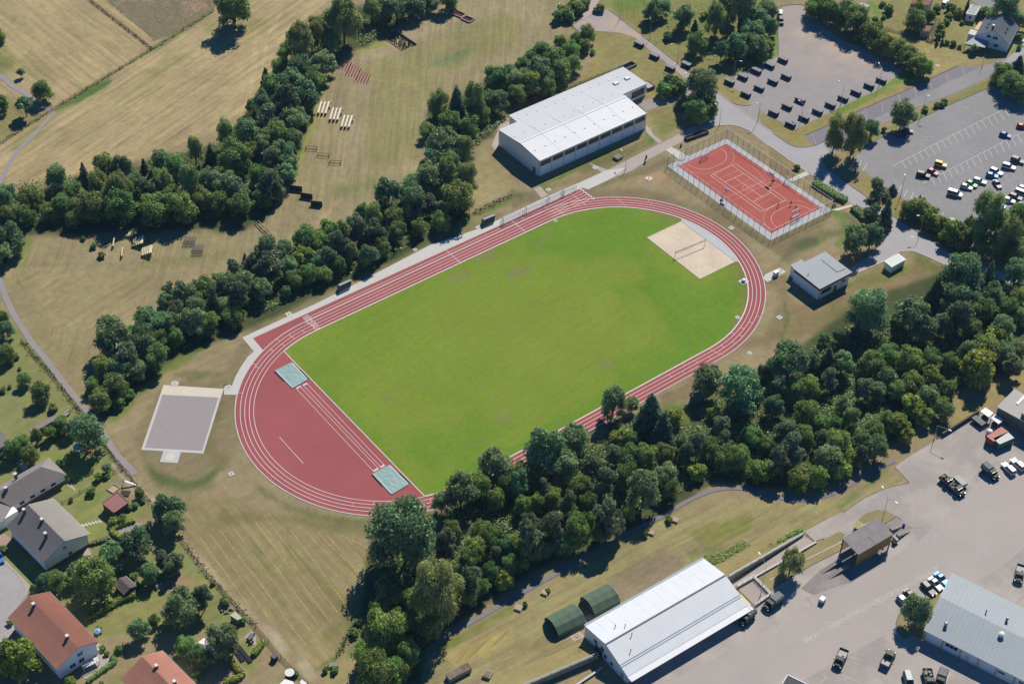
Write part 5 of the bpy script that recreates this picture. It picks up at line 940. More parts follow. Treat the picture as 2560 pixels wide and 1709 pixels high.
for k in range(1, 5):
    x = GL*k/5; MB().bar((x, .1, HE+.015), (x, YR-.3, HRR+.0), .06, .03).o('roof_seam', M_SEAM, ra); MB().bar((x, YR+.3, HRR), (x, GW-.1, 6.215), .06, .03).o('roof_seam', M_SEAM, rb)
p = G(T1(2, 0, 1060, 620)); r = root('cellar_stairwell', p, .05, 'dark sunken stairwell with low walls behind the gymnasium', 'stairwell')
for b in ((-3.2, 3.2, -1.4, -1.1), (-3.2, 3.2, 1.1, 1.4), (3., 3.2, -1.1, 1.1)): MB().box(*b, 0, .9).o('parapet', MATS['old_concrete'], r)
MB().box(-3.2, 3., -1.1, 1.1, 0, .04).o('stair_shade_slab', M_BOXN, r)  # flat black slab paints the shade of a deep stairwell
p = G(T1(2, 0, 1255, 810)); r = root('bin_enclosure', p, 0, 'low dark enclosure at the annex end of the gymnasium', 'enclosure'); MB().box(-1.6, 1.6, -1.4, -1.2, 0, 1.2).o('panel', M_WOOD, r); MB().box(1.4, 1.6, -1.2, 2.4, 0, 1.2).o('panel', M_WOOD, r); MB().box(-1.3, 1.2, -1., 2., .9, 1.05).o('roof', M_GREYR, r)
# --- white drive-through hall of the barracks
hx0, hx1 = -51.7, -14.2; hy0, hy1 = -111.2, -94.2; HL, HWd = hx1-hx0, hy1-hy0; ht = ang((-51.2, -94.3), (-14.1, -95.8))
hl = root('vehicle_hall', (-51.6, -111.0, 0), ht, 'long white hall with bright metal roof and ridge line beside the tents', 'hall'); L_ = 37.2; W_ = 16.8
gable_walls(L_, W_, 3.1, 4.4, 6.0, 8.6, .15, M_PANEL, hl); a_, b_ = gable_roof(L_, W_, 3.1, 4.4, 6.0, 8.6, M_ROOFW, mat('bright_metal_roof', A(222, 224, 228, 1.12), .6, .05, .4), hl, .2)
MB().bar((0, 8.6, 6.06), (L_, 8.6, 6.06), .34, .1).o('ridge_vent', M_POST, a_); MB().bar((0, 16.75, 4.46), (L_, 16.75, 4.46), .5, .14).o('gutter', mat('grey_gutter', A(150, 164, 178), .5), b_)
for y in (2.45, 3.0): MB().bar((0, y, 3.1+2.9*y/8.6+.04), (L_, y, 3.1+2.9*y/8.6+.04), .2, .08).o('roof_gutter', MATS['grey_gutter'], a_)
MB().box(-.05, L_+.6, -1.7, -.02, 2.85, 3.0).o('canopy', M_ROOFW, hl)
seam2 = MB().bar((0, 8.9, 5.95), (0, 16.5, 4.47), .04, .02).mesh('roof_rib')
for k in range(1, 13): o = obj('roof_rib', seam2, M_CAP, b_); o.location.x = k*L_/13
for k in range(18): window(hl, 1.2+k*2., 2.6+k*2., 1.2, 2.3, .15, 'y0', M_POST)
for y, z in ((11.8, 2.4), (9.2, 2.4)): window(hl, y, y+1.1, z, z+.95, .15, 'x0', M_POST)
door(hl, 9.6, 12.4, 2.1, .15, 'x0', mat('roller_door', A(120, 128, 136), .6, .1, 3.)); window(hl, 8., 8.9, .9, 1.9, .15, 'x0', M_POST); window(hl, 5.6, 6.5, .7, 1.6, .15, 'x0', M_POST); door(hl, 1.5, 2.5, 2.1, .15, 'x0', M_GREYR)
MB().tube((.1, .05, 0), (.1, .05, 3.), .08).o('downpipe', M_POST, hl)
for x, y in ((5.3, 11.7), (7.2, 10.3), (6.9, 7.4), (4.3, 4.4)): z = 3.1+2.9*y/8.6 if y < 8.6 else 6-1.6*(y-8.6)/8.2; MB().tube((x, y, z), (x, y, z+.7), .09).ball((x, y, z+.75), .16, 6).o('vent_pipe', M_DARK, hl)
MB().box(L_+.1, L_+1.8, .4, 4.2, 1.6, 1.75).o('awning', mat('cream_board', A(222, 214, 170), .8), hl); MB().box(L_-.1, L_+.1, .6, 4., .1, 1.6).o('gate_leaf', MATS['cream_board'], hl)
sheet('loading_slab', W(T(2, 3, (2060, 850), (2120, 800), (2215, 862), (2130, 905))), .125, M_SLABG)
# retaining walls of the sunken lane, with the grass bank behind
M_COPE = mat('grey_coping', A(150, 152, 150), .9, .1); M_RET = mat('retaining_concrete', A(176, 168, 142), .9, .1, 1.5); M_BANK = mat('bank_grass', A(156, 142, 96), .95, .2, 1.2, bump=.5)
def retain(a, b, h0, h1, label, bank, side=1, thick=.3, railing=True, name='retaining_wall', m=M_RET, grp='walls of the sunken lane'):
    L_ = math.dist(a, b); r = root(name, (*a, 0), ang(a, b), label, 'wall', grp); n_ = 8; s = side
    MB().hexa([(0, 0, 0), (L_, 0, 0), (L_, s*thick, 0), (0, s*thick, 0)], [(0, 0, h0), (L_, 0, h1), (L_, s*thick, h1), (0, s*thick, h0)]).o('wall_body', m, r)
    MB().bar((0, s*thick/2, h0+.05), (L_, s*thick/2, h1+.05), thick+.12, .1).o('coping', M_COPE if railing else M_CONC, r)
    if railing:
        MB().bar((0, s*thick/2, h0+.6), (L_, s*thick/2, h1+.6), .09, .09).o('rail', M_STEEL, r); k = int(L_/2.4)
        for i in range(k+1): x = L_*i/k; z = h0+(h1-h0)*i/k; MB().box(x-.04, x+.04, s*thick/2-.04, s*thick/2+.04, z, z+.6).o('rail_post', M_STEEL, r)
    if bank:
        me_ = MB(); me_.poly([(-.5, s*(thick+.02), h0-.05), (L_, s*(thick+.02), h1-.05), (L_, s*(thick+bank), .0), (-.5, s*(thick+bank), .0)]).poly([(-.5, s*(thick+.02), 0), (-.5, s*(thick+.02), h0-.05), (-.5, s*(thick+bank), 0)]).poly([(L_, s*(thick+.02), 0), (L_, s*(thick+.02), h1-.05), (L_, s*(thick+bank), 0)])
        o = me_.o('grass_bank', M_BANK, None, 'structure'); o.location = r.location; o.rotation_euler = r.rotation_euler
    return r
wa, wb = W(T(2, 3, (1985, 640),))[0], W(Z5((925, 382),))[0]
retain(wa, wb, 2.1, .5, 'pale retaining wall with a steel rail running from the white hall to the yard', 6.)
wc, wd = W(T(1, 3, (2349-260, 1790),))[0], W(T(2, 3, (790, 1345),))[0]
retain(wc, wd, 1.9, 2.1, 'pale retaining wall with a steel rail leading up to the gable of the white hall', 6.)
pa, pb = W(Z5((115, 1010), (1070, 465))); retain(pa, pb, .55, .45, 'low parapet wall between the sunken lane and the grass island', 0, -1, .4, False)
pa, pb = W(T(2, 3, (560, 1600), (820, 1425))); retain(pa, pb, .5, .5, 'low parapet wall on the yard side below the white hall gable', 0, -1, .4, False)
ct = W(Z5((110, 1020), (310, 905), (520, 1115), (330, 1250))); cr = root('railed_court', (*ct[0], .1), 0, 'small paved court enclosed by white railings beside the hall', 'railings'); lc = [(p[0]-ct[0][0], p[1]-ct[0][1]) for p in ct]
sheet('court_paving', ct, .13, mat('court_paving', A(176, 164, 154), .9, .08, 2.))
for i in (0, 1, 2):
    a, b = lc[i], lc[(i+1) % 4]; MB().bar((*a, .25), (*b, .25), .3, .5).o('plinth', M_CONC, cr); MB().bar((*a, 1.2), (*b, 1.2), .09, .09).o('top_rail', M_ALU, cr); MB().bar((*a, .85), (*b, .85), .06, .06).o('mid_rail', M_ALU, cr)
    for k in range(4): p = lerp(a, b, k/3); MB().box(p[0]-.04, p[0]+.04, p[1]-.04, p[1]+.04, .5, 1.2).o('rail_post', M_ALU, cr)
pa, pb = W(T(2, 3, (0, 1900), (380, 1680))); 
# --- clubhouse, hut
cb = root('clubhouse', (84.0, -39.9, 0), -.02, 'square white clubhouse with grey roof and brown fascia by the track bend', 'clubhouse'); CL, CW, CH = 12.6, 10.7, 4.6
MB().box(0, CL, 0, CW, 0, CH).o('wall', M_WALL, cb); M_FAS = mat('brown_fascia', A(112, 78, 70), .7, .1, 2.)
for b in ((-.1, CL+.1, -.14, -.01), (-.1, CL+.1, CW+.01, CW+.14), (-.14, -.01, -.01, CW+.01), (CL+.01, CL+.14, -.01, CW+.01)): MB().box(*b, CH-.95, CH+.02).o('fascia', M_FAS, cb)
slab(MB(), [(-.45, -.45, CH+.22), (CL+.45, -.45, CH+.22), (CL+.45, CW+.45, CH+.42), (-.45, CW+.45, CH+.42)], .2).o('roof', M_GREYR, cb)
def clp(u, v): p = G(T1(3, 1, u, v), 5.05); return cb.matrix_world.inverted() @ p if False else (p.x-84.0, p.y+39.9)
q = [clp(480, 812), clp(535, 745), clp(755, 900), clp(628, 925)]; MB().bar((*clp(480, 812), CH+.4), (*clp(630, 922), CH+.32), .3, .1).o('roof_step', M_POST, cb); MB().bar((*clp(630, 922), CH+.32), (*clp(706, 888), CH+.33), .3, .1).o('roof_step', M_POST, cb)
window(cb, 1.1, 5.0, 1.7, 3.0, 0, 'y0', M_DARK, 3, 1); door(cb, 6.5, 7.5, 2.2, 0, 'y0', M_FAS); window(cb, 9.6, 11., 2., 3.1, 0, 'y0', mat('tan_frame', A(190, 150, 96), .6), 2, 2); MB().tube((.3, -.12, 0), (.3, -.12, CH-.9), .06).o('downpipe', M_STEEL, cb)
p = clp(365, 955); MB().tube((*p, CH+.2), (*p, CH+.9), .12).o('vent_pipe', M_DARK, cb)
MB().box(1.2, 5.4, CW+.0, CW+2.6, 0, 3.6).o('annex_wall', M_WALL, cb); MB().box(1., 5.6, CW+.16, CW+2.8, 3.6, 3.8).o('annex_roof', M_GREYR, cb)
hu = root('garage_hut', (111.0, -44.2, 0), 0, 'tiny white hut with pale metal roof below the road', 'hut'); MB().box(0, 5.9, 0, 2.95, 0, 2.4).o('wall', M_WALL, hu); slab(MB(), [(-.2, -.15, 2.5), (6.1, -.15, 2.5), (6.1, 3.15, 2.75), (-.2, 3.15, 2.75)], .12).o('roof', mat('pale_sheet_roof', A(206, 214, 212), .5, .06, .8), hu)
for k in range(1, 8): MB().bar((k*5.9/8, -.14, 2.52), (k*5.9/8, 3.14, 2.77), .06, .05).o('roof_rib', MATS['pale_sheet_roof'], hu)
MB().box(2.6, 5.3, -.03, .03, .05, 2.1).o('garage_door', M_FRAME, hu)
# --- wash canopy
cv = root('wash_canopy', (17.9, -118.3, .1), -.05, 'open wash bay with grey felt roof and yellow timber walls in the yard', 'wash bay'); VL, VW, VH = 11.7, 5.6, 5.0; M_FELT = mat('speckled_roof_felt', A(148, 142, 140), .95, .2, 5.); M_TIMB = mat('yellow_timber', A(170, 140, 80), .8, .15, 2.)
slab(MB(), [(-.2, -.2, VH), (VL+.2, -.2, VH), (VL+.2, VW+.2, VH+.45), (-.2, VW+.2, VH+.45)], .2).o('roof', M_FELT, cv); MB().box(VL*.5-.03, VL*.5+.03, -.1, VW+.1, VH+.2, VH+.24).o('roof_seam', M_POST, cv)
for y in (.05, VW-.05):
    for x in (.05, VL/2, VL-.05): MB().box(x-.12, x+.12, y-.12, y+.12, 0, VH-.1).o('post', M_TIMB if y < 1 else M_POST, cv)
for k in range(9):
    w0 = .25+k*(VL-.5)/9; MB().box(w0, w0+(VL-.5)/9-.05, -.05, .06, .1 if k < 6 else 1.2, VH-.25).o('timber_board', M_TIMB, cv)
for k in range(5): MB().box(.3, VL-.3, VW-.06, VW+.05, .8+k*.75, 1.35+k*.75).o('timber_board', M_WOODY, cv)
MB().box(VL-.4, VL-.3, 1.2, 2.2, .1, 2.2).o('door', M_DARK, cv)
M_RAMP = mat('ramp_concrete', A(150, 142, 136), .9, .12, 1.5)
def ramp(a, b, wd, hh, label, up='b'):
    L_ = math.dist(a, b); r = root('wash_ramp', (*a, .1), ang(a, b), label, 'ramp', 'wash ramps'); z0, z1 = (.02, hh) if up == 'b' else (hh, .02)
    MB().hexa([(0, -wd/2, 0), (L_, -wd/2, 0), (L_, wd/2, 0), (0, wd/2, 0)], [(0, -wd/2, z0), (L_, -wd/2, z1), (L_, wd/2, z1), (0, wd/2, z0)]).o('ramp_body', M_RAMP, r)
for q, u_, lb in (((((480, 555), (660, 455))), 'b', 'upper wheel ramp entering the wash bay at the hall end'), (((545, 605), (730, 500)), 'b', 'lower wheel ramp entering the wash bay at the hall end'), (((1120, 180), (1235, 112)), 'a', 'upper wheel ramp leaving the wash bay at the container end'), (((1180, 235), (1300, 160)), 'a', 'lower wheel ramp leaving the wash bay at the container end')):
    a, b = W(T(3, 3, *q)); ramp(a, b, 1., 1.2, lb, u_)
sheet('oily_apron', W(T(3, 3, (300, 700), (480, 530), (640, 420), (690, 300), (760, 240), (1060, 100), (1180, 35), (1330, 140), (1180, 240), (1100, 330), (1000, 500), (760, 640), (560, 700), (420, 760))), .113, patchy('wet_concrete', A(164, 156, 151), A(140, 132, 130), .12, .4, .62, .1, 1.5))
p = G(T1(3, 3, 1245, 120)); r = root('blue_barrel', p, 0, 'small blue barrel at the end of the wash ramps', 'barrel'); MB().tube((0, 0, .1), (0, 0, 1.), .35, n=10).o('barrel_body', mat('blue_plastic', A(66, 76, 150), .5), r); MB().tube((0, 0, 1.), (0, 0, 1.06), .37, n=10).o('lid', mat('blue_plastic', (0, 0, 0)), r)
p = G(T1(3, 3, 1155, 290)); r = root('hose_reel', p, .4, 'dark hose reel and stacked tyres beside the wash bay', 'hose reel')
for k in range(3): MB().tube((0, 0, .1+k*.32), (0, 0, .38+k*.32), .55, n=12).o('tyre', M_BLACK, r)
MB().bar((.7, -.6, .9), (1.6, .9, .9), .7, .8).o('reel_drum', M_GREYR, r)
p = G(T1(3, 3, 815, 140)); r = root('olive_crate', p, .5, 'olive green tarpaulin crate behind the wash bay', 'crate'); MB().box(-1.2, 1.2, -.6, .6, 0, 1.1).o('crate_body', M_WOOD, r); MB().box(-1.3, 1.3, -.7, .7, 1.1, 1.22).o('cover', mat('olive_canvas', A(168, 168, 110), .9, .1), r)
# --- grey workshop at the lower corner
qa, qb, qc = G(T1(3, 3, 1445, 1073), 3.9), G(T1(3, 3, 2349, 1530), 3.9), G(T1(3, 3, 1700, 557), 3.9)
ga = ang(qa, qb); WL = 46.; WW = abs((qc.x-qa.x)*-math.sin(ga)+(qc.y-qa.y)*math.cos(ga)); gw = root('grey_workshop', (qa.x, qa.y, 0), ga, 'large workshop with grey ribbed metal roof and white panelled front', 'workshop')
M_RIBR = mat('grey_metal_roof', A(164, 172, 177), .6, .07, .5); sk = (qc.x-qa.x)*math.cos(ga)+(qc.y-qa.y)*math.sin(ga); yr = WW*.5; HB = 5.4
sl0 = slab(MB(), [(-.3, -.4, 3.9), (WL, -.4, 3.9), (WL, yr, HB), (sk*.5-.3, yr, HB)], .2).o('roof', M_RIBR, gw); sl1 = slab(MB(), [(sk*.5-.3, yr+.004, HB), (WL, yr+.004, HB), (WL, WW, 3.9), (sk-.3, WW, 3.9)], .2).o('roof', M_RIBR, gw)
MB().poly([(.1, .2, 0), (WL, .2, 0), (WL, .2, 3.9), (.1, .2, 3.9)]).poly([(.1, .2, 0), (sk*.97+.1, WW-.2, 0), (sk*.97+.1, WW-.2, 3.8), (sk*.5+.1, yr, HB-.2), (.1, .2, 3.8)]).poly([(sk, WW-.2, 0), (WL, WW-.2, 0), (WL, WW-.2, 3.8), (sk, WW-.2, 3.8)]).o('wall', M_PANEL, gw)
rb1 = MB().bar((0, -.38, 3.93), (sk*.48, yr-.05, HB+.03), .07, .07).mesh('roof_rib'); rb2 = MB().bar((sk*.52, yr+.1, HB+.03), (sk, WW, 3.93), .07, .07).mesh('roof_rib')
for k in range(1, 44):
    o = obj('roof_rib', rb1, M_GREYR, sl0); o.location.x = k*1.05; o = obj('roof_rib', rb2, M_GREYR, sl1); o.location.x = k*1.05
M_PIL = mat('pale_green_pilaster', A(206, 204, 150), .8)
for k in range(9): x = .25+k*4.55; MB().box(x-.18, x+.18, -.05, .3, 0, 3.72).o('pilaster', M_PIL, gw)
for k in range(3): window(gw, 5.5+k*1.05, 6.35+k*1.05, 1.9, 2.9, .18, 'y0', M_POST)
door(gw, 10.6, 11.7, 2.3, .18, 'y0', M_FRAME); window(gw, 18.8, 20.6, 1.9, 2.5, .18, 'y0', M_FRAME); window(gw, 24, 26, 1.9, 2.6, .18, 'y0', M_FRAME, 3)
def onroof(u, v, z): p = G(T1(3, 3, u, v), z); d = p-qa; return (d.x*math.cos(ga)+d.y*math.sin(ga), -d.x*math.sin(ga)+d.y*math.cos(ga))
for u, v, z, rr_, hh in ((1627, 1040, 4.3, .42, 1.1), (2135, 1140, 4.6, .6, 1.3), (2190, 990, 5.2, .32, .9), (2000, 915, 5.2, .16, .8)):
    x, y = onroof(u, v, z); MB().tube((x, y, z-.3), (x, y, z+hh), rr_, n=12).tube((x, y, z+hh+.1), (x, y, z+hh+.35), rr_*1.25, rr_*.5, 12).tube((x, y, z+hh), (x, y, z+hh+.1), rr_*.4, n=8).o('roof_ventilator', M_STEEL if rr_ < .5 else M_ALU, gw)
p = G(T1(3, 3, 225, 1530)); sh = root('flat_roof_shed', (p.x, p.y, .1), 0, 'dark flat roof shed with white edging cut off at the bottom edge', 'shed'); l = [((q[0]-p.x), (q[1]-p.y)) for q in [G2(x, 2.6) for x in T(3, 3, (130, 1567), (180, 1487), (345, 1567), (300, 1700))]]
MB().prism(l, 0, 2.4).o('wall', M_WALL, sh); MB().prism(l, 2.4, 2.52).o('roof', mat('dark_felt', A(92, 90, 96), .9, .1), sh)
for i in range(4): a, b = l[i], l[(i+1) % 4]; MB().bar((*a, 2.56), (*b, 2.56), .25, .16).o('roof_edging', M_FRAME, sh)
# --- workshop at the right edge
wr0 = G(T1(3, 2, 2078, 705)); wr1 = G(T1(3, 2, 2349, 855)); wa_ = ang(wr0, wr1); ws = root('green_workshop', (wr0.x, wr0.y, 0), wa_, 'grey green workshop with pale stepped roof at the edge of the yard', 'workshop'); M_GG = mat('grey_green_wall', A(120, 124, 112), .8, .08, 1.)
MB().box(0, 11, 0, 9, 0, 4.6).o('wall', M_GG, ws); MB().box(-.2, 11.2, -.3, 9.2, 4.6, 4.8).o('roof', mat('pale_flat_roof', A(186, 182, 174), .8, .06, .5), ws); MB().box(6.6, 30, .5, 16, 0, 6.4).o('wall', M_GG, ws); MB().box(6.4, 30.2, .3, 16.2, 6.4, 6.6).o('roof', MATS['pale_flat_roof'], ws); MB().box(3., 3.7, 4.2, 8.6, 4.8, 5.0).o('roof_light', M_CAP, ws)
MB().box(-.25, 11.2, -.36, -.3, 4.55, 4.85).o('fascia', M_FRAME, ws); MB().box(6.35, 30.2, .24, .3, 6.3, 6.65).o('fascia', M_FRAME, ws)
lw0, lw1 = W(T(3, 2, (1600, 872), (1935, 660))); 
r = root('yard_wall', (*lw0, 0), ang(lw0, lw1), 'long low dark retaining wall at the back of the yard', 'wall'); MB().box(0, math.dist(lw0, lw1), 0, .35, 0, 1.3).o('wall_body', mat('dark_concrete', A(92, 90, 88), .9, .15), r); MB().box(0, math.dist(lw0, lw1), -.05, .4, 1.3, 1.4).o('coping', M_KERBD, r)
# white roofed shelters
for q, lb in ((((1945, 640), (1995, 605), (2070, 655), (2025, 695)), 'white roofed carport at the corner of the yard wall'), (((2042, 700), (2090, 668), (2162, 720), (2115, 757)), 'white roofed carport next to the green workshop')):
    l = [G2(x, 2.5) for x in T(3, 2, *q)]; c = (sum(x[0] for x in l)/4, sum(x[1] for x in l)/4); r = root('carport', (*c, .1), 0, lb, 'carport', 'white roofed carports'); l = [(x[0]-c[0], x[1]-c[1]) for x in l]; MB().prism(l, 2.4, 2.55).o('roof', M_CAP, r)
    for x in l: MB().box(x[0]*.9-.06, x[0]*.9+.06, x[1]*.9-.06, x[1]*.9+.06, 0, 2.4).o('post', M_STEEL, r)
    MB().box(-1., .9, -.6, .7, 0, 1.2).o('stored_crate', M_WOOD, r)
def container(q, z, m, mt, label):
    l = [G2(x, z) for x in q]; a, b, c = l[0], l[1], l[3]; L_ = math.dist(a, b); Wd = 2.5; r = root('shipping_container', (*a, .1), ang(a, b), label, 'container', 'shipping containers'); s = 1 if (b[0]-a[0])*(c[1]-a[1])-(b[1]-a[1])*(c[0]-a[0]) > 0 else -1
    y0, y1 = (0, Wd) if s > 0 else (-Wd, 0); MB().box(0, L_, y0, y1, .1, z-.12).o('body', m, r); MB().box(-.03, L_+.03, y0-.03, y1+.03, z-.12, z-.04).o('roof', mt, r)
    for k in range(int(L_/.5)): MB().box(.2+k*.5, .42+k*.5, y0-.05, y0, .3, z-.3).o('corrugation', m, r)
    for k in (0, 1): MB().box(-.05, 0, y0+.1+k*1.2, y0+1.15+k*1.2, .2, z-.25).o('door', m, r)
    for x in (0, L_-.12): MB().box(x-.02, x+.14, y0-.06, y0+.1, 0, z-.02).o('corner_post', m, r)
container(T(3, 2, (2070, 915), (2207, 828), (2140, 772), (2003, 862)), 2.6, mat('rust_red_paint', A(150, 88, 74), .6, .1), mat('faded_red_roof', A(196, 134, 120), .7, .08), 'rust red shipping container beside the green one')
container(T(3, 2, (2125, 940), (2258, 882), (2212, 832), (2080, 892)), 2.6, mat('green_paint', A(74, 128, 106), .6, .1), mat('pale_container_roof', A(206, 208, 204), .6, .06), 'green shipping container with pale roof')
p = G(T1(3, 2, 2025, 850)); r = root('white_tank', p, 0, 'round white tank behind the rust red container', 'tank'); MB().tube((0, 0, .1), (0, 0, 1.5), .8, n=16).o('tank_body', M_ALU, r); MB().ball((0, 0, 1.5), .8, 16, sz=.35, half=True).o('tank_lid', M_ALU, r)
# --- tents
M_TENT = mat('olive_tent_canvas', A(98, 118, 98), .9, .1, 1.5, bump=.3)
for i, (q, lb) in enumerate(((((360, 1075), (610, 950)), 'olive army tent closest to the bottom of the meadow, front open'), ((( 688, 885), (925, 765)), 'olive army tent closest to the bare gravel, front open'))):
    a, b = W(T(2, 3, *q)); L_ = math.dist(a, b); r = root('army_tent', (*a, .02), ang(a, b), lb, 'tent', 'olive army tents'); hw = 3.0; pr = [(-hw, 0), (-hw-.05, 1.5), (-hw*.55, 2.75), (0, 3.1), (hw*.55, 2.75), (hw+.05, 1.5), (hw, 0)]
    mb = MB(); N = 6
    for j in range(N+1): mb.v += [(L_*j/N, y, z-(.07 if j % 2 else 0)*(1 if z > 1 else 0)) for y, z in pr]
    for j in range(N):
        for k in range(6): mb.f.append((j*7+k, (j+1)*7+k, (j+1)*7+k+1, j*7+k+1)); mb.m.append(0)
    mb.o('canvas', M_TENT, r); MB().poly([(L_, y, z) for y, z in pr]).o('rear_flap', M_TENT, r)
    for j in (0, 3, 6):
        for k in range(6): MB().bar((L_*j/6+.05, pr[k][0]*.98, pr[k][1]-.1), (L_*j/6+.05, pr[k+1][0]*.98, pr[k+1][1]-.1), .06, .06).o('frame_pole', M_STEEL, r)
    if i == 1: MB().bar((.05, -2.9, 1.6), (.05, 2.9, 1.6), .07, .07).o('cross_bar', M_ALU, r)
for pts in (T(2, 3, (520, 1120), (560, 1080), (610, 1075), (665, 1130), (650, 1150), (600, 1165), (570, 1185)), T(2, 3, (650, 960), (700, 930), (800, 925), (880, 900), (720, 1000))): sheet('paving_slab', W(pts), .03, mat('pinkish_slab', A(190, 168, 152), .9, .1, 2.))
p = G(T1(2, 3, 597, 1132)); r = root('manhole', p, 0, 'round manhole cover on the slab by the tents', 'manhole'); MB().tube((0, 0, .02), (0, 0, .09), .45, n=16).o('frame_ring', M_KERBD, r); MB().tube((0, 0, .05), (0, 0, .1), .33, n=16).o('lid', mat('pinkish_slab', (0, 0, 0)), r)
p = G(T1(2, 3, 775, 925)); r = root('cable_drum', p, .5, 'small dark cable drum between tent and hall', 'cable drum')
for y in (-.35, .35): MB().tube((0, y-.04, .6), (0, y+.04, .6), .6, n=14).o('flange', M_DARK, r)
MB().tube((0, -.3, .6), (0, .3, .6), .3, n=10).o('drum_core', M_BLACK, r)
for u, v, lb, s in ((1500, 75, 'pale concrete shaft in bushes, uppermost along the wood edge', 1.), (1282, 192, 'pale concrete shaft in the wood shade above the bare gravel', .9), (300, 738, 'square concrete shaft at the wood edge beside the tents', 1.1), (60, 878, 'square concrete shaft at the wood edge far from the tents', 1.2)):
    r = root('concrete_shaft', G(T1(2, 3, u, v)), .5, lb, 'shaft', 'concrete shafts at the wood edge'); s *= .75; MB().box(-s, s, -s, s, 0, .45).o('shaft_wall', M_RET, r); MB().box(-s*.85, s*.85, -s*.85, s*.85, .45, .55).o('cover_slab', MATS['pinkish_slab'], r)
a, b = W(T(1, 3, (1760, 1535), (1960, 1430))); r = root('bunker', (*a, 0), ang(a, b), 'long low weathered bunker block in the meadow', 'bunker'); MB().box(0, math.dist(a, b), -.9, .9, 0, 1.2).o('bunker_wall', M_RET, r); MB().box(-.1, math.dist(a, b)+.1, -1., 1., 1.2, 1.4).o('roof_slab', patchy('lichen_concrete', A(150, 134, 122), A(120, 100, 84), .4, .4, .6), r)
r = root('bunker_shaft', G(T1(1, 3, 2125, 1492)), .5, 'small square weathered shaft beside the long bunker', 'shaft'); MB().box(-1., 1., -1., 1., 0, .8).o('shaft_wall', M_RET, r); MB().box(-.75, .75, -.75, .75, .8, .9).o('cover_slab', MATS['lichen_concrete'], r)
r = root('rubble_block', G(T1(1, 3, 710, 1405)), -.5, 'grey concrete block in weeds at the hay meadow corner', 'block'); MB().box(-1.2, 1.2, -.7, .7, 0, .7, tx=.1, ty=.1).o('block_body', mat('grey_block', A(150, 142, 138), .9, .15), r)
# --- houses
def house(qa, qb, qc, he, hr, label, m0, m1, wall=M_WALL, o_=.55, tiles=None, name='house', group='houses', yr=.5, he1=None, chim=(), cat='house', cap=None, base=None):
    a, b, c = G(qa, he), G(qb, he), G(qc, he if he1 is None else he1); t = ang(a, b); W_ = (c.x-a.x)*-math.sin(t)+(c.y-a.y)*math.cos(t)
    if W_ < 0: a, b = b, a; t += PI; W_ = -W_
    L_ = math.dist(a[:2], b[:2]); r = root(name, (a.x, a.y, 0), t, label, cat, group); h1 = he if he1 is None else he1
    gable_walls(L_, W_, he, h1, hr, W_*yr, o_, wall, r); r0, r1 = gable_roof(L_, W_, he, h1, hr, W_*yr, m0, m1, r, .18, cap)
    if base: MB().box(o_-.03, L_-o_+.03, o_-.03, W_-o_+.03, 0, base[1]).o('plinth', base[0], r)
    if tiles:      # courses of tiles as low ribs up the slope
        n_ = int(L_/tiles); s0 = MB().bar((0, .1, he+.03), (0, W_*yr-.1, hr+.0), .1, .07).mesh('tile_course'); s1 = MB().bar((0, W_*yr+.1, hr), (0, W_-.1, h1+.03), .1, .07).mesh('tile_course')
        for k in range(1, n_): o = obj('tile_course', s0, m0, r0); o.location.x = k*L_/n_; o = obj('tile_course', s1, m1, r1); o.location.x = k*L_/n_
    for s in (0, 1): y = 0. if s == 0 else W_; z = he if s == 0 else h1; MB().tube((0, y, z-.1), (L_, y, z-.1), .1, n=6).o('gutter', M_STEEL, r)
    for q in chim:
        p = G(q, hr+.6); d = p-a; x, y = d.x*math.cos(t)+d.y*math.sin(t), -d.x*math.sin(t)+d.y*math.cos(t); ch = MB().box(x-.35, x+.35, y-.3, y+.3, hr-1.2, hr+.75).o('chimney', M_CHIM, r); MB().box(x-.42, x+.42, y-.37, y+.37, hr+.75, hr+.85).o('chimney_cap', M_ALU, ch)
    return r, L_, W_, t
t3 = lambda u, v: T1(0, 3, u, v); z7 = lambda u, v: Z7((u, v))[0]
r, L_, W_, t = house(t3(455, 720), t3(905, 1185), t3(75, 960), 4.6, 7.4, 'white house with large red tiled roof and two chimneys', M_TILER, M_TILEP, tiles=.6, chim=[t3(305, 835), t3(615, 1128)], yr=.46)  # two tile tones put the slopes' sun and shade into the colour
print('house3', L_, W_, t)
HS = [r]
def gwin(r, L_, W_, specs, side):
    for a0, a1, z0, z1 in specs: window(r, a0, a1, z0, z1, (.55 if side == 'x0' else L_-.55), side, M_FRAME, 2)
E3 = 'x0'
gwin(r, L_, W_, ((4.2, 5.6, 1., 2.3), (6.6, 8., 1., 2.3), (4.2, 5.6, 3.4, 4.6), (6.6, 8., 3.4, 4.6)), 'x1'); gwin(r, L_, W_, ((4.2, 5.6, 1., 2.3), (6.6, 8., 1., 2.3), (4.2, 5.6, 3.4, 4.6)), 'x0')
for k in range(4): window(r, 2+k*5, 3.6+k*5, 1., 2.4, .55, 'y0', M_FRAME, 2)
r2, L2_, W2_, t2 = house(z7(80, 1015), z7(560, 1500), z7(1165, 1110), 4.4, 7.2, 'white house with grey tiled gable roof between its neighbours', mat('grey_tile_shaded', A(124, 119, 120), .85, .16, 2.2, bump=.4), mat('grey_tile_sunlit', A(162, 155, 148), .85, .12, 2.2, bump=.4), tiles=.6, chim=[z7(310, 800), z7(545, 925), z7(590, 1110)], yr=.5, base=(M_BRICK, .8))  # one grey roof; shaded and sunlit slopes painted as two tones
print('house2', L2_, W2_, t2)
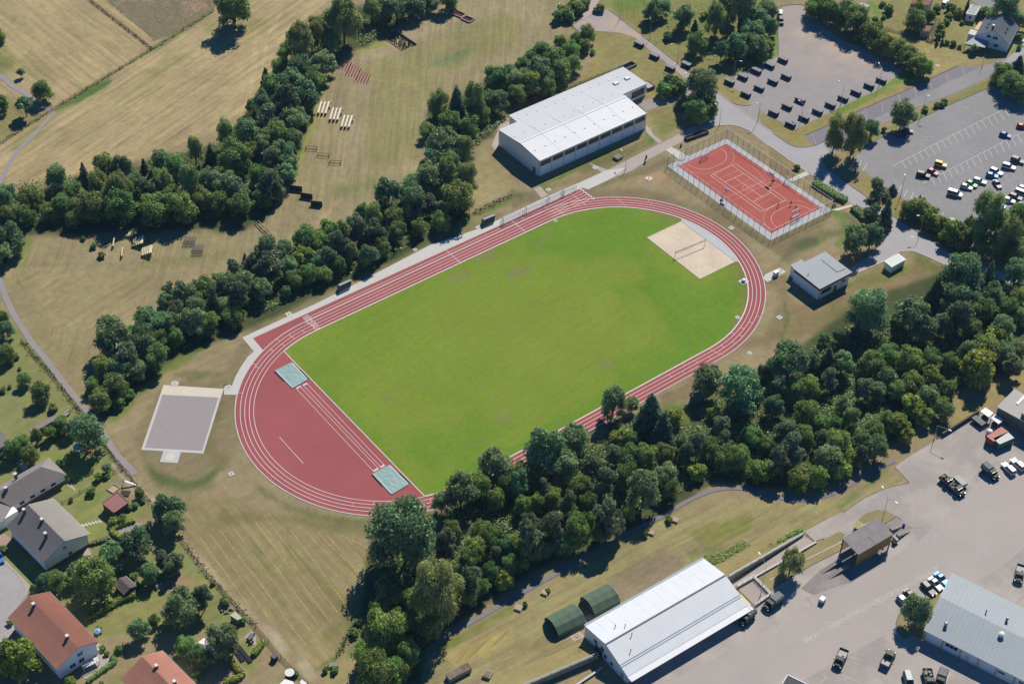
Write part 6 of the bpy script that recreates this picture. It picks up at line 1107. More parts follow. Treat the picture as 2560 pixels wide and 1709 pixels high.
gwin(r2, L2_, W2_, ((6.2, 7., 4., 4.9), (7.2, 8.2, 1., 2.)), 'x1'); gwin(r2, L2_, W2_, ((6.2, 7., 4., 4.9), (4.5, 5.5, 1., 2.)), 'x0')
r4, L4_, W4_, t4 = house(t3(1490, 1260), t3(1820, 1590), t3(1115, 1530), 4.6, 7.2, 'house with pink tiled roof cut off by the bottom edge', M_TILEP, M_TILEP, tiles=.6, chim=[t3(1432, 1400), t3(1600, 1545)], yr=.46)
# grey house with crossing hips
e0, e1, e2 = G(T1(0, 2, 105, 1512), 3.2), G(T1(0, 2, 610, 1215), 3.2), G(T1(0, 2, 460, 1052), 3.2); t1 = ang(e0, e1); L_ = math.dist(e0[:2], e1[:2]); W_ = (e2.x-e0.x)*-math.sin(t1)+(e2.y-e0.y)*math.cos(t1)
h1 = root('house', (e0.x, e0.y, 0), t1, 'white house with grey hipped roof and brick basement', 'house', 'houses'); HR1 = 6.; M_TG2 = mat('taupe_roof_tile', A(140, 130, 124), .85, .1, 2.2, bump=.4)
MB().box(.5, L_-.5, .5, W_-.5, 0, 3.05).box(-9., .5, W_-10.5, W_+2.5, 0, 3.05).o('wall', M_WALL, h1); MB().box(.44, L_-.44, .44, W_-.44, 0, 1.).o('plinth', M_BRICK, h1)
x0r, x1r = 2.2, L_-W_*.52
slab(MB(), [(0, 0, 3.2), (L_, 0, 3.2), (x1r, W_/2, HR1), (-3., W_/2, HR1)], .16).o('roof', M_TG2, h1); slab(MB(), [(x1r+.005, W_/2, HR1), (L_, .01, 3.2), (L_, W_, 3.2)], .16).o('roof', M_TILEG, h1); slab(MB(), [(-3., W_/2+.004, HR1), (x1r, W_/2+.004, HR1), (L_, W_, 3.2), (0, W_, 3.2)], .16).o('roof', M_TILEG, h1)
slab(MB(), [(-4.6, -3., 3.2), (.0, -.02, 3.2), (.0, W_+3, 3.2), (-4.6, W_*.5, 6.2)], .16).o('roof', M_TILEG, h1); slab(MB(), [(-9.6, -3., 3.2), (-4.61, -3., 3.2), (-4.61, W_*.5, 6.2), (-9.6, W_+3, 3.2)], .16).o('roof', M_TILEG, h1); slab(MB(), [(-.01, W_+3, 3.2), (-9.59, W_+3, 3.2), (-4.6, W_*.5+.01, 6.2)], .16).o('roof', M_TILEG, h1)
for k in range(4): x = 2.5+k*3.1; window(h1, x, x+1.3, 1.5, 2.7, .5, 'y0', M_POST, 2)
for x, y in ((1.2, W_/2-.6), (5.5, W_*.72)): c_ = MB().box(x-.35, x+.35, y-.3, y+.3, 5., 6.7).o('chimney', M_CHIM, h1); MB().box(x-.42, x+.42, y-.37, y+.37, 6.7, 6.82).o('chimney_cap', M_ALU, c_)
MB().tube((0, -.02, 3.1), (L_, -.02, 3.1), .09).o('gutter', M_STEEL, h1)
sheet('patio', W(T(0, 2, (150, 1110), (195, 1075), (265, 1140), (215, 1185))), .03, M_PALE)
h0 = root('house', (*G2(T1(0, 2, 88, 1000)), 0), t1, 'white house with grey roof cut off at the edge above the hedge', 'house', 'houses'); MB().box(-16, 0, 0, 9, 0, 3.2).o('wall', M_WALL, h0); slab(MB(), [(-16, -.5, 3.2), (.5, -.5, 3.2), (.5, 4.5, 5.6), (-16, 4.5, 5.6)], .16).o('roof', M_TILEG, h0); slab(MB(), [(-16, 4.505, 5.6), (.5, 4.505, 5.6), (.5, 9.5, 3.2), (-16, 9.5, 3.2)], .16).o('roof', M_TILEG, h0); window(h0, 3., 4.2, 1., 2.2, 0, 'x1', M_FRAME, 2); window(h0, -3, -1.6, 1., 2.2, 0, 'y0', M_FRAME, 2)
# house, garage and outbuildings at the top corner
t0 = lambda u, v: T1(3, 0, u, v)
ru, Lu, Wu, tu = house(t0(2215, 412), t0(2305, 246), t0(1898, 330), 3.6, 7.6, 'white house with steep slate roof at the top corner', M_TILED, M_TILED, o_=.4, yr=.5, chim=[t0(2070, 235)], tiles=1.1)
print('houseU', Lu, Wu, tu)
for z0, z1, a0, a1 in ((1., 2.2, Wu*.3, Wu*.42), (1., 2.2, Wu*.58, Wu*.7), (3.9, 5.1, Wu*.36, Wu*.5), (3.9, 5.1, Wu*.56, Wu*.68)): window(ru, a0, a1, z0, z1, .4, 'x0', M_FRAME, 2); window(ru, a0, a1, z0, z1, Lu-.4, 'x1', M_FRAME, 2)
for xx in (.3, .5, .75):
    for s in (0, 1): y = Wu*.25 if s == 0 else Wu*.75; x = Lu*xx; MB().box(x-.45, x+.45, y-.6, y+.6, 5.5, 5.75).o('roof_window', M_GLASS, ru)
q = [G2(x, 2.6) for x in T(3, 0, (1800, 402), (1895, 340), (2025, 382), (1990, 440))]; r = root('carport', (*q[0], 0), 0, 'carport with grey flat roof joined to the slate house', 'carport'); l = [(x[0]-q[0][0], x[1]-q[0][1]) for x in q]; MB().prism(l, 2.5, 2.65).o('roof', M_GREYR, r); cx_, cy_ = sum(x[0] for x in l)/4, sum(x[1] for x in l)/4
for x in l: MB().box(x[0]*.92+cx_*.08-.08, x[0]*.92+cx_*.08+.08, x[1]*.92+cy_*.08-.08, x[1]*.92+cy_*.08+.08, 0, 2.5).o('post', M_WOOD, r)
q = [G2(x, 3.) for x in T(3, 0, (1835, 310), (1860, 268), (1935, 290), (1908, 330))]; r = root('lean_to', (*q[0], 0), 0, 'pale lean-to roof between slate house and carport', 'lean-to'); l = [(x[0]-q[0][0], x[1]-q[0][1]) for x in q]; MB().prism(l, 2.85, 3.).o('roof', M_ROOFG, r); MB().prism([(x[0]*.9+.2, x[1]*.9) for x in l], 0, 2.85).o('wall', M_WALL, r)
sheet('terrace', W(T(3, 0, (1895, 270), (1945, 180), (1980, 180), (1930, 275))), .03, mat('cream_terrace', A(226, 196, 150), .85))
def box_house(q, z, label, wm, rm, name='garage', cat='garage', edge=M_FRAME, grp=None):
    l = [G2(x, z) for x in q]; c = (sum(x[0] for x in l)/4, sum(x[1] for x in l)/4); r = root(name, (*c, 0), 0, label, cat, grp); l = [(x[0]-c[0], x[1]-c[1]) for x in l]; MB().prism([(x[0]*.95, x[1]*.95) for x in l], 0, z-.1).o('wall', wm, r); MB().prism(l, z-.1, z+.05).o('roof', rm, r)
    if edge:
        for i in range(4): a, b = l[i], l[(i+1) % 4]; MB().bar((*a, z+.08), (*b, z+.08), .3, .2).o('roof_edging', edge, r)
    return r, l
r, l = box_house(T(3, 0, (1818, 128), (1866, 46), (1945, 62), (1903, 142)), 3., 'white flat roofed garage with a small window by the street', M_WALL, M_GREYR)
d = Vector((l[3][0]-l[0][0], l[3][1]-l[0][1])).normalized(); c_ = ((l[0][0]+l[3][0])/2*.95, (l[0][1]+l[3][1])/2*.95); MB().bar((c_[0]-d.x*.5, c_[1]-d.y*.5, 1.7), (c_[0]+d.x*.5, c_[1]+d.y*.5, 1.7), .12, .8).o('window', M_GLASS, r)
r, l = box_house(T(3, 0, (1308, 40), (1330, -60), (1528, -40), (1478, 50)), 4.4, 'white house with red tiled roof cut off by the top edge', M_WALL, M_TILER, 'house', 'house', None)
r, l = box_house(T(3, 0, (1395, 285), (1420, 232), (1505, 240), (1478, 292)), 2.5, 'garden shed with brown roof and cream wall', mat('cream_wall', A(206, 192, 170), .85), mat('brown_felt', A(142, 110, 100), .9, .1), 'garden_shed', 'shed', None, 'garden sheds')
box_house(T(3, 0, (820, 52), (850, 24), (938, 50), (908, 82)), 2.4, 'garden shed with grey roof under the long hedge', M_WOOD, M_GREYR, 'garden_shed', 'shed', None, 'garden sheds')
q = [G2(x, 2.2) for x in T(3, 0, (1478, 325), (1545, 165), (1572, 172), (1512, 335))]; r = root('pergola', (*q[0], 0), 0, 'narrow dark pergola with slatted top beside the brown shed', 'pergola')
a, b = (0, 0), (q[1][0]-q[0][0], q[1][1]-q[0][1]); c_ = (q[3][0]-q[0][0], q[3][1]-q[0][1])
for k in range(15):
    p = lerp(a, b, k/14); MB().bar((*p, 2.2), (p[0]+c_[0], p[1]+c_[1], 2.2), .16, .1).o('slat', M_WOOD, r)
for s in (0, 1):
    o_ = (c_[0]*s, c_[1]*s); MB().bar((o_[0], o_[1], 2.1), (b[0]+o_[0], b[1]+o_[1], 2.1), .12, .14).o('beam', M_WOOD, r)
    for k in (0, .5, 1): p = lerp(a, b, k); MB().box(p[0]+o_[0]-.07, p[0]+o_[0]+.07, p[1]+o_[1]-.07, p[1]+o_[1]+.07, 0, 2.05).o('post', M_WOOD, r)
# garden sheds lower left
def pshed(qa, qb, qc, he, hr, label, m0, wall, **k): return house(qa, qb, qc, he, hr, label, m0, m0, wall, o_=.25, name='garden_shed', group='garden sheds', cat='shed', **k)
pshed(t3(1040, 655), t3(1140, 748), t3(1152, 575), 2.1, 2.9, 'small garden shed with dark brown gable roof on the lawn', mat('brown_shed_roof', A(112, 100, 98), .9, .1), M_WOOD, tiles=.5)
q = T(0, 2, (935, 1478), (1080, 1380), (1182, 1470), (1048, 1567)); box_house(q, 2.5, 'open pavilion with red flat roof in the garden', M_WOOD, mat('dull_red_roof', A(158, 110, 106), .8, .04, 1.5), 'pavilion', 'pavilion', mat('dull_red_roof', (0, 0, 0)))
q = T(0, 2, (262, 805), (520, 660), (545, 695), (300, 835)); box_house(q, 2.3, 'long low shed with grey roof against the garden hedge', mat('tan_boards', A(160, 140, 120), .85), mat('taupe_roof', A(146, 134, 130), .85, .1), 'garden_shed', 'shed', None, 'garden sheds')
box_house(T(0, 3, (2110, 940), (2160, 905), (2222, 965), (2180, 985)), 2., 'tiny green garden hut by the fence', mat('moss_green_boards', A(136, 140, 104), .85, .1), mat('pale_green_roof', A(196, 196, 168), .8), 'garden_shed', 'shed', None, 'garden sheds')
box_house(T(1, 3, (130, 1315), (165, 1288), (203, 1312), (170, 1340)), 1.4, 'small dark grey box by the garden fence', M_DARK, mat('dark_box_roof', A(110, 106, 108), .8), 'storage_crate', 'crate', None)
p = G(T1(1, 3, 312, 1505)); r = root('water_barrel', p, 0, 'black water barrel with white lid by the dirt track', 'barrel'); MB().tube((0, 0, 0), (0, 0, 1.7), 1.1, n=18).o('barrel_body', M_BLACK, r); MB().tube((0, 0, 1.7), (0, 0, 1.8), 1.15, n=18).o('lid', M_ALU, r)
for q, lb in ((T(1, 3, (210, 1575), (262, 1520), (340, 1545), (360, 1600)), 'white garden gazebo roof beside the water barrel'), (T(1, 3, (395, 1555), (420, 1525), (470, 1560), (440, 1590)), 'white board table next to the garden gazebo')):
    l = [G2(x, 2.2 if 'gazebo roof' in lb else .9) for x in q]; z = 2.2 if 'gazebo roof' in lb else .9; c = (sum(x[0] for x in l)/4, sum(x[1] for x in l)/4); r = root('gazebo' if z > 1 else 'garden_table', (*c, 0), 0, lb, 'gazebo' if z > 1 else 'table'); l = [(x[0]-c[0], x[1]-c[1]) for x in l]; MB().hexa([(*x, z-.05) for x in l], [(x[0]*.9, x[1]*.9, z+.05) for x in l]).o('roof' if z > 1 else 'tabletop', M_CAP, r)
    for x in l: MB().box(x[0]*.9-.05, x[0]*.9+.05, x[1]*.9-.05, x[1]*.9+.05, 0, z-.05).o('leg', M_ALU, r)
q = T(0, 3, (1815, 1190), (1870, 1145), (1985, 1290), (1930, 1320)); l = [G2(x, 1.9) for x in q]; r = root('party_tent', (*l[0], 0), 0, 'white party tent half hidden by a garden tree', 'tent'); l = [(x[0]-l[0][0], x[1]-l[0][1]) for x in l]; cx_, cy_ = sum(x[0] for x in l)/4, sum(x[1] for x in l)/4
for i in range(4): a, b = l[i], l[(i+1) % 4]; MB().poly([(*a, 1.9), (*b, 1.9), (cx_, cy_, 2.7)]).o('roof_panel', M_CAP, r); MB().box(a[0]-.04, a[0]+.04, a[1]-.04, a[1]+.04, 0, 1.9).o('pole', M_ALU, r)
# ------------------------------------------------------------------ vehicles
def paint(name, r, g, b, metal=.3): return mat('paint_'+name, A(r, g, b), .42, .02, 1., metal=metal*.2, spec=.35)
M_CGLASS = mat('car_glass', (.015, .018, .022), .2, .02, spec=.4); M_LAMP = mat('headlamp', A(230, 232, 235), .15); M_TAIL = mat('tail_lamp', (.3, .02, .02), .3)
def rrect(x0, x1, hw, z, c=.28, dzf=0.):
    p = [(x0+c, -hw), (x1-c, -hw), (x1-c*.35, -hw+c*.4), (x1, -hw+c*1.3), (x1, hw-c*1.3), (x1-c*.35, hw-c*.4), (x1-c, hw), (x0+c, hw), (x0+c*.3, hw-c*.4), (x0, hw-c), (x0, -hw+c), (x0+c*.3, -hw+c*.4)]
    return [(x, y, z+(dzf if x > x1-c*1.2 else 0)) for x, y in p]
def loft(mb, rings, m=0):
    i = len(mb.v); n = len(rings[0])
    for r in rings: mb.v += r
    for k in range(len(rings)-1):
        for j in range(n): mb.f.append((i+k*n+j, i+k*n+(j+1) % n, i+(k+1)*n+(j+1) % n, i+(k+1)*n+j)); mb.m.append(m)
    mb.f += [tuple(i+j for j in range(n-1, -1, -1)), tuple(i+(len(rings)-1)*n+j for j in range(n))]; mb.m += [m, m]; return mb
CARM = {}
def car_meshes(kind):
    if kind in CARM: return CARM[kind]
    L_, hw, hb, ht, c0, c1, t0_, t1_ = {'hatch': (4.05, .87, .86, 1.48, -1.98, .72, -1.45, -.05), 'sedan': (4.5, .88, .84, 1.42, -1.55, .75, -.95, .0), 'estate': (4.6, .89, .88, 1.5, -2.25, .75, -1.95, .0), 'suv': (4.6, .93, .98, 1.75, -2.25, .85, -2.05, .15), 'van': (4.9, .96, 1.05, 1.95, -2.4, 1.35, -2.3, .65), 'jeep': (4.1, .88, 1.05, 1.85, -1.98, .62, -1.92, .45), 'cabrio': (4.1, .87, .82, 1.3, -1.4, .55, -.9, -.05)}[kind]
    a, b = -L_/2, L_/2; D = {}
    sq = .1 if kind == 'jeep' else .28
    D['body'] = loft(MB(), [rrect(a+.08, b-.1, hw-.08, .26, sq), rrect(a, b, hw, .5, sq), rrect(a, b-.02, hw, hb-.18, sq, -.06), rrect(a+.06, b-.12, hw-.06, hb, sq, -.1 if kind != 'jeep' else -.02)]).mesh('body', False)
    D['windows'] = loft(MB(), [rrect(c0, c1, hw-.08, hb-.02, .2), rrect(t0_, t1_, hw-.24, ht-.05, .15)]).mesh('windows')
    rf = loft(MB(), [rrect(t0_-.03, t1_+.03, hw-.2, ht-.07, .16), rrect(t0_+.05, t1_-.03, hw-.27, ht, .16)])
    for s in (-1, 1):
        for (x0, x1) in ((c1-.02, t1_), (c0+.02, t0_), ((c0+c1)/2, (t0_+t1_)/2-.05)): rf.bar((x0, s*(hw-.075), hb-.02), (x1, s*(hw-.235), ht-.04), .07, .07)
    D['roof'] = rf.mesh('roof')
    D['wheel'] = MB().tube((0, -.1, 0), (0, .1, 0), .33, n=12).mesh('wheel'); D['rim'] = MB().tube((0, -.115, 0), (0, .115, 0), .2, n=8).mesh('rim')
    D['lamp'] = MB().box(-.06, .06, -.2, .2, -.09, .09).mesh('headlight'); D['dim'] = (L_, hw, hb); CARM[kind] = D; return D
def car(kind, pm, p, q, label, group='cars parked on the car park', cat='car', z=.05, at=None, name=None):
    """p: centre in the picture, q: direction the nose points to (picture offset)"""
    D = car_meshes(kind); c = G(p, .7) if at is None else at; d = G((p[0]+q[0], p[1]+q[1]), .7); rz = ang(c, d); L_, hw, hb = D['dim']
    r = root(name or {'suv': 'off_road_car', 'van': 'van', 'jeep': 'off_road_car'}.get(kind, 'car'), (c.x, c.y, z), rz, label, cat, group)
    for nm in ('body', 'roof'):
        o = obj(nm, D[nm], M_CGLASS, r); o.material_slots[0].link = 'OBJECT'; o.material_slots[0].material = pm
    obj('windows', D['windows'], M_CGLASS, r)
    for x in (-L_*.31, L_*.31):
        for y in (-hw+.08, hw-.08): w_ = obj('wheel', D['wheel'], M_BLACK, r); w_.location = (x, y, .33); obj('rim', D['rim'], M_STEEL, w_)
    for y in (-hw+.3, hw-.3): h_ = obj('headlight', D['lamp'], M_LAMP, r); h_.location = (L_/2-.06, y, hb-.26)
    tl = CARM.setdefault('tail', MB().box(-.05, .05, -.15, .15, -.12, .12).mesh('tail_light'))
    for y in (-hw+.22, hw-.22): h_ = obj('tail_light', tl, M_TAIL, r); h_.location = (-L_/2+.05, y, hb-.2)
    return r
W1, SIL, BLK, NAV = paint('white', 226, 230, 234, 0), paint('silver', 178, 186, 196, 1), paint('black', 30, 33, 40), paint('navy', 44, 54, 92)
RED, BLU, LBL, YELC, GRN, PUR, DGR = paint('red', 190, 48, 58, 0), paint('blue', 42, 68, 170, 0), paint('light_blue', 64, 140, 206, .5), paint('yellow', 226, 184, 48, 0), paint('green', 66, 160, 76, .5), paint('brown_violet', 92, 78, 90), paint('dark_grey', 62, 69, 82)
H1 = (18, 5); H2 = (16, 7)
for k, m, uv, h_, lb in (('estate', NAV, (55, 290), (16, 2), 'dark estate car under the small tree at the car park edge'), ('hatch', NAV, (150, 245), (16, 2), 'dark blue hatchback half in the tree shade at the car park edge'), ('jeep', YELC, (585, 690), H1, 'yellow off-road car on the car park'), ('hatch', RED, (482, 782), H2, 'red hatchback between the yellow and the black car'),
        ('suv', BLK, (358, 822), (17, 4), 'black off-road car beside the red hatchback'), ('hatch', BLU, (1430, 300), H1, 'bright blue hatchback standing alone by the upper bay line'), ('hatch', RED, (1655, 190), (18, 4), 'red car cut off by the picture edge'), ('suv', DGR, (1590, 632), (18, 6), 'dark grey off-road car behind the white one'), ('suv', W1, (1475, 715), (18, 5), 'white off-road car in front of the dark grey one'),
        ('estate', SIL, (1312, 778), H2, 'silver blue estate car behind the light blue hatchback'), ('hatch', LBL, (1258, 828), (17, 3), 'light blue hatchback on the car park'), ('sedan', PUR, (1325, 940), (9, 12), 'dark violet saloon driving across the parking aisle'), ('estate', W1, (1095, 902), H1, 'white estate car behind the green hatchback'), ('hatch', GRN, (988, 940), H2, 'green hatchback between two white cars'),
        ('hatch', W1, (922, 978), (17, 5), 'white hatchback in front of the green one'), ('van', SIL, (770, 1068), (18, 5), 'silver grey van at the end of the parked row'), ('hatch', W1, (1480, 1152), (17, 5), 'white hatchback in front of the willow row'), ('estate', DGR, (1565, 1108), (17, 6), 'dark estate car with white roof reflection behind a white hatchback'), ('van', W1, (1648, 1065), (17, 6), 'white van cut off by the picture edge'),
        ('hatch', BLU, (1650, 1205), (15, -3), 'blue car beside the tall tree at the picture edge'), ('suv', W1, (1345, 1215), (17, 6), 'white car mostly hidden behind the drooping tree'), ('hatch', DGR, (738, 1432), (-2, -16), 'dark grey car partly hidden behind the yellow green bushes'), ('hatch', BLK, (842, 1490), (1, 16), 'black car with pale bonnet behind the yellow green bushes'), ('hatch', W1, (1668, 1000), (17, 6), 'white car cut off between two others at the picture edge')):
    car(k, m, Z3(uv)[0], h_, lb)
g_ = 'cars parked beside the grey workshop'
for k, m, uv, h_, lb in (('sedan', LBL, (1418, 205), (14, 13), 'blue car at the corner of the grey workshop'), ('sedan', W1, (1350, 262), (14, 14), 'white car between the blue and the black one at the workshop'), ('estate', BLK, (1270, 318), (14, 14), 'black car with bright roof beside the white one at the workshop'), ('sedan', BLK, (1070, 395), (14, 14), 'black car half under the round yard tree'), ('hatch', SIL, (990, 462), (14, 14), 'silver car under the round yard tree')):
    car(k, m, Z6(uv)[0], h_, lb, g_, z=.12)
car('suv', W1, T1(3, 2, 2208, 1165), (-13, -13), 'white off-road estate in the yard, nearer the jeeps', 'white off-road cars in the yard', z=.12); car('suv', W1, T1(3, 2, 2292, 1125), (-13, -12), 'white off-road estate in the yard, nearer the containers', 'white off-road cars in the yard', z=.12)
car('van', W1, T1(3, 0, 112, 125), (2, -14), 'white van parked at the top of the gravel lot', 'vehicles at the top of the gravel lot'); car('jeep', DGR, T1(3, 0, 120, 195), (2, 14), 'dark small car behind the white van on the gravel lot', 'vehicles at the top of the gravel lot'); car('suv', W1, T1(3, 0, 1625, 28), (8, -12), 'white car on the street beside the white house', None)
car('hatch', LBL, T1(0, 3, -8, 405), (6, 12), 'pale blue car cut off at the edge of the street', None)
# army vehicles
M_OLV = mat('dark_olive_paint', A(70, 76, 70), .6, .15, 1.5); M_OLVL = mat('worn_olive_paint', A(112, 118, 106), .7, .2, 1.5); M_TARP = mat('grey_tarpaulin', A(128, 134, 132), .8, .1, 1.2); M_BED = mat('pale_bed_floor', A(196, 192, 182), .85, .08, 1.5); M_GUN = mat('grey_green_canvas', A(152, 156, 142), .85, .1, 1.5)
TW = MB().tube((0, -.17, 0), (0, .17, 0), .52, n=14).mesh('wheel'); TWR = MB().tube((0, -.185, 0), (0, .185, 0), .26, n=8).mesh('rim')
def truck(p, q, label, bed='open', L_=5.4, cabm=None, z=.12, group='army trucks in the yard', hood=True):
    c = G(p, .9); d = G((p[0]+q[0], p[1]+q[1]), .9); r = root('army_truck', (c.x, c.y, z), ang(c, d), label, 'army truck', group); hw = 1.1; f = L_/2; cb_ = f-1.0-1.5; cm = cabm or M_OLV
    MB().box(-f, f-.2, -.45, .45, .6, .85).box(f-.15, f, -hw, hw, .5, .85).o('chassis', M_DARK, r)
    h_ = MB().box(f-1.15, f-.15, -.75, .75, .8, 1.45, tx=.1, ty=.1).o('bonnet', cm, r)
    for y in (-.82, .82): MB().box(f-1.1, f-.3, y-.28, y+.28, 1.02, 1.12).o('mudguard', cm, r); MB().box(f-.22, f-.08, y-.14, y+.14, .85, 1.1).o('headlight', M_LAMP, r)
    MB().box(cb_, f-1.1, -hw+.05, hw-.05, .8, 1.5).o('cab', cm, r); MB().box(cb_, f-1.15, -hw+.08, hw-.08, 1.5, 2.15, tx=.12, ty=.1).o('cab_windows', M_CGLASS, r); MB().box(cb_+.05, f-1.3, -hw+.16, hw-.16, 2.12, 2.25, tx=.05, ty=.05).o('cab_roof', cm, r)
    MB().box(-f, cb_-.1, -hw, hw, .9, 1.05).o('bed_floor', M_BED if bed == 'open' else cm, r)
    for y in (-hw, hw): MB().box(-f, cb_-.1, y-.04, y+.04, 1.0, 1.5).o('side_board', cm, r)
    MB().box(-f-.04, -f+.04, -hw, hw, 1., 1.5).o('tailgate', cm, r)
    if bed == 'open': MB().box(cb_-.18, cb_-.1, -hw, hw, 1., 1.9).o('headboard', M_DARK, r)
    if bed == 'cover':
        pr = [(-hw, 1.5), (-hw, 2.3), (-hw*.75, 2.6), (hw*.75, 2.6), (hw, 2.3), (hw, 1.5)]; MB().hexa([(-f, y, z_) for y, z_ in pr], [(cb_-.12, y, z_) for y, z_ in pr]).o('canvas_cover', M_TARP, r)
    if bed == 'gear':
        rr = random.Random(int(p[0]))
        for k in range(7): x = rr.uniform(-f+.4, cb_-.6); y = rr.uniform(-.7, .7); MB().box(x-.35, x+.35, y-.3, y+.3, 1.05, 1.3+rr.random()*.5).o('load_box', rr.choice([M_OLVL, M_DARK, M_GUN]), r)
    for x in (f-.75, -f+1.1):
        for y in (-hw+.1, hw-.1): w_ = obj('wheel', TW, M_BLACK, r); w_.location = (x, y, .52); obj('rim', TWR, M_OLV, w_)
    sp = obj('spare_wheel', TW, M_BLACK, r); sp.location = (cb_-.32, .4, 1.6) if bed != 'cover' else (cb_+.1, 0, .9)
    for y in (-hw-.15, hw+.15): MB().box(f-1.35, f-1.25, y-.1, y+.1, 1.5, 1.85).o('mirror', M_DARK, r)
    return r
truck(T1(3, 2, 2038, 1200), (15, 13), 'army truck with grey canvas cover next to the white off-road cars', 'cover', 5.2)
truck(Z6((275, 1112))[0], (-9, 20), 'army truck with empty pale bed, cab away from the workshop', 'open', 5.6); truck(Z6((812, 1110))[0], (10, -18), 'army truck with empty pale bed, cab towards the round tree', 'open', 5.2, M_OLVL)
truck(Z6((2300, 155))[0], (-5, 22), 'army truck with pale bed behind the grey workshop', 'open', 5.6, M_OLVL); truck(T1(2, 3, 2150, 965), (-15, 14), 'army truck with grey covered bed at the end of the white hall', 'cover', 5.4); truck(Z5((545, 1210))[0], (-15, 11), 'army truck with olive covered bed beside the railed court', 'cover', 5.6)
truck(Z6((1275, 1345))[0], (4, 18), 'army truck carrying loose gear, cut off at the bottom edge', 'gear', 5.6, M_OLVL); truck(Z6((1408, 1350))[0], (-6, 18), 'army truck with canvas top beside the one with gear', 'cover', 5.)
car('van', paint('grey_blue', 132, 148, 158, 0), Z6((1045, 1360))[0], (4, 14), 'grey blue van roof at the bottom edge', None, z=.12)
truck(T1(3, 2, 1642, 1285), (14, 12), 'small open army vehicle beside a flat trailer', 'gear', 4.2, M_OLV); truck(T1(3, 2, 1738, 1362), (14, 12), 'small open army vehicle in front of the flat trailer', 'gear', 4.2, M_OLVL)
def trailer(p, q, label, m, L_=4., W_=1.9, h=1.3, z=.12):
    c = G(p, .7); d = G((p[0]+q[0], p[1]+q[1]), .7); r = root('trailer', (c.x, c.y, z), ang(c, d), label, 'trailer', 'trailers in the yard'); MB().box(-L_/2, L_/2, -W_/2, W_/2, .6, h).o('trailer_body', M_OLV, r); MB().box(-L_/2-.03, L_/2+.03, -W_/2-.03, W_/2+.03, h, h+.12, tx=.1, ty=.1).o('cover', m, r); MB().bar((L_/2, 0, .6), (L_/2+1.2, 0, .5), .12, .12).o('drawbar', M_DARK, r)
    for y in (-W_/2, W_/2): w_ = obj('wheel', TW, M_BLACK, r); w_.location = (0, y, .45); w_.scale = (.85, .85, .85)
trailer(T1(3, 2, 1762, 1288), (14, 13), 'army trailer with pale slatted cover between the jeeps', M_BED, 3.6); trailer(T1(3, 2, 1930, 738), (13, 10), 'grey covered trailer by the white carports', M_TARP, 3.8, 2.)
p = G(Z5((1152, 1175))[0], .6); r = root('utility_cart', (p.x, p.y, .11), .3, 'small white utility cart standing alone on the yard', 'cart'); MB().box(-.75, .75, -.6, .6, .4, 1.3).o('cart_body', M_ALU, r); MB().box(-.8, .8, -.65, .65, 1.3, 1.4, tx=.08, ty=.08).o('cart_lid', M_ALU, r)
for x in (-.45, .45):
    for y in (-.6, .6): MB().tube((x, y-.08, .25), (x, y+.08, .25), .25, n=10).o('wheel', M_BLACK, r)
for u, v, lb in ((448, 1210, 'upper of two pale manholes in the lower yard'), (460, 1272, 'lower of two pale manholes in the lower yard'), (1122, 877, 'pale manhole near the silver car'), (68, 1088, 'pale manhole below the army truck at the court'), (1540, 205, 'white manhole beyond the wash bay'), (1532, 275, 'ring manhole beyond the wash bay'), (1453, 265, 'faint manhole at the wash bay corner'), (1928, 375, 'ring manhole in the wide upper yard'), (2000, 368, 'white manhole in the wide upper yard'), (2120, 1340-1567, 'small white manhole beside the drain channel')):
    r = root('manhole', G(T1(3, 3, u, v)), 0, lb, 'manhole', 'pale manholes in the yard'); MB().tube((0, 0, .105), (0, 0, .125), .42, n=16).o('frame_ring', M_FADED, r); MB().tube((0, 0, .12), (0, 0, .135), .26, n=14).o('lid', M_YARD, r)
for u, v, lb in ((1500, 580, 'pale manhole on the path edge by the dark boxes'), (1593, 672, 'white manhole beside the shaded box'), (1325, 608+1567, 'pale manhole in the road by the willow row')):
    r = root('manhole', G(T1(2, 0, u, v) if v < 1000 else T1(3, 1, u, v-1567)), 0, lb, 'manhole', 'pale manholes in the roads'); MB().tube((0, 0, .06), (0, 0, .085), .4, n=14).o('frame_ring', M_ALU, r); MB().tube((0, 0, .08), (0, 0, .095), .25, n=12).o('lid', M_ROAD, r)
# ------------------------------------------------------------------ street lamps
def lamp(base, top, head, label, double=None, name='street_lamp'):
    B = G(base); hs = np.arange(2, 13, .05); h = min(hs, key=lambda q: (PX((B.x, B.y, q))[1]-top[1])**2); r = root(name, B, 0, label, 'street lamp', 'street lamps')
    MB().tube((0, 0, 0), (0, 0, h*.25), .11, .1).tube((0, 0, h*.25), (0, 0, h), .08, .05).o('pole', M_STEEL, r); MB().tube((0, 0, 0), (0, 0, .25), .2, .13, 8).o('base', M_POST, r)
    for hd in (head, double):
        if hd is None: continue
        H = G(hd, h+.3)-B; d = Vector((H.x, H.y, 0)); l = min(d.length, 3.2); d = d.normalized() if d.length > .05 else Vector((1, 0, 0)); l = max(l, .5)
        MB().tube((0, 0, h), tuple(d*l*.6+Vector((0, 0, h+.25))), .05).tube(tuple(d*l*.6+Vector((0, 0, h+.25))), tuple(d*l+Vector((0, 0, h+.3))), .05).o('arm', M_STEEL, r)
        MB().bar(tuple(d*l+Vector((0, 0, h+.3))), tuple(d*(l+.9)+Vector((0, 0, h+.3))), .32, .16).o('lamp_head', M_ALU, r)
    return r
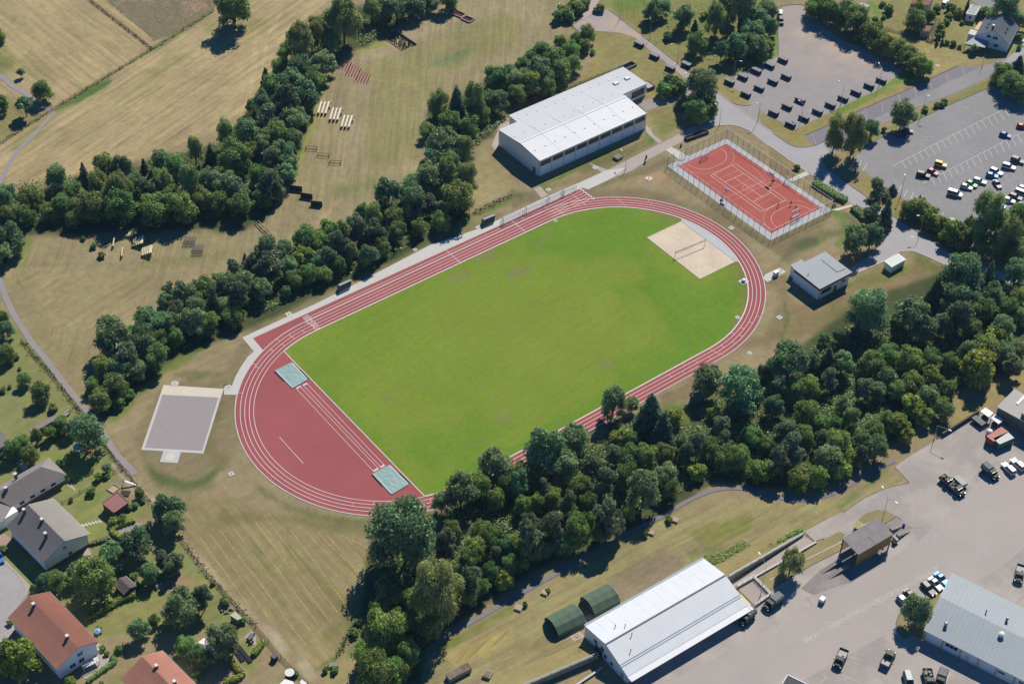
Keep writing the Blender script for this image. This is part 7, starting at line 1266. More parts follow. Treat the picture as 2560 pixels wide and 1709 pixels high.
t20 = lambda u, v: T1(2, 0, u, v); t31 = lambda u, v: T1(3, 1, u, v); t32 = lambda u, v: T1(3, 2, u, v); t33 = lambda u, v: T1(3, 3, u, v); t23 = lambda u, v: T1(2, 3, u, v)
for a in ((t20(1903, 1150), t20(1914, 990), t20(1880, 960), 'street lamp between the big maple and the court corner'), (t20(2256, 1110), t20(2282, 945), t20(2258, 945), 'street lamp at the gravel lot entrance'), (t30(668, 960), t30(690, 790), t30(660, 750), 'street lamp beyond the front row of dark boxes'), (t30(303, 1110), t30(325, 960), t30(295, 930), 'street lamp among the dark boxes near the lot entrance'),
          (t30(1015, 800), t30(1045, 640), t30(1018, 580), 'street lamp at the end of the dark box row'), (t30(1962, 620), t30(1988, 500), None, 'street lamp beside the slate house meadow'), (t30(2045, 745), t30(2090, 585), t30(2095, 575), 'street lamp near the dark bush at the car park end'), (t30(1408, 1055), t30(1448, 885), t30(1455, 878), 'street lamp between the round verge shrubs'),
          (t31(1215, 240), t31(1255, 60), t31(1257, 50), 'street lamp between bay lines and the fir group'), (t31(1392, 580), t31(1425, 415), t31(1390, 410), 'street lamp at the bushes along the road bend'), (t31(2270, 835), t31(2310, 695), t31(2345, 690), 'street lamp in the tree shade beyond the road bend'), (t20(990, 180), t20(1012, 30), None, 'street lamp beside the turning area'), (t20(1265, 360), t20(1280, 200), None, 'street lamp where the park path narrows'),
          (t20(1518, 575), t20(1532, 410), t20(1480, 405), 'street lamp with white arm over the park path'), (t20(2030, 730), t20(2050, 560), t20(2090, 560), 'street lamp at the tree end of the dark boxes'), (t20(1040, 1562), t20(1045, 1440), t20(988, 1358), 'street lamp in front of the gymnasium windows'), (t32(1520, 900), t32(1570, 770), t32(1655, 805), 'street lamp at the wood edge above the yard'),
          (t33(1042, 95), t32(1095, 1435), t32(1040, 1310), 'double street lamp behind the wash bay', t32(1165, 1465)), (t23(2280, 760), t23(2349, 480), t23(2275, 380), 'street lamp beside the railed court of the white hall')):
    lamp(*a)
# ------------------------------------------------------------------ people on the court and in the yard
def person(p, rz, label, shirt, trousers, pose=0, hair=(.02, .015, .012), z=.045, kick=0.):
    r = root('person', (p[0], p[1], z), rz, label, 'person', 'people on the sports court')
    J = {'pel': (0, 0, .95), 'wai': (0, 0, 1.12), 'che': (.02, 0, 1.33), 'nek': (.02, 0, 1.5), 'chin': (.03, 0, 1.58), 'crown': (.03, 0, 1.73)}
    E = [('pel', 'wai'), ('wai', 'che'), ('che', 'nek'), ('nek', 'chin'), ('chin', 'crown')]; RD = {'pel': (.15, .11), 'wai': (.135, .1), 'che': (.17, .11), 'nek': (.055, .055), 'chin': (.075, .085), 'crown': (.07, .08)}
    for s, n in ((1, 'l'), (-1, 'r')):
        k = kick*s
        J['hip'+n] = (0, .1*s, .88); J['kne'+n] = (.05+.25*k, .11*s, .5); J['ank'+n] = (-.02+.3*k, .12*s, .09); J['toe'+n] = (.17+.3*k, .13*s, .035)
        J['sho'+n] = (.0, .2*s, 1.42); J['elb'+n] = (-.05-.12*k+.1*pose, .29*s, 1.16); J['wri'+n] = (.08-.2*k+.25*pose, .31*s, .96+.2*pose); J['han'+n] = (.11-.2*k+.28*pose, .31*s, .89+.2*pose)
        E += [('pel', 'hip'+n), ('hip'+n, 'kne'+n), ('kne'+n, 'ank'+n), ('ank'+n, 'toe'+n), ('che', 'sho'+n), ('sho'+n, 'elb'+n), ('elb'+n, 'wri'+n), ('wri'+n, 'han'+n)]
        RD.update({'hip'+n: (.1, .1), 'kne'+n: (.065, .065), 'ank'+n: (.045, .045), 'toe'+n: (.035, .045), 'sho'+n: (.065, .065), 'elb'+n: (.045, .045), 'wri'+n: (.03, .03), 'han'+n: (.03, .042)})
        h_ = J['han'+n]
        for f_ in range(4): nm = 'fin%d%s' % (f_, n); J[nm] = (h_[0]-.03+.02*f_, h_[1]+.005*s, h_[2]-.085-.008*(f_ in (1, 2))); E.append(('han'+n, nm)); RD[nm] = (.009, .009)
        J['thu'+n] = (h_[0]+.055, h_[1]-.02*s, h_[2]-.02); E.append(('han'+n, 'thu'+n)); RD['thu'+n] = (.01, .01)
    ks = list(J); me = bpy.data.meshes.new('body'); me.from_pydata([J[k] for k in ks], [(ks.index(a), ks.index(b)) for a, b in E], []); o = bpy.data.objects.new('body', me); COL.objects.link(o)
    md = o.modifiers.new('skin', 'SKIN'); md.use_smooth_shade = True; sv = me.skin_vertices[0].data
    for i, k in enumerate(ks): sv[i].radius = RD[k]; sv[i].use_root = (k == 'pel')
    o.modifiers.new('sub', 'SUBSURF').levels = 1
    dg = bpy.context.evaluated_depsgraph_get(); m2 = bpy.data.meshes.new_from_object(o.evaluated_get(dg)); bpy.data.objects.remove(o); m2.materials.clear()
    for m in (mat('skin', (.42, .25, .18), .6), shirt, trousers, M_DARK): m2.materials.append(m)
    for q in m2.polygons:
        c = q.center; q.material_index = 0 if c.z > 1.5 or (abs(c.y) > .24 and c.z < 1.15+.2*pose) else (1 if c.z > .98 else (2 if c.z > .1 else 3))
    m2.name = 'body'; obj('body', m2, [], r); MB().ball((.02, 0, 1.72), .105, 10, sz=.7, half=True).ball((-.03, 0, 1.68), .085, 8, sz=.9).o('hair', mat('dark_hair', hair, .6), r)
    MB().bar((.1, 0, 1.65), (.135, 0, 1.62), .03, .04).o('nose', MATS['skin'], r)
    for y in (-.035, .035): MB().ball((.1, y, 1.665), .014, 6).o('eye', M_DARK, r)
    return r
SH1, SH2, SH3, TR1 = mat('black_shirt', (.02, .02, .025), .8), mat('navy_shirt', (.03, .03, .06), .8), mat('dark_grey_shirt', (.06, .06, .065), .8), mat('black_shorts', (.015, .015, .018), .8)
person(G(Z1((1518, 945))[0]), 2.2, 'person in dark clothes on the red court nearest the centre lines', SH1, TR1, 0, kick=.6); person(G(Z1((1690, 925))[0]), 3.4, 'person in dark clothes on the red court towards the road side', SH2, TR1, .4, kick=-.5); person(G(Z1((1755, 985))[0]), 1.2, 'person in dark clothes standing before the clubhouse end goal', SH3, TR1, .8)
p_ = person(G(Z5((1935, 660))[0]), 2., 'person in dark clothes walking beside the wash bay', SH1, TR1, .2, z=.11, kick=.5); p_['group'] = 'people in the yard'
p_ = person(G(T1(0, 2, 862, 730)), -1., 'person in dark clothes on the footpath with a bicycle', SH2, TR1, .6, z=.05); p_['group'] = 'people on the footpath'
def bike(p, rz, label):
    r = root('bicycle', (p[0], p[1], .05), rz, label, 'bicycle')
    for x in (-.52, .52):
        q = MB()
        for k in range(12): q.tube((x+.33*math.cos(k*PI/6), 0, .34+.33*math.sin(k*PI/6)), (x+.33*math.cos((k+1)*PI/6), 0, .34+.33*math.sin((k+1)*PI/6)), .025, n=4, caps=False)
        q.o('wheel', M_BLACK, r)
    MB().tube((-.52, 0, .34), (-.15, 0, .85), .025, n=5).tube((-.15, 0, .85), (.4, 0, .85), .025, n=5).tube((.52, 0, .34), (.38, 0, .98), .025, n=5).tube((-.05, 0, .35), (.4, 0, .85), .025, n=5).tube((-.52, 0, .34), (-.05, 0, .35), .025, n=5).o('frame', M_DARK, r); MB().box(-.3, -.05, -.07, .07, .92, .97).o('saddle', M_BLACK, r); MB().bar((.38, -.28, 1.), (.38, .28, 1.), .04, .04).o('handlebar', M_DARK, r)
bike(G(T1(0, 2, 885, 738)), .9, 'bicycle held by the person on the footpath')
# ------------------------------------------------------------------ garden fences and garden things
M_WIRE = mat('dark_wire_mesh', A(96, 104, 84), .8, alpha=.32); M_WIREG = mat('grey_green_mesh', A(150, 160, 146), .8, alpha=.4); M_FPOST = mat('grey_fence_post', A(120, 118, 112), .8)
pm_ = MB().box(-.06, .06, -.06, .06, 0, 1.4).mesh('fence_post')
def wfence(pts, label, hgt=1.3, mesh=M_WIRE, step=5., group='wire fences round meadows and gardens'):
    P2 = W(pts); 
    for i in range(len(P2)-1):
        a, b = P2[i], P2[i+1]; n_ = max(1, round(math.dist(a, b)/step)); fence_side(a, b, n_, label[i] if isinstance(label, (list, tuple)) else label, hgt, mesh, pm=pm_, pmat=M_FPOST, name='wire_fence', rail=False, group=group)
wfence(T(0, 0, (780, -30), (1395, 455)), 'wire fence along the crop field'); wfence(T(0, 0, (-40, 1350), (480, 1012), (1395, 460), (1960, 110)), ('wire fence below the small orchard trees', 'wire fence along the green verge between the straw meadows', 'wire fence between crop field and straw meadow'))
wfence(T(0, 2, (200, 0), (500, 330), (790, 720)), ('garden fence along the footpath beside the long lawn', 'garden fence along the footpath above the long shed')); wfence(T(0, 2, (940, 920), (1125, 1170), (1380, 1470)), ('garden fence opposite the shot put field', 'garden fence beside the red flat pavilion')); wfence(T(0, 2, (1125, 1170), (1040, 1205)), 'short garden fence joining the footpath fence')
wfence(T(0, 3, (1650, 230), (1900, 560), (2349, 1050)), ('grey garden fence along the dirt track by the tall shrub', 'grey garden fence along the dirt track by the tiny hut'), mesh=M_WIREG); wfence(T(1, 3, (0, 1050), (230, 1330), (480, 1580)), ('grey garden fence along the dirt track by the dark grey box', 'grey garden fence along the dirt track by the barrel'), mesh=M_WIREG)
wfence(T(3, 0, (960, 240), (1340, 350), (1770, 465)), ('garden fence between the long hedge and the garden', 'garden fence in front of the brown shed'), 1.2); wfence(T(0, 2, (570, 1490), (900, 1300)), 'low garden fence between two lawns', 1.)
wfence(T(1, 3, (915, 1010), (740, 1330)), 'wire fence at the weedy edge of the hay meadow'); wfence(T(2, 0, (555, 250), (610, 300)), 'short dark barrier at the turning area', 1., M_WIRE)
tg = MB(); rr = random.Random(11)
for pts, wd, n_ in ((T(0, 0, (780, -30), (1395, 455)), .35, 900), (T(0, 0, (-40, 1350), (480, 1012), (1395, 460), (1960, 110)), .35, 1700), (T(0, 2, (200, 0), (500, 330), (790, 720)), .6, 900), (T(0, 2, (940, 920), (1125, 1170), (1380, 1470)), .35, 600), (T(0, 3, (1650, 230), (1900, 560), (2349, 1050)), .5, 800), (T(1, 3, (915, 1010), (740, 1330)), .5, 400), (T(3, 0, (960, 240), (1340, 350), (1770, 465)), .4, 500), (T(1, 1, (1940, 420), (2100, 340), (2349, 225)), .7, 700), (T(2, 0, (0, 1050), (300, 920), (600, 790), (1000, 630)), .7, 1100), (T(0, 2, (2060, 330+60), (2060, 340+60)), .3, 10)):
    P2 = W(pts); seg = [math.dist(P2[i], P2[i+1]) for i in range(len(P2)-1)]; tot = sum(seg)
    for k in range(n_//2):
        t = rr.random()*tot; i = 0
        while i < len(seg)-1 and t > seg[i]: t -= seg[i]; i += 1
        x, y = lerp(P2[i], P2[i+1], t/seg[i]); x += rr.gauss(0, wd); y += rr.gauss(0, wd); s = rr.uniform(.12, .35); a_ = rr.random()*PI; hh = rr.uniform(.06, .22)
        tg.poly([(x-s*math.cos(a_), y-s*math.sin(a_), 0), (x+s*math.cos(a_), y+s*math.sin(a_), 0), (x+s*.5*math.cos(a_)+rr.uniform(-.2, .2), y+s*.5*math.sin(a_)+rr.uniform(-.2, .2), hh), (x-s*.6*math.cos(a_), y-s*.6*math.sin(a_), hh*.8)])
tg.o('tall_grass', mat('weed_green', (0, 0, 0)), kind='stuff')
hw_ = MB()                                   # rows of raked hay on the lower meadow
rows = [((420, 130), (900, 650)), ((560, 180), (940, 550)), ((670, 230), (930, 540)), ((310, 150), (830, 850)), ((70, 20), (770, 940)), ((0, 90), (690, 1010)), ((-140, 80), (620, 1085)), ((-200, 150), (570, 1180)), ((-330, 160), (470, 1230)), ((-420, 190), (180, 1060)), ((-520, 220), (-60, 860)), ((-130, 60), (240, 560)), ((780, 200), (1080, 350)), ((900, 360), (990, 440))]
for a, b in rows:
    A_, B_ = W([T1(1, 3, *a), T1(1, 3, *b)]); L_ = math.dist(A_, B_); n_ = int(L_*14); ph = rr.random()*6
    for k in range(n_):
        t = k/n_; x, y = lerp(A_, B_, t); w_ = .1+.05*math.sin(t*9+ph)
        if rr.random() < .12+.25*math.sin(t*23+ph*2): continue
        x += rr.gauss(0, w_); y += rr.gauss(0, w_); s = rr.uniform(.05, .15); a_ = rr.random()*PI
        hw_.poly([(x-s*math.cos(a_), y-s*math.sin(a_), .02), (x+s*.6*math.sin(a_), y-s*.6*math.cos(a_), .03), (x+s*math.cos(a_), y+s*math.sin(a_), .03), (x-s*.6*math.sin(a_), y+s*.6*math.cos(a_), .04)])
hw_.o('raked_hay', mat('raked_hay_straw', A(206, 184, 136), .95, .15, 3.), kind='stuff')
OR = 'first second third fourth fifth sixth seventh eighth ninth tenth eleventh last'.split()
for k, (u, v) in enumerate([(755+15.5*k, 118-3.8*k+(7 if k % 2 else -5)) for k in range(12)]):
    p = G(T1(0, 3, u, v)); MB().tube((0, 0, 0), (0, 0, .05), .24, n=9).o('stepping_stone', M_ALU, None, label=OR[k]+' white stepping stone across the lawn, counted from the grey gabled house', category='stepping stone', group='white stepping stones').location = p
def crops():      # rows of young plants on the field at the top
    mb = MB(); poly = W(T(0, 0, (950, -10), (1300, 270), (1420, 380), (1640, 290), (1960, 90), (2010, 0), (2010, -120), (800, -120))); a = Vector(G2(T1(0, 0, 1000, 40))); b = Vector(G2(T1(0, 0, 1100, -20)))
    d = Vector(G2(T1(0, 0, 1500, 60)))-Vector(G2(T1(0, 0, 1400, 150))); d = d.normalized(); n = Vector((-d.y, d.x)); c = Vector(G2(T1(0, 0, 1450, 120)))
    P = np.array(poly); r_ = random.Random(4)
    def ins(x, y):
        k = False
        for i in range(len(P)):
            (x0, y0), (x1, y1) = P[i], P[(i+1) % len(P)]
            if (y0 > y) != (y1 > y) and x < (x1-x0)*(y-y0)/(y1-y0)+x0: k = not k
        return k
    for i in range(-80, 80):
        for j in range(-85, 85):
            q = c+n*(i*.75)+d*(j*.62+r_.uniform(-.2, .2))
            if not ins(q.x, q.y): continue
            g = vnoise(np.array([q.x]), np.array([q.y]), 14, 5)[0]+.5*vnoise(np.array([q.x]), np.array([q.y]), 5, 6)[0]
            if g < .52+r_.uniform(-.2, .2): continue
            s = r_.uniform(.2, .42); t = r_.random()*PI; mb.poly([(q.x+s*math.cos(t+k*PI/2), q.y+s*math.sin(t+k*PI/2), .05+.12*(k % 2)) for k in range(4)])
    mb.o('crop_rows', mat('crop_green', A(112, 130, 84), .9, .2, 2.), kind='stuff')
    sheet('crop_field', poly, .01, mat('crop_soil', A(172, 140, 116), .95, .14, .8))
crops()
sheet('street', W(T(0, 3, (-120, 430), (15, 450), (150, 560), (225, 690), (225, 770), (110, 950), (135, 1070), (20, 1260), (-120, 1330))), .03, patchy('street_asphalt', A(172, 166, 165), A(178, 172, 170), .1)); sheet('pavement', W(T(0, 3, (18, 450), (60, 440), (280, 670), (240, 760), (228, 770), (226, 688), (152, 558))), .034, M_PINK)
sheet('driveway', W(T(0, 3, (-60, 230), (40, 190), (110, 250), (60, 320), (-60, 330))), .03, mat('red_paving', A(176, 150, 140), .9, .1)); sheet('driveway', W(T(0, 2, (130, 915), (215, 865), (225, 880), (140, 930))), .03, M_PALE); sheet('patio', W(T(0, 2, (610, 1290), (650, 1300), (700, 1355), (685, 1365), (620, 1320))), .03, M_PINK); sheet('patio', W(T(0, 3, (760, 300), (800, 310), (860, 410), (780, 430), (770, 380))), .03, M_PINK); sheet('patio', W(T(0, 3, (900, 1190), (990, 1280), (1010, 1370), (800, 1530), (740, 1500))), .03, M_PINK); sheet('garden_bed', W(T(0, 3, (1068, 155), (1230, 85), (1310, 90), (1290, 150), (1110, 205))), .03, mat('grey_gravel', A(158, 150, 146), .95, .15, 4.))
def frame_sq(p, s, rz, label, m, fill=None, h=.3, name='sandbox', cat='sandbox'):
    r = root(name, p, rz, label, cat); 
    for b in ((-s, s, -s, -s+.15), (-s, s, s-.15, s), (-s, -s+.15, -s+.15, s-.15), (s-.15, s, -s+.15, s-.15)): MB().box(*b, 0, h).o('board', m, r)
    if fill: MB().box(-s+.15, s-.15, -s+.15, s-.15, 0, .08).o('fill', fill, r)
    return r
frame_sq(G(T1(0, 2, 1040, 1350)), 1.25, .3, 'square pale sandbox frame on the lawn above the pavilion', M_RET, mat('sandbox_sand', A(190, 170, 140), .95))
p = G(T1(0, 2, 1150, 1310)); r = root('slide', p, -.75, 'white and blue garden slide by the fence', 'slide'); MB().bar((0, 0, 1.5), (2.9, 0, .25), .5, .08).o('chute', M_ALU, r); MB().box(-.45, .05, -.3, .3, 1.4, 1.5).o('platform', mat('blue_plastic', (0, 0, 0)), r)
for y in (-.28, .28): MB().bar((-.7, y, 0), (-.1, y, 1.5), .08, .08).o('ladder_rail', mat('blue_plastic', (0, 0, 0)), r)
for k in range(4): MB().bar((-.6+.13*k, -.28, .3+.3*k), (-.6+.13*k, .28, .3+.3*k), .05, .05).o('rung', M_ALU, r)
p = G(T1(0, 2, 1150, 1392)); r = root('log_stack', p, -.8, 'low stack of dark logs beside the pavilion', 'logs')
for k in range(6): MB().tube((-1.2, .3*k-.8, .2), (1.2, .3*k-.8, .2), .16, n=7).o('log', M_WOOD, r)
p = G(T1(0, 2, 638, 1272)); r = root('toy_digger', p, .8, 'yellow toy vehicle at the house corner', 'toy'); MB().box(-.6, .6, -.35, .35, .2, .7, tx=.1, ty=.05).o('toy_body', M_YEL, r); MB().box(-.3, .1, -.25, .25, .7, 1.05, tx=.05).o('cab', M_YEL, r)
for x in (-.4, .4):
    for y in (-.36, .36): MB().tube((x, y-.06, .2), (x, y+.06, .2), .2, n=8).o('wheel', M_BLACK, r)
def parasol(p, m, label, R_=1.4):
    r = root('parasol', p, 0, label, 'parasol', 'garden parasols'); MB().tube((0, 0, 0), (0, 0, 2.3), .04).o('pole', M_ALU, r); mb = MB(); n = 8
    for k in range(n): a0_, a1_ = 2*PI*k/n, 2*PI*(k+1)/n; mb.poly([(0, 0, 2.45), (R_*math.cos(a0_), R_*math.sin(a0_), 1.95), (R_*math.cos(a1_), R_*math.sin(a1_), 1.95)])
    mb.o('canopy', m, r)
parasol(G(T1(0, 2, 725, 1010)), mat('pale_blue_cloth', A(170, 206, 236), .8), 'pale blue parasol in the shade of the round garden tree'); parasol(G(T1(0, 3, 905, 1130)), mat('blue_white_cloth', A(150, 180, 220), .8), 'small blue white parasol behind the red roofed house', .9)
p = G(T1(0, 2, 822, 1005)); r = root('garden_table', p, .2, 'red garden table in the shade of the round garden tree', 'table'); MB().box(-.8, .8, -.5, .5, .7, .78).o('tabletop', mat('red_plastic', A(190, 50, 56), .5), r)
for x in (-.7, .7):
    for y in (-.4, .4): MB().box(x-.04, x+.04, y-.04, y+.04, 0, .7).o('leg', M_ALU, r)
p = G(T1(0, 3, 2300, 1150)); sheet('patio', W(T(0, 3, (2240, 1140), (2310, 1080), (2349, 1130), (2349, 1220), (2290, 1190))), .03, M_PINK); r = root('garden_table', p, .4, 'dark garden table with chairs by the fence', 'table'); MB().box(-.9, .9, -.5, .5, .7, .76).o('tabletop', M_POST, r); MB().box(-.06, .06, -.06, .06, 0, .7).o('leg', M_POST, r)
for i, (u, v) in enumerate(((2275, 1175), (2320, 1185), (2330, 1120), (2290, 1205))):
    r = root('garden_chair', G(T1(0, 3, u, v)), .4+i*1.6, OR[i]+' dark garden chair at the fence table, counted clockwise', 'chair', 'dark garden chairs at the table by the fence'); MB().box(-.25, .25, -.25, .25, .4, .46).o('seat', M_POST, r); MB().box(-.25, .25, .2, .25, .46, .95).o('backrest', M_POST, r); MB().box(-.2, .2, -.2, .2, 0, .4).o('leg_frame', M_DARK, r)
for i, (a, b) in enumerate((((2165, 1200), (2310, 1385)), ((2150, 1250), (2240, 1375)))):
    A_, B_ = W(T(0, 3, a, b)); r = root('raised_bed', (*A_, 0), ang(A_, B_), ('long raised bed with dark slats below the white party tent', 'shorter raised bed with dark slats below the white party tent')[i], 'raised bed', 'raised beds'); L_ = math.dist(A_, B_)
    for k in range(int(L_/.5)): MB().box(k*.5, k*.5+.3, -.5, .5, 0, .45).o('slat_box', M_BOXD, r)
p = G(T1(0, 3, 2080, 890)); r = root('stone_pile', p, 0, 'pile of pale stones by the tiny garden hut', 'stones'); q_ = random.Random(2)
for k in range(24): a_ = q_.random()*6.3; d_ = q_.random()**.5*1.6; s = q_.uniform(.18, .38); MB().ball((d_*math.cos(a_), d_*math.sin(a_), s*.5+max(0, .5-d_*.3)), s, 6, sz=.75).o('stone', mat('pale_stone', A(160, 150, 140), .9, .15, 3.), r)
for u, v, lb in ((1445, 690, 'white rain barrel beside the grey one in the garden'), (1480, 658, 'grey rain barrel at the vegetable bed')):
    r = root('rain_barrel', G(T1(0, 3, u, v)), 0, lb, 'barrel', 'rain barrels'); MB().tube((0, 0, 0), (0, 0, .95), .36, n=12).o('barrel_body', M_STEEL if 'grey' in lb[:5] else M_ALU, r); MB().tube((0, 0, .95), (0, 0, 1.), .38, n=12).o('lid', M_POST, r)
p = G(T1(0, 2, 620, 665)); r = root('woodpile', p, .6, 'heap of grey building material on the garden lawn', 'heap')
for k in range(9): MB().bar((q_.uniform(-1.3, 0), q_.uniform(-.6, .6), .2+.08*k), (q_.uniform(.3, 1.4), q_.uniform(-.6, .6), .2+.08*k), .3, .14).o('board', q_.choice([M_STEEL, M_WOOD, M_ALU]), r)
A_, B_ = W(T(0, 3, (770, 1460), (920, 1385))); r = root('balcony', (*A_, 0), ang(A_, B_), 'white balcony railing at the red roofed house gable', 'balcony'); L_ = math.dist(A_, B_); MB().box(0, L_, -.05, 1.4, 1.2, 1.32).o('floor_slab', M_ALU, r)
for k in range(7): MB().box(L_*k/6-.04, L_*k/6+.04, -.05, .03, 1.3, 2.2).o('baluster', M_ALU, r)
MB().bar((0, 0, 2.2), (L_, 0, 2.2), .1, .1).o('handrail', M_ALU, r); MB().box(.1, .25, 0, .15, 0, 1.2).box(L_-.25, L_-.1, 0, .15, 0, 1.2).o('post', M_ALU, r)
# ------------------------------------------------------------------ trees, bushes and hedges
def leaf_mat(name, col, rnd=.12, trans=.38):
    m = bpy.data.materials.new(name); m.use_nodes = True; n = m.node_tree.nodes; L = m.node_tree.links; b = n['Principled BSDF']; b.inputs['Roughness'].default_value = .5; b.inputs['Specular IOR Level'].default_value = .5
    at = n.new('ShaderNodeAttribute'); at.attribute_name = 'tint'; oi = n.new('ShaderNodeObjectInfo')
    hs = n.new('ShaderNodeHueSaturation'); hs.inputs['Color'].default_value = (*col, 1)
    v = n.new('ShaderNodeMapRange'); v.inputs[3].default_value = .62; v.inputs[4].default_value = 1.42; L.new(at.outputs['Fac'], v.inputs[0])
    r1 = n.new('ShaderNodeMapRange'); r1.inputs[3].default_value = 1-rnd*1.6; r1.inputs[4].default_value = 1+rnd*1.6; L.new(oi.outputs['Random'], r1.inputs[0])
    mu = n.new('ShaderNodeMath'); mu.operation = 'MULTIPLY'; L.new(v.outputs[0], mu.inputs[0]); L.new(r1.outputs[0], mu.inputs[1]); L.new(mu.outputs[0], hs.inputs['Value'])
    wn = n.new('ShaderNodeTexWhiteNoise'); wn.noise_dimensions = '1D'; L.new(oi.outputs['Random'], wn.inputs['W'])
    r2 = n.new('ShaderNodeMapRange'); r2.inputs[3].default_value = .5-rnd*.22; r2.inputs[4].default_value = .5+rnd*.2; L.new(wn.outputs['Value'], r2.inputs[0]); L.new(r2.outputs[0], hs.inputs['Hue'])
    L.new(hs.outputs[0], b.inputs['Base Color']); tr = n.new('ShaderNodeBsdfTranslucent'); h2 = n.new('ShaderNodeHueSaturation'); h2.inputs['Hue'].default_value = .485; h2.inputs['Saturation'].default_value = 1.1; h2.inputs['Value'].default_value = 1.5; L.new(hs.outputs[0], h2.inputs['Color']); L.new(h2.outputs[0], tr.inputs['Color'])
    mx = n.new('ShaderNodeMixShader'); mx.inputs[0].default_value = trans; L.new(b.outputs[0], mx.inputs[1]); L.new(tr.outputs[0], mx.inputs[2]); L.new(mx.outputs[0], n['Material Output'].inputs['Surface']); MATS[name] = m; return m
LM = {'b': leaf_mat('leaf_bluish_green', (.185, .29, .125), .17), 'd': leaf_mat('leaf_mid_green', (.185, .285, .07), .17), 'w': leaf_mat('leaf_pale_green', (.26, .32, .11), .1), 'c': leaf_mat('needle_dark_green', (.105, .165, .1), .1), 'p': leaf_mat('needle_grey_green', (.165, .21, .11), .12), 'y': leaf_mat('leaf_yellow_green', (.26, .335, .05), .12)}
LM['a'] = LM['b']; LM['s'] = LM['d']
M_BARK = mat('bark', (.06, .05, .04), .95, .25, 4.)
def leaves(C, Nn, size, seed, droop=0., asp=1.):
    """quads at centres C facing about Nn"""
    r = np.random.default_rng(seed); n = len(C); N_ = Nn+r.normal(0, .36, (n, 3)); N_ /= np.linalg.norm(N_, axis=1)[:, None]
    t = np.cross(N_, r.normal(0, 1, (n, 3))); t /= np.linalg.norm(t, axis=1)[:, None]+1e-9
    if droop: t = t*(1-droop)+np.array([0, 0, -1.])*droop; t -= N_*(t*N_).sum(1)[:, None]; t /= np.linalg.norm(t, axis=1)[:, None]+1e-9
    b = np.cross(N_, t); s = (size*r.uniform(.6, 1.35, n))[:, None]; lift = N_*s*.25
    V = np.stack([C-t*s*asp, C-b*s*.62+lift*r.uniform(-.6, 1, (n, 1)), C+t*s*asp, C+b*s*.62+lift*r.uniform(-.6, 1, (n, 1))], 1); return V.reshape(-1, 3)
def quads_mesh(name, V, tint, core=None):
    n = len(V)//4; me = bpy.data.meshes.new(name); cv, cf = core if core else ([], []); allv = np.concatenate([V, np.array(cv).reshape(-1, 3)]) if len(cv) else V
    me.vertices.add(len(allv)); me.vertices.foreach_set('co', allv.astype(np.float32).ravel()); li = np.arange(n*4, dtype=np.int32)
    if len(cf): li = np.concatenate([li, (np.array(cf)+n*4).ravel().astype(np.int32)])
    nf = len(li)//4; me.loops.add(len(li)); me.loops.foreach_set('vertex_index', li); me.polygons.add(nf); me.polygons.foreach_set('loop_start', np.arange(0, nf*4, 4, dtype=np.int32)); me.polygons.foreach_set('loop_total', np.full(nf, 4, np.int32))
    a = me.attributes.new('tint', 'FLOAT', 'FACE'); a.data.foreach_set('value', np.concatenate([tint, np.full(nf-n, .3)]).astype(np.float32)); me.update(); return me
def core_ball(c, r, rz, n=8, rows=5):
    v = []; f = []
    for i in range(rows+1):
        th = PI*i/rows
        for k in range(n): v.append((c[0]+r*math.sin(th)*math.cos(2*PI*k/n), c[1]+r*math.sin(th)*math.sin(2*PI*k/n), c[2]+rz*math.cos(th)))
    for i in range(rows):
        for k in range(n): f.append((i*n+k, (i+1)*n+k, (i+1)*n+(k+1) % n, i*n+(k+1) % n))
    return v, f
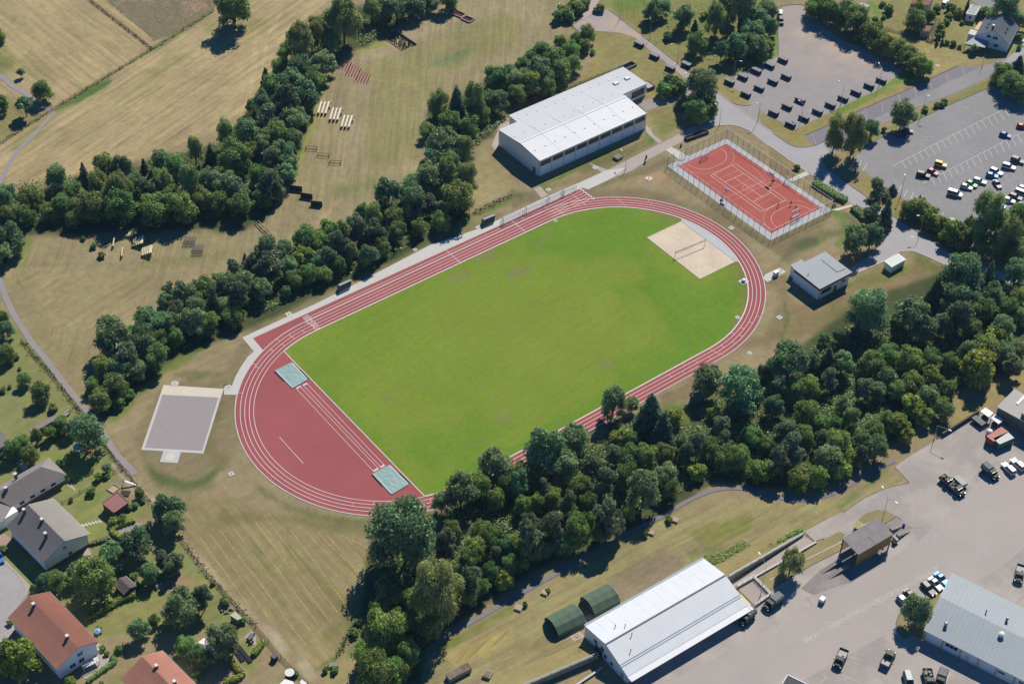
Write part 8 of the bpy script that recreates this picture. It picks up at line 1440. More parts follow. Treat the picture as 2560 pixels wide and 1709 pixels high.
def crown(kind, seed, nl):
    """crown in a unit cell: radius 1, height 0..1"""
    r = np.random.default_rng(seed); lob = []
    if kind in 'bdasy':
        k = {'b': 30, 'd': 34, 'a': 12, 's': 14, 'y': 22}[kind]
        for i in range(k):
            z = r.uniform(.14 if kind == 'b' else .08, .9); pr = math.sqrt(max(0, 1-((z-.42)/.58)**2)) if z > .42 else math.sqrt(max(.1, 1-((z-.42)/(.55 if kind == 'b' else .7))**2))
            a = r.uniform(0, 2*PI); q = pr*r.uniform(.45, .8); lr = r.uniform(.22, .38)*(1.1 if kind == 's' else 1); lob.append((q*math.cos(a), q*math.sin(a), z, lr, lr*r.uniform(.42, .6)))
        lob.append((0, 0, .5, .62, .4)); lob.append((r.uniform(-.2, .2), r.uniform(-.2, .2), .82, .3, .18))
    elif kind == 'w':
        for i in range(26):
            z = r.uniform(.15, .92); pr = (1-abs(z-.4)**1.6*1.5); a = r.uniform(0, 2*PI); q = max(.1, pr)*r.uniform(.3, .72); lr = r.uniform(.2, .34); lob.append((q*math.cos(a), q*math.sin(a), z, lr, r.uniform(.13, .22)))
        lob.append((0, 0, .5, .5, .42))
    elif kind == 'c':
        for i in range(9):
            z = .04+.1*i; q = (1-z)**.8
            for j in range(max(3, int(9*q))): a = 2*PI*(j+r.uniform(-.3, .3))/max(3, int(9*q))+i; rr_ = q*r.uniform(.45, .75); lob.append((rr_*math.cos(a), rr_*math.sin(a), z+r.uniform(-.02, .03), .26*q+.06, .055))
        lob.append((0, 0, .4, .42, .4)); lob.append((0, 0, .85, .14, .15))
    else:
        for i in range(16):
            z = r.uniform(.15, .95); pr = math.sqrt(max(.05, 1-((z-.5)/.55)**2)); a = r.uniform(0, 2*PI); q = pr*r.uniform(.2, .75); lr = r.uniform(.25, .4); lob.append((q*math.cos(a), q*math.sin(a), z, lr, lr*r.uniform(.24, .36)))
        lob.append((0, 0, .5, .38, .42))
    w_ = np.array([l[3]**2 for l in lob]); w_ = w_/w_.sum(); C = []; Nn = []; T_ = []
    for l, q in zip(lob, w_):
        n = max(8, int(nl*q)); d = r.normal(0, 1, (n, 3)); d[:, 2] = np.where(d[:, 2] < -.3, -d[:, 2], d[:, 2]); d /= np.linalg.norm(d, axis=1)[:, None]; s = np.array([l[3], l[3], l[4]])
        C.append(np.array(l[:3])+d*s*r.uniform(.72, 1.18, (n, 1))); nn = d/s; nn /= np.linalg.norm(nn, axis=1)[:, None]; Nn.append(nn+np.array([0, 0, 1.15])); T_.append(np.clip(r.normal(.42, .2, n)+r.normal(0, .16), 0, 1))
    C = np.concatenate(C); Nn = np.concatenate(Nn); T_ = np.concatenate(T_); Nn /= np.linalg.norm(Nn, axis=1)[:, None]
    sz = {'b': .075, 'd': .07, 'a': .1, 's': .11, 'y': .085, 'w': .055, 'c': .075, 'p': .075}[kind]*(2600/nl)**.5
    V = leaves(C, Nn, sz, seed+1, {'w': .75, 'c': .2}.get(kind, 0.), {'w': 1.5, 'c': 1.4, 'p': 1.2}.get(kind, 1.)); cv, cf = [], []
    for l in lob:
        v, f = core_ball(l[:3], l[3]*.5, l[4]*.5, 7, 4); cf += [tuple(x+len(cv) for x in q) for q in f]; cv += v
    return quads_mesh('crown', V, T_, (cv, cf))
CROWN = {}
for kd, (nv, nl) in {'b': (5, 4400), 'd': (5, 4400), 'w': (4, 5200), 'c': (3, 2600), 'p': (4, 2600), 'y': (3, 2200), 's': (3, 1100), 'a': (2, 900)}.items():
    CROWN[kd] = [crown(kd, 100*ord(kd)+k, nl) for k in range(nv)]
CROWN['B'] = [crown('b', 900+k, 9000) for k in range(3)]; CROWN['W'] = [crown('w', 950, 11000)]
def trunk_mesh(seed):
    r = random.Random(seed); mb = MB(); mb.tube((0, 0, 0), (.0, .0, .55), 1., .8, 7).tube((0, 0, .55), (.3, .2, 1.), .8, .5, 7)
    for k in range(4): a = k*1.7+r.random(); mb.tube((0, 0, .5+.08*k), (5*math.cos(a), 5*math.sin(a), 1.05+.25*r.random()), .5, .15, 5)
    return mb.mesh('trunk')
TRUNK = [trunk_mesh(k) for k in range(3)]
KN = {'b': ('broadleaf_tree', 'bluish green broadleaf tree'), 'B': ('broadleaf_tree', 'bluish green broadleaf tree'), 'd': ('bushy_tree', 'bushy mid green tree'), 'w': ('weeping_tree', 'pale drooping tree'), 'W': ('weeping_tree', 'pale drooping tree'), 'c': ('conifer_tree', 'dark pointed conifer'), 'p': ('pine_tree', 'grey green pine'), 'y': ('yellow_green_tree', 'yellow green bushy tree'), 's': ('shrub', 'green shrub'), 'a': ('young_tree', 'small open young tree')}
TREES = []; PLANTED = []
_k = [0]
def tree(p, wz, kind, group, rat=None, th=None):
    """p: middle of the crown in the picture, wz: crown width in picture pixels"""
    _k[0] += 1; r = random.Random(_k[0]*7919); low = kind.lower(); D = wz/ppm(p)*(1.08 if low in 'sa' else 1.1 if group == B3 and p[1] < 1100 else 1.22)
    rt = rat or {'b': 1.0, 'd': .95, 'w': 1.35, 'c': 1.75, 'p': 1.25, 'y': .85, 's': .75, 'a': .8}[low]; rt *= r.uniform(.92, 1.08)*(1.28 if group == B3 and p[1] > 1180 else 1); H = min(D*rt, 19.)
    t_ = {'b': .1, 'd': .04, 'w': .06, 'c': .04, 'p': .12, 'y': .03, 's': .0, 'a': .45}[low]*D if th is None else th
    X = G(p, t_+H*.48); big = wz > 95 and low in 'bw'; key = low.upper() if big else low; me = CROWN[key][_k[0] % len(CROWN[key])]
    nm, lb = KN[low]; rz = r.random()*2*PI; rt_ = root(nm, (X.x, X.y, 0), rz, None, 'shrub' if low == 's' else 'tree', group)
    c = obj('crown' if low != 's' else 'foliage', me, LM[low], rt_); c.location = (0, 0, t_); c.scale = (D/2*r.uniform(.95, 1.05), D/2*r.uniform(.95, 1.05), H)
    if low != 's':
        tk = obj('trunk', TRUNK[_k[0] % 3], M_BARK, rt_); q = max(.09, D*.026); tk.scale = (q, q, t_+H*.5)
    TREES.append((rt_, p, D, H, lb, low)); PLANTED.append((X.x, X.y, D)); return rt_
S = .27246
def plant(i, j, group, txt):
    for it in txt.split(';'):
        it = it.strip()
        if not it: continue
        a = it.split(); u, v, w_ = float(a[0]), float(a[1]), float(a[2]); tree(T1(i, j, u, v), w_*S, a[3], group, float(a[4]) if len(a) > 4 else None)
B1, B2, B3, BP, BG, BR, BC = 'trees of the belt beside the straw meadow', 'trees of the belt along the running track', 'trees of the wood between track and yard', 'trees of the park lawn', 'garden trees and shrubs', 'trees and bushes along the road', 'trees of the long hedge at the gravel lot'
plant(0, 0, 'trees on the straw meadow', '-20 330 110 d;190 660 70 a;385 840 150 d 1.1;5 960 130 d;220 955 150 a;2140 100 290 d')
plant(0, 0, B1, '515 1560 110 b;760 1550 70 c;950 1520 180 d;1120 1530 160 b;1320 1525 80 c;1470 1480 160 b;1600 1530 180 d;1790 1390 160 w;1930 1400 100 c;2080 1230 170 w;2270 1230 220 b;2150 1450 250 d;2300 1400 150 d;2330 980 120 b')
plant(1, 0, B1, '800 190 300 w;1060 100 190 w 1.;1290 80 230 b .8;1440 50 200 b .8;1590 30 140 b .8;1750 10 160 d;1180 60 160 d;700 400 150 b;560 320 200 w;410 440 260 w;280 480 150 d;610 590 200 b;400 650 200 b;220 620 150 d;90 720 110 c;180 820 220 d;330 770 220 b;520 730 180 d;440 880 220 b;60 950 180 b;280 980 220 p;480 950 140 b;120 1120 200 p;320 1130 200 b;410 1080 140 b;180 1250 200 d;60 1330 160 b;350 1300 150 b;250 1420 200 b;130 1480 200 p;300 1500 160 b;560 230 150 d;30 1060 150 d')
plant(0, 1, B1, '60 240 200 b;290 250 200 d;520 60 170 b;780 60 110 c;680 200 150 d;570 320 170 d;900 150 200 w;1080 180 250 w;1240 110 150 b;1330 200 180 p;1480 130 200 w;1560 250 200 d;1740 130 220 w;1900 100 200 b;1850 260 170 d;2060 130 220 b;2170 200 200 b;2200 330 200 d;1990 290 170 d;700 340 160 d;450 380 150 d;80 620 230 b;100 400 150 d;660 460 120 d;850 330 230 d;1100 330 260 d;1400 360 240 d;1650 340 230 d;230 420 160 d;20 760 160 b;140 720 110 d')
plant(0, 1, 'bushes on the obstacle meadow', '762 620 45 s;858 690 60 s;932 772 65 s')
plant(1, 1, B1, '120 130 200 p;280 40 150 b;200 190 120 b;60 250 150 d;30 60 170 d')
plant(1, 0, B2, '1670 950 200 w 1.2;1840 930 170 c;2010 930 200 w;2130 930 150 b;2200 720 200 d;2330 680 120 b;2230 930 160 b;1570 1200 130 d;1720 1350 280 b;1900 1400 200 w;1650 1480 200 b;1800 1480 220 b;1560 1540 120 b;1780 1130 180 d;1950 1150 160 d;2060 1050 160 d')
plant(2, 0, B2, '690 320 130 d 1.2;600 370 110 d;440 400 120 d;550 470 150 d;270 480 160 d;380 560 200 d;180 530 120 d;90 600 120 d;250 650 220 b;440 640 180 d;60 740 180 b;180 760 200 d;50 860 150 d;330 800 130 d;560 590 130 d;660 420 110 d')
plant(1, 1, B2, '1210 200 220 b;1430 170 200 b;1580 80 240 b;1450 290 200 b;1750 40 220 w;1930 100 200 w;1850 270 270 d;1640 210 120 d;1600 310 120 p;1390 400 110 w;1470 410 120 b;1690 350 110 b;980 380 130 b;1070 440 170 w;900 480 140 b;1110 580 180 p;940 570 170 p;680 560 190 d;790 560 130 w;460 630 220 d;600 660 170 d;770 680 180 p;100 770 220 p;260 740 150 b;440 810 180 y;590 830 150 b;670 800 140 p;300 880 160 b;130 900 200 p;880 760 120 w;1030 780 160 b;60 1090 160 b;20 950 120 p;280 1110 80 b;480 950 150 d;1280 430 160 d;1300 560 150 d;1500 520 140 d;1700 470 140 d;1150 700 140 d;340 1000 150 d;620 960 140 d;760 860 140 d')
plant(0, 1, B2, '2250 820 80 c;2160 930 160 p;2310 840 130 p;1990 990 90 d;2250 1030 180 b;2090 1060 200 b;1880 1110 230 d;1700 1150 220 b;1560 1120 130 p;1520 1200 140 b;1640 1290 180 p;1800 1250 200 b;1960 1190 150 c;2060 1250 150 b;1340 1380 220 b;1480 1420 180 b;1600 1400 180 b;1780 1380 200 b;1030 1510 280 b;1200 1520 160 d;1320 1500 180 b;2200 1180 200 p;2150 1330 170 d;1930 1400 160 d;1620 1520 150 d;1450 1540 150 d')
plant(0, 2, B2, '1200 120 220 p;1320 60 220 b;1440 150 200 d;1100 260 210 b;1270 270 150 b;1050 410 200 d;930 540 190 d;950 240 170 d;850 400 120 d;1080 560 120 s;1180 480 110 s')
plant(2, 0, BP, '1290 100 150 b;1390 80 120 b;1580 160 170 b;1690 400 160 d 1.1;1880 180 200 w;2100 100 250 w;1970 300 130 b;2060 420 190 b;1930 450 150 a;2200 300 200 b;2260 190 200 b;2330 100 150 b;2250 430 180 b;2170 390 140 b;1990 40 170 d;2190 30 160 c;2300 520 100 d')
plant(2, 0, 'shrubs on the park lawn', '1770 140 80 s;1430 335 80 s;1680 230 60 c;480 110 150 s;580 70 150 s;430 150 120 s;650 30 120 s;520 150 120 s;810 80 80 s;770 95 60 s;740 480 50 s')
plant(2, 0, BR, '1400 830 150 s;1520 800 160 s;1460 760 140 s;1740 810 270 b 1.05;1700 1000 200 d;1570 930 140 c 1.;1810 1000 150 d;1730 1060 160 d')
plant(3, 0, BC, '450 80 170 d;560 100 200 d;690 140 210 d;800 190 230 d;870 280 150 d;980 330 190 d;1060 400 170 d;1170 450 170 d;1280 520 170 d;1380 590 170 d;1440 640 140 d;400 60 110 d;930 250 120 s')
plant(3, 0, BP, '20 100 130 b;20 250 130 b;10 430 100 d')
plant(3, 0, BG, '1390 80 130 d;1360 190 170 d;1490 150 90 d;1550 80 80 s;1060 160 45 s;1030 210 45 s;980 185 70 s;1750 110 80 y;1680 80 90 s;1590 250 75 y;1640 200 65 s;1560 335 65 s;1600 300 60 s;1660 150 70 s;1830 60 50 c 3.;1940 130 40 c 2.6;2180 70 240 b;2320 190 120 b;2000 115 100 s;2310 345 80 s;2302 440 50 s;1780 210 40 s;1600 380 30 c 2.;1550 390 30 c 2.;1700 400 60 s;1640 390 50 s;1760 430 40 s;1110 90 90 s;1050 40 60 s;1890 440 70 a')
plant(3, 0, BR, '2150 680 180 d .8;2240 770 210 d .8;2330 830 200 d .8;2300 590 130 c 1.2;620 1250 200 w 1.6;790 1250 220 w 1.6;950 1190 130 b;1240 1045 180 b 1.2;1065 1190 50 s;1350 1060 55 s;1445 1000 65 s;1545 965 55 s;1620 930 60 s;265 1535 60 s;1600 960 60 s')
plant(3, 1, BR, '460 85 45 s;1000 250 190 p 1.6;1090 380 130 c 2.;1145 165 95 c .9;800 640 200 b 1.15;950 600 180 b 1.1;960 430 160 p;1290 360 150 d;1390 340 160 y;1500 440 170 y;1600 490 150 y;1700 570 190 y;1790 640 150 d;1390 265 50 c;2030 430 300 w 1.6;2200 600 240 w 1.4;2310 460 210 d 1.3;1930 590 190 w;1850 500 120 w;2100 700 180 d;1950 700 160 d;2250 740 190 d;2330 700 150 d')
plant(3, 1, B3, '930 1300 380 b;870 1420 190 c 1.3;1330 1330 330 b;1240 1300 180 b;1450 1460 220 b;1550 1090 180 c;1780 960 340 b;2030 960 140 c 2.2;1720 1160 250 b;1850 1130 200 b;2070 1140 200 b;1980 1300 220 d;1750 1340 240 p;2280 950 220 b;2200 1260 200 d;2300 1150 150 d;660 1520 140 b;520 1540 100 b;2150 1450 200 b;2080 1530 220 y;1880 1450 180 d;1620 1420 180 p;1650 1250 170 d;2320 1330 160 d')
plant(1, 2, B3, '1880 1390 250 b;2200 1150 270 b;1700 1480 150 b;2050 1340 200 d;2300 1330 170 d;2200 1450 150 d')
plant(2, 2, B3, '300 1000 340 b;560 900 280 b;470 1150 250 b;930 570 230 b 1.15;1270 640 280 c 1.5;1390 780 240 c 1.4;1100 570 130 b;1790 360 280 b .9;2100 440 340 b;2210 410 240 c 1.3;2310 270 120 b;740 1160 200 p;860 1290 180 p;1210 1370 250 b;1400 1230 180 b;1560 930 130 p;1700 970 170 p;1910 800 180 p;2130 860 120 c;2020 640 110 p;1690 1180 150 y;1850 660 130 y;1490 700 160 y;1450 1350 150 d;300 1370 130 p;50 1300 180 b;100 1230 180 d;2260 1190 180 y;2330 950 120 d;100 1510 150 d;510 1510 150 p;900 1520 130 c;990 880 170 y;940 1030 150 p;1600 1050 150 p;1080 1050 200 d;1230 1060 200 d;1400 1030 180 d;1050 1240 180 d;650 1360 180 d;380 1450 160 d;700 1500 160 d;1820 1000 180 d;1950 1070 190 d;2080 1060 190 d;2200 880 180 d;1100 900 150 d;580 1380 140 d;1950 930 150 p;780 1420 140 p;240 1480 140 d')
plant(3, 2, B3, '200 190 330 b;60 210 150 b;550 160 170 c 1.9;680 210 200 b;420 160 150 b;560 360 170 p;50 590 180 b;360 660 230 d 1.1;760 700 180 w 1.;700 600 150 b;880 450 170 p;1090 340 190 b;1010 460 150 b;1180 450 170 d;1320 380 200 d;1500 330 200 y;1650 430 160 d;1330 570 200 y;1480 500 180 b;1600 620 190 d;1420 680 180 y;1190 750 200 y;1100 690 120 d;1260 850 150 y;980 830 190 d;860 900 180 d;640 950 220 d;740 1050 170 y;560 1080 220 b;660 1160 180 y;1000 980 190 b;850 1050 130 p;480 900 150 p;220 1000 220 p;150 830 200 p;100 1100 180 p;260 1260 150 y;460 1240 160 y;310 1330 90 y;20 1200 80 d;1930 240 320 y;2150 110 200 b;2250 210 180 p;1850 110 200 b;2000 60 240 d;2300 90 150 b;1480 160 190 d;1300 170 220 d;950 210 230 d;1100 120 200 d;380 420 190 d;240 430 190 d;330 860 180 d;480 760 170 d;1660 180 160 d;620 760 150 d;120 400 180 p')
plant(1, 3, B3, '1360 210 550 b .85;1640 750 470 w 1.1;1180 1110 320 d;1010 1340 220 d;1080 1500 300 d;1240 1450 200 d;1280 1210 180 y;1930 630 220 p;2080 700 130 d;1850 540 120 b;1750 310 180 p;2280 620 150 y;2200 400 110 p;1270 960 140 y;1420 980 150 d;1600 1040 190 d;2300 310 150 b;2080 200 190 d;1400 1300 190 d;1400 800 170 d;1230 800 190 d;2000 350 190 d;2180 250 170 d;1950 450 170 d;2150 560 150 d;1330 1440 150 d;1130 900 170 d;1180 680 150 p;1950 800 130 d;2330 480 140 d;1800 180 160 d')
plant(2, 3, B3, '170 110 180 p;350 160 200 p;600 190 210 d;160 270 220 p;400 240 150 p;300 345 110 b;870 90 240 p;970 100 130 p;700 60 130 d;20 460 100 y;480 310 140 d;30 300 170 d;1060 20 130 d;560 60 150 d;800 200 120 d;230 380 120 s;100 470 100 d')
plant(2, 3, 'bushes along the retaining walls', '1440 60 70 s;1220 200 60 s;330 715 50 s;120 840 50 s')
plant(3, 3, BR, '1370 890 240 b 1.;215 460 220 w 1.2')
plant(0, 1, BG, '20 1340 110 d;60 1460 120 b')
plant(0, 2, BG, '50 110 150 d;222 345 115 d .9;370 470 170 d;490 600 90 s;800 850 260 b;640 790 120 b;570 760 130 d;460 840 110 d;340 870 90 w;210 930 140 d;120 990 160 d;280 1040 150 d;980 1160 80 b;900 1240 65 y;980 1230 60 s;835 1375 85 s;540 1125 80 s;1280 1390 85 d;1310 1450 60 s;650 1450 45 s;1240 1500 60 s;1180 1520 60 s;90 410 40 s;30 440 60 s;180 245 35 s;150 130 60 s')
plant(0, 2, 'tall shrubs at the track meadow corner', '1540 1530 250 b')
plant(0, 3, 'tall shrubs at the track meadow corner', '1590 90 170 b 1.2;1500 60 80 a')
plant(0, 3, BG, '170 1330 320 y 1.;850 610 330 d 1.;1240 280 250 b;1020 400 220 b;700 540 150 b;520 630 170 d;420 630 130 b;320 700 90 b;1370 560 160 b;1500 440 140 p;1600 440 150 p;1560 520 120 p;1650 860 280 b;1860 800 170 p;1270 1070 170 b;1410 985 95 d;2030 1170 260 b;1700 1230 170 d;1800 1310 180 d;1900 1340 130 b;640 1540 90 y;905 1070 65 s;1090 1250 80 s;2060 815 90 s;1950 650 45 s;1040 70 80 y;1120 60 90 s;1370 90 40 s;940 1240 60 s;980 1290 50 s;1800 1480 90 s;1780 1540 70 s;2230 990 60 s;20 1470 100 d;90 1010 60 s;1330 160 100 s;1110 570 60 s;1250 670 80 s;1310 700 70 s;1230 590 80 s;30 330 80 s;110 30 60 y;930 1560 40 s')
plant(1, 3, 'shrubs at the hay meadow corner', '720 1440 70 s;640 1440 60 s;360 1480 60 s;930 1010 60 s;900 1100 80 s;980 1000 60 s')
# clipped hedges
def hedge(name, pts, wd, ht, label, kind='d', seed=1, dens=26, group='clipped hedges', rough=.12):
    P2 = smooth_line(W(pts), 3); r = np.random.default_rng(seed); o = Vector((P2[0][0], P2[0][1], 0)); rt_ = root(name, o, 0, label, 'hedge', group); C = []; N_ = []; cv, cf = [], []
    for i in range(len(P2)-1):
        a = np.array(P2[i]); b = np.array(P2[i+1]); d = b-a; L_ = np.hypot(*d); d = d/max(L_, 1e-6); n = np.array([-d[1], d[0]]); per = wd+2*ht; k = int(L_*per*dens)
        t = r.uniform(0, L_, k); s = r.uniform(-per/2, per/2, k); top = np.abs(s) < wd/2; off = np.where(top, s, np.sign(s)*wd/2); z = np.where(top, ht, ht-(np.abs(s)-wd/2)); j = r.normal(0, rough, (k, 3))
        C.append(np.stack([a[0]+d[0]*t+n[0]*off-o.x, a[1]+d[1]*t+n[1]*off-o.y, z], 1)+j); N_.append(np.where(top[:, None], [0, 0, 1.], np.stack([np.sign(s)*n[0], np.sign(s)*n[1], .25+0*s], 1)))
        q = wd/2-.08; i0 = len(cv); cv += [(*(p_-np.array([o.x, o.y])), z_) for p_, z_ in ((a+n*q, 0), (a-n*q, 0), (a-n*q, ht-.1), (a+n*q, ht-.1), (b+n*q, 0), (b-n*q, 0), (b-n*q, ht-.1), (b+n*q, ht-.1))]; cf += [tuple(i0+x for x in f) for f in ((0, 1, 2, 3), (4, 7, 6, 5), (0, 3, 7, 4), (1, 5, 6, 2), (3, 2, 6, 7))]
    C = np.concatenate(C); N_ = np.concatenate(N_); N_ = N_/np.linalg.norm(N_, axis=1)[:, None]; V = leaves(C, N_, .2, seed); obj('foliage', quads_mesh('foliage', V, np.clip(r.normal(.45, .2, len(C)), 0, 1), (cv, cf)), LM[kind], rt_); return rt_
hedge('hedge', T(3, 1, (425, 120), (520, 180), (620, 240), (715, 285)), 2.6, 1.3, 'clipped hedge between the red court and the road'); hedge('hedge', T(3, 1, (780, 350), (840, 400), (890, 455)), 2.4, 1.3, 'short clipped hedge leading to the fir group', seed=2)
hedge('hedge', T(0, 3, (780, 985), (960, 900), (1130, 800), (1245, 765)), 1.3, 1.3, 'clipped hedge between the red roofed house garden and the big tree', 'y', 3); hedge('hedge', T(0, 3, (1240, 75), (1120, 115), (1030, 165), (1070, 215), (1130, 235), (1270, 170)), 1.1, .9, 'bright clipped hedge around the gravel bed', 'y', 4)
hedge('hedge', T(0, 3, (800, 1560), (920, 1470), (1060, 1370), (1020, 1330)), .9, .9, 'low box hedge along the patio of the red roofed house', 'd', 5); hedge('hedge', T(0, 3, (830, 295), (920, 270), (1010, 240)), .9, .8, 'flowering low hedge below the stepping stones', 'p', 6)
hedge('hedge', T(0, 3, (2110, 1340), (2180, 1440), (2230, 1500), (2060, 1567)), 1.1, 1., 'clipped hedge around the lowest garden lawn', 'y', 7); hedge('hedge', T(1, 3, (70, 1190), (20, 1270), (-30, 1310)), 1.2, 1.3, 'short yellow hedge beside the dark garden table', 'y', 8)
hedge('hedge', T(2, 3, (1780, 440), (1900, 415), (2040, 360), (2160, 285)), 3., .3, 'dense green weed bank above the white hall', 'd', 9, 30, 'green banks', .12); hedge('hedge', T(1, 3, (2349+230, 1560), (2349+430, 1420), (2349+640, 1300)), 1.6, .8, 'green strip on top of the retaining wall below the tents', 'd', 10, 16, 'green banks', .25); hedge('hedge', Z5((20, 850), (300, 680), (600, 490), (900, 320)), 1.1, .9, 'green strip on top of the retaining wall beyond the white hall', 'd', 11, 16, 'green banks', .25)
# undergrowth and fallen shade plants on the floor of the woods
UG = [F((40, 420), (200, 400), (500, 330), (620, 200), (740, 30), (1000, 0), (880, 80), (740, 150), (690, 300), (650, 430), (560, 500), (60, 520)), F((1340, 90), (1250, 120), (1110, 200), (990, 280), (985, 420), (760, 550), (560, 650), (330, 770), (215, 900), (250, 940), (380, 820), (600, 720), (900, 590), (1060, 490), (1090, 340), (1250, 190)),
      F((870, 1240), (1010, 1190), (1110, 1130), (1260, 1050), (1440, 960), (1560, 960), (1760, 860), (1960, 740), (2180, 660), (2349, 660), (2349, 820), (2190, 890), (2050, 1000), (1800, 1100), (1640, 1090), (1500, 1160), (1240, 1280), (1020, 1410), (950, 1568), (825, 1568), (840, 1430)), F((1490, 20), (1700, 0), (1790, 20), (1780, 130), (1700, 180), (1600, 130))]
def undergrowth():
    rr = np.random.default_rng(21); C = []; TT = []
    for q, m in zip(UG, (22000, 20000, 46000, 2500)):
        P2 = np.array(W(q)); lo = P2.min(0); hi = P2.max(0); k = 0; X = rr.uniform(lo, hi, (m*4, 2)); ins = np.zeros(len(X), bool)
        for i in range(len(P2)):
            a = P2[i]; b = P2[(i+1) % len(P2)]; c = (a[1] > X[:, 1]) != (b[1] > X[:, 1]); ins ^= c & (X[:, 0] < (b[0]-a[0])*(X[:, 1]-a[1])/(b[1]-a[1]+1e-12)+a[0])
        X = X[ins][:m]; d = np.hypot(np.maximum(np.abs(X[:, 0])-LS/2, 0), X[:, 1]); X = X[d > R+9]
        h = vnoise(X[:, 0], X[:, 1], 5, 8)*2.2+vnoise(X[:, 0], X[:, 1], 2, 9)*.8-.9; kp = h > .1; X = X[kp]; h = h[kp]
        C.append(np.stack([X[:, 0], X[:, 1], np.maximum(.12, h*rr.uniform(.4, 1., len(X)))], 1))
    C = np.concatenate(C); V = leaves(C, np.tile([0, 0, 1.], (len(C), 1)), .3, 5); obj('undergrowth', quads_mesh('undergrowth', V, np.clip(rr.normal(.25, .18, len(C)), 0, 1)), LM['d'], None, 'stuff')
undergrowth()
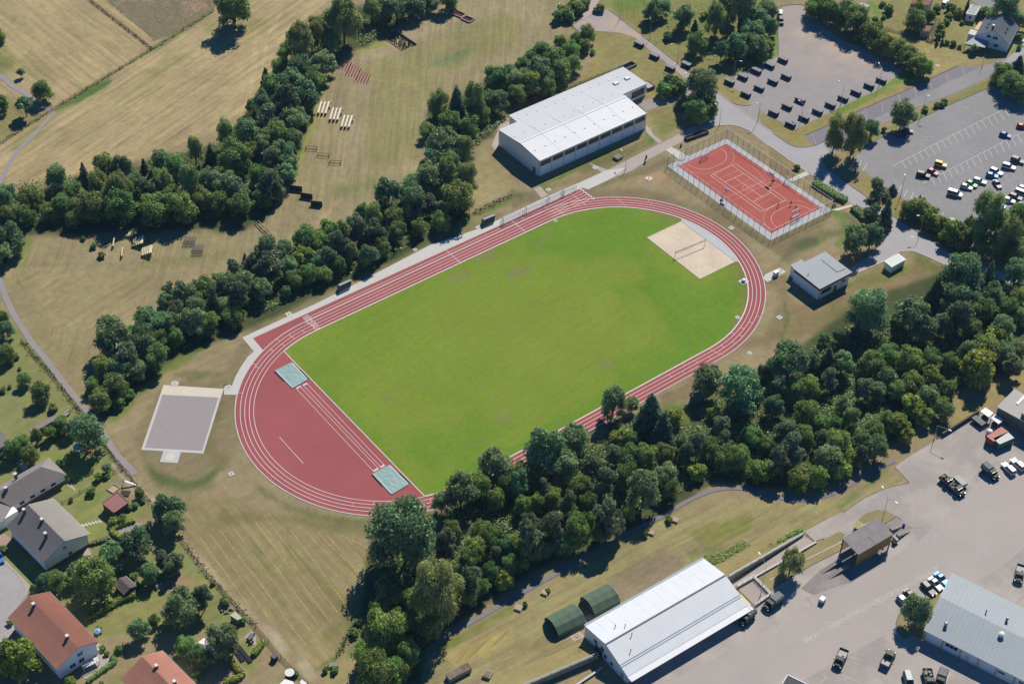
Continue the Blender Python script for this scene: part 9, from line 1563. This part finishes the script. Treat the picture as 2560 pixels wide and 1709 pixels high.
# ------------------------------------------------------------------ labels for trees and boxes: what stands nearest
LMK = [(F((1320, 280))[0], 'the gymnasium'), (F((1720, 430))[0], 'the red court'), (F((1885, 630))[0], 'the clubhouse'), (F((2050, 600))[0], 'the tiny white hut'), (F((415, 960))[0], 'the shot put field'), (F((670, 860))[0], 'the upper pit cover'), (F((895, 1100))[0], 'the lower pit cover'), (F((1585, 570))[0], 'the sand court'), (F((1375, 1365))[0], 'the upper army tent'), (F((1295, 1415))[0], 'the lower army tent'),
       (F((1520, 1400))[0], 'the white hall'), (F((1985, 1240))[0], 'the wash bay'), (F((2270, 1430))[0], 'the grey workshop'), (F((2310, 930))[0], 'the green workshop'), (F((2290, 1000))[0], 'the rust red container'), (F((2190, 1110))[0], 'the small army vehicles'), (F((1930, 90))[0], 'the gravel lot'), (F((1760, 180))[0], 'the dark box rows'), (F((2220, 330))[0], 'the car park'), (F((2290, 75))[0], 'the slate roofed house'),
       (F((2150, 70))[0], 'the brown garden shed'), (F((2230, 25))[0], 'the white garage'), (F((770, 265))[0], 'the white beams'), (F((805, 165))[0], 'the red hurdles'), (F((920, 92))[0], 'the timber edged plot'), (F((1048, 38))[0], 'the jump pits'), (F((705, 450))[0], 'the climbing walls'), (F((740, 357))[0], 'the crawl frames'), (F((605, 525))[0], 'the balance bars'), (F((325, 560))[0], 'the cream posts'), (F((455, 560))[0], 'the climbing lattices'),
       (F((795, 655))[0], 'the finish shelter'), (F((1122, 505))[0], 'the goal shelter'), (F((1240, 455))[0], 'the track side goals'), (F((570, 775))[0], 'the concrete path corner'), (F((330, 55))[0], 'the crop field'), (F((120, 255))[0], 'the footpath bend'), (F((100, 968))[0], 'the long low shed'), (F((265, 1155))[0], 'the red flat pavilion'), (F((70, 1110))[0], 'the hipped grey house'), (F((110, 1230))[0], 'the grey gabled house'), (F((130, 1450))[0], 'the red tiled house'), (F((370, 1530))[0], 'the pink tiled house'),
       (F((290, 1343))[0], 'the brown garden shed roof'), (F((540, 1415))[0], 'the tiny green hut'), (F((470, 1480))[0], 'the white party tent'), (F((665, 1545))[0], 'the black water barrel'), (F((300, 1210))[0], 'the gravel bed'), (F((640, 1350))[0], 'the hay meadow'), (F((1050, 1545))[0], 'the long bunker'), (F((1800, 1130))[0], 'the curved footway'), (F((1740, 1270))[0], 'the railed court'), (F((1820, 640))[0], 'the white cabinet'), (F((1560, 890))[0], 'the break line bend'), (F((1480, 30))[0], 'the turning area'), (F((1650, 300))[0], 'the wooden trough'), (F((1170, 1050))[0], 'the lower straight'), (F((1470, 930))[0], 'the dark conifer at the straight'), (F((30, 1000))[0], 'the edge house'), (F((150, 760))[0], 'the west footpath'), (F((230, 890))[0], 'the belt end'), (F((2090, 1040))[0], 'the yard corner grass'), (F((1140, 1180))[0], 'the deep wood'), (F((2180, 730))[0], 'the road end wood'), (F((1900, 890))[0], 'the wood middle'), (F((1700, 960))[0], 'the pine hollow'), (F((1080, 1340))[0], 'the wood tip'), (F((600, 330))[0], 'the belt knee'), (F((870, 610))[0], 'the middle belt'), (F((1030, 380))[0], 'the upper belt'), (F((330, 420))[0], 'the long shady belt')]
LMK = [x for x in LMK if x[1] not in ('the deep wood', 'the road end wood', 'the wood middle', 'the pine hollow', 'the wood tip', 'the belt knee', 'the middle belt', 'the upper belt', 'the long shady belt', 'the belt end', 'the west footpath', 'the edge house')]
used = set()
def rel(p, q):
    dx, dy = p[0]-q[0], p[1]-q[1]; d = math.hypot(dx, dy)
    if d < 75: return 'beside'
    if abs(dy) > .8*abs(dx): return 'beyond' if dy < 0 else 'below'
    return 'near' if d < 170 else 'well away from'
def place_label(base, p, exact=''):
    c = sorted(LMK, key=lambda m: math.hypot(m[0][0]-p[0], m[0][1]-p[1]))[:7]
    opts = [f'{base} {rel(p, c[0][0])} {c[0][1]}'] if math.hypot(c[0][0][0]-p[0], c[0][0][1]-p[1]) < 170 else []
    for i in range(5):
        for j in range(i+1, 7): opts.append(f'{base} between {c[i][1]} and {c[j][1]}' if i or j > 1 else f'{base} {rel(p, c[0][0])} {c[0][1]}, towards {c[1][1]}')
    for o in opts:
        n_ = len(o.replace(',', '').split())
        if o not in used and n_ <= 16: used.add(o); return o
    return opts[-1]
def size_word(D, low):
    t_ = {'s': (2.2, 4.), 'a': (4., 6.), 'y': (4.5, 7.), 'c': (4., 7.5)}.get(low, (5., 8.5)); return 'small' if D < t_[0] else ('tall' if low in 'cwp' else 'large') if D > t_[1] else 'mid-sized'
for o, p, D, H, lb, low in sorted(TREES, key=lambda t: -t[2]): o['label'] = place_label(f'{size_word(D, low)} {lb}', p)
for o, p in BOXES: o['label'] = place_label('dark storage box with grey top', p); o['group'] = 'dark storage boxes'
print('trees', len(TREES), 'objects', len(bpy.data.objects))
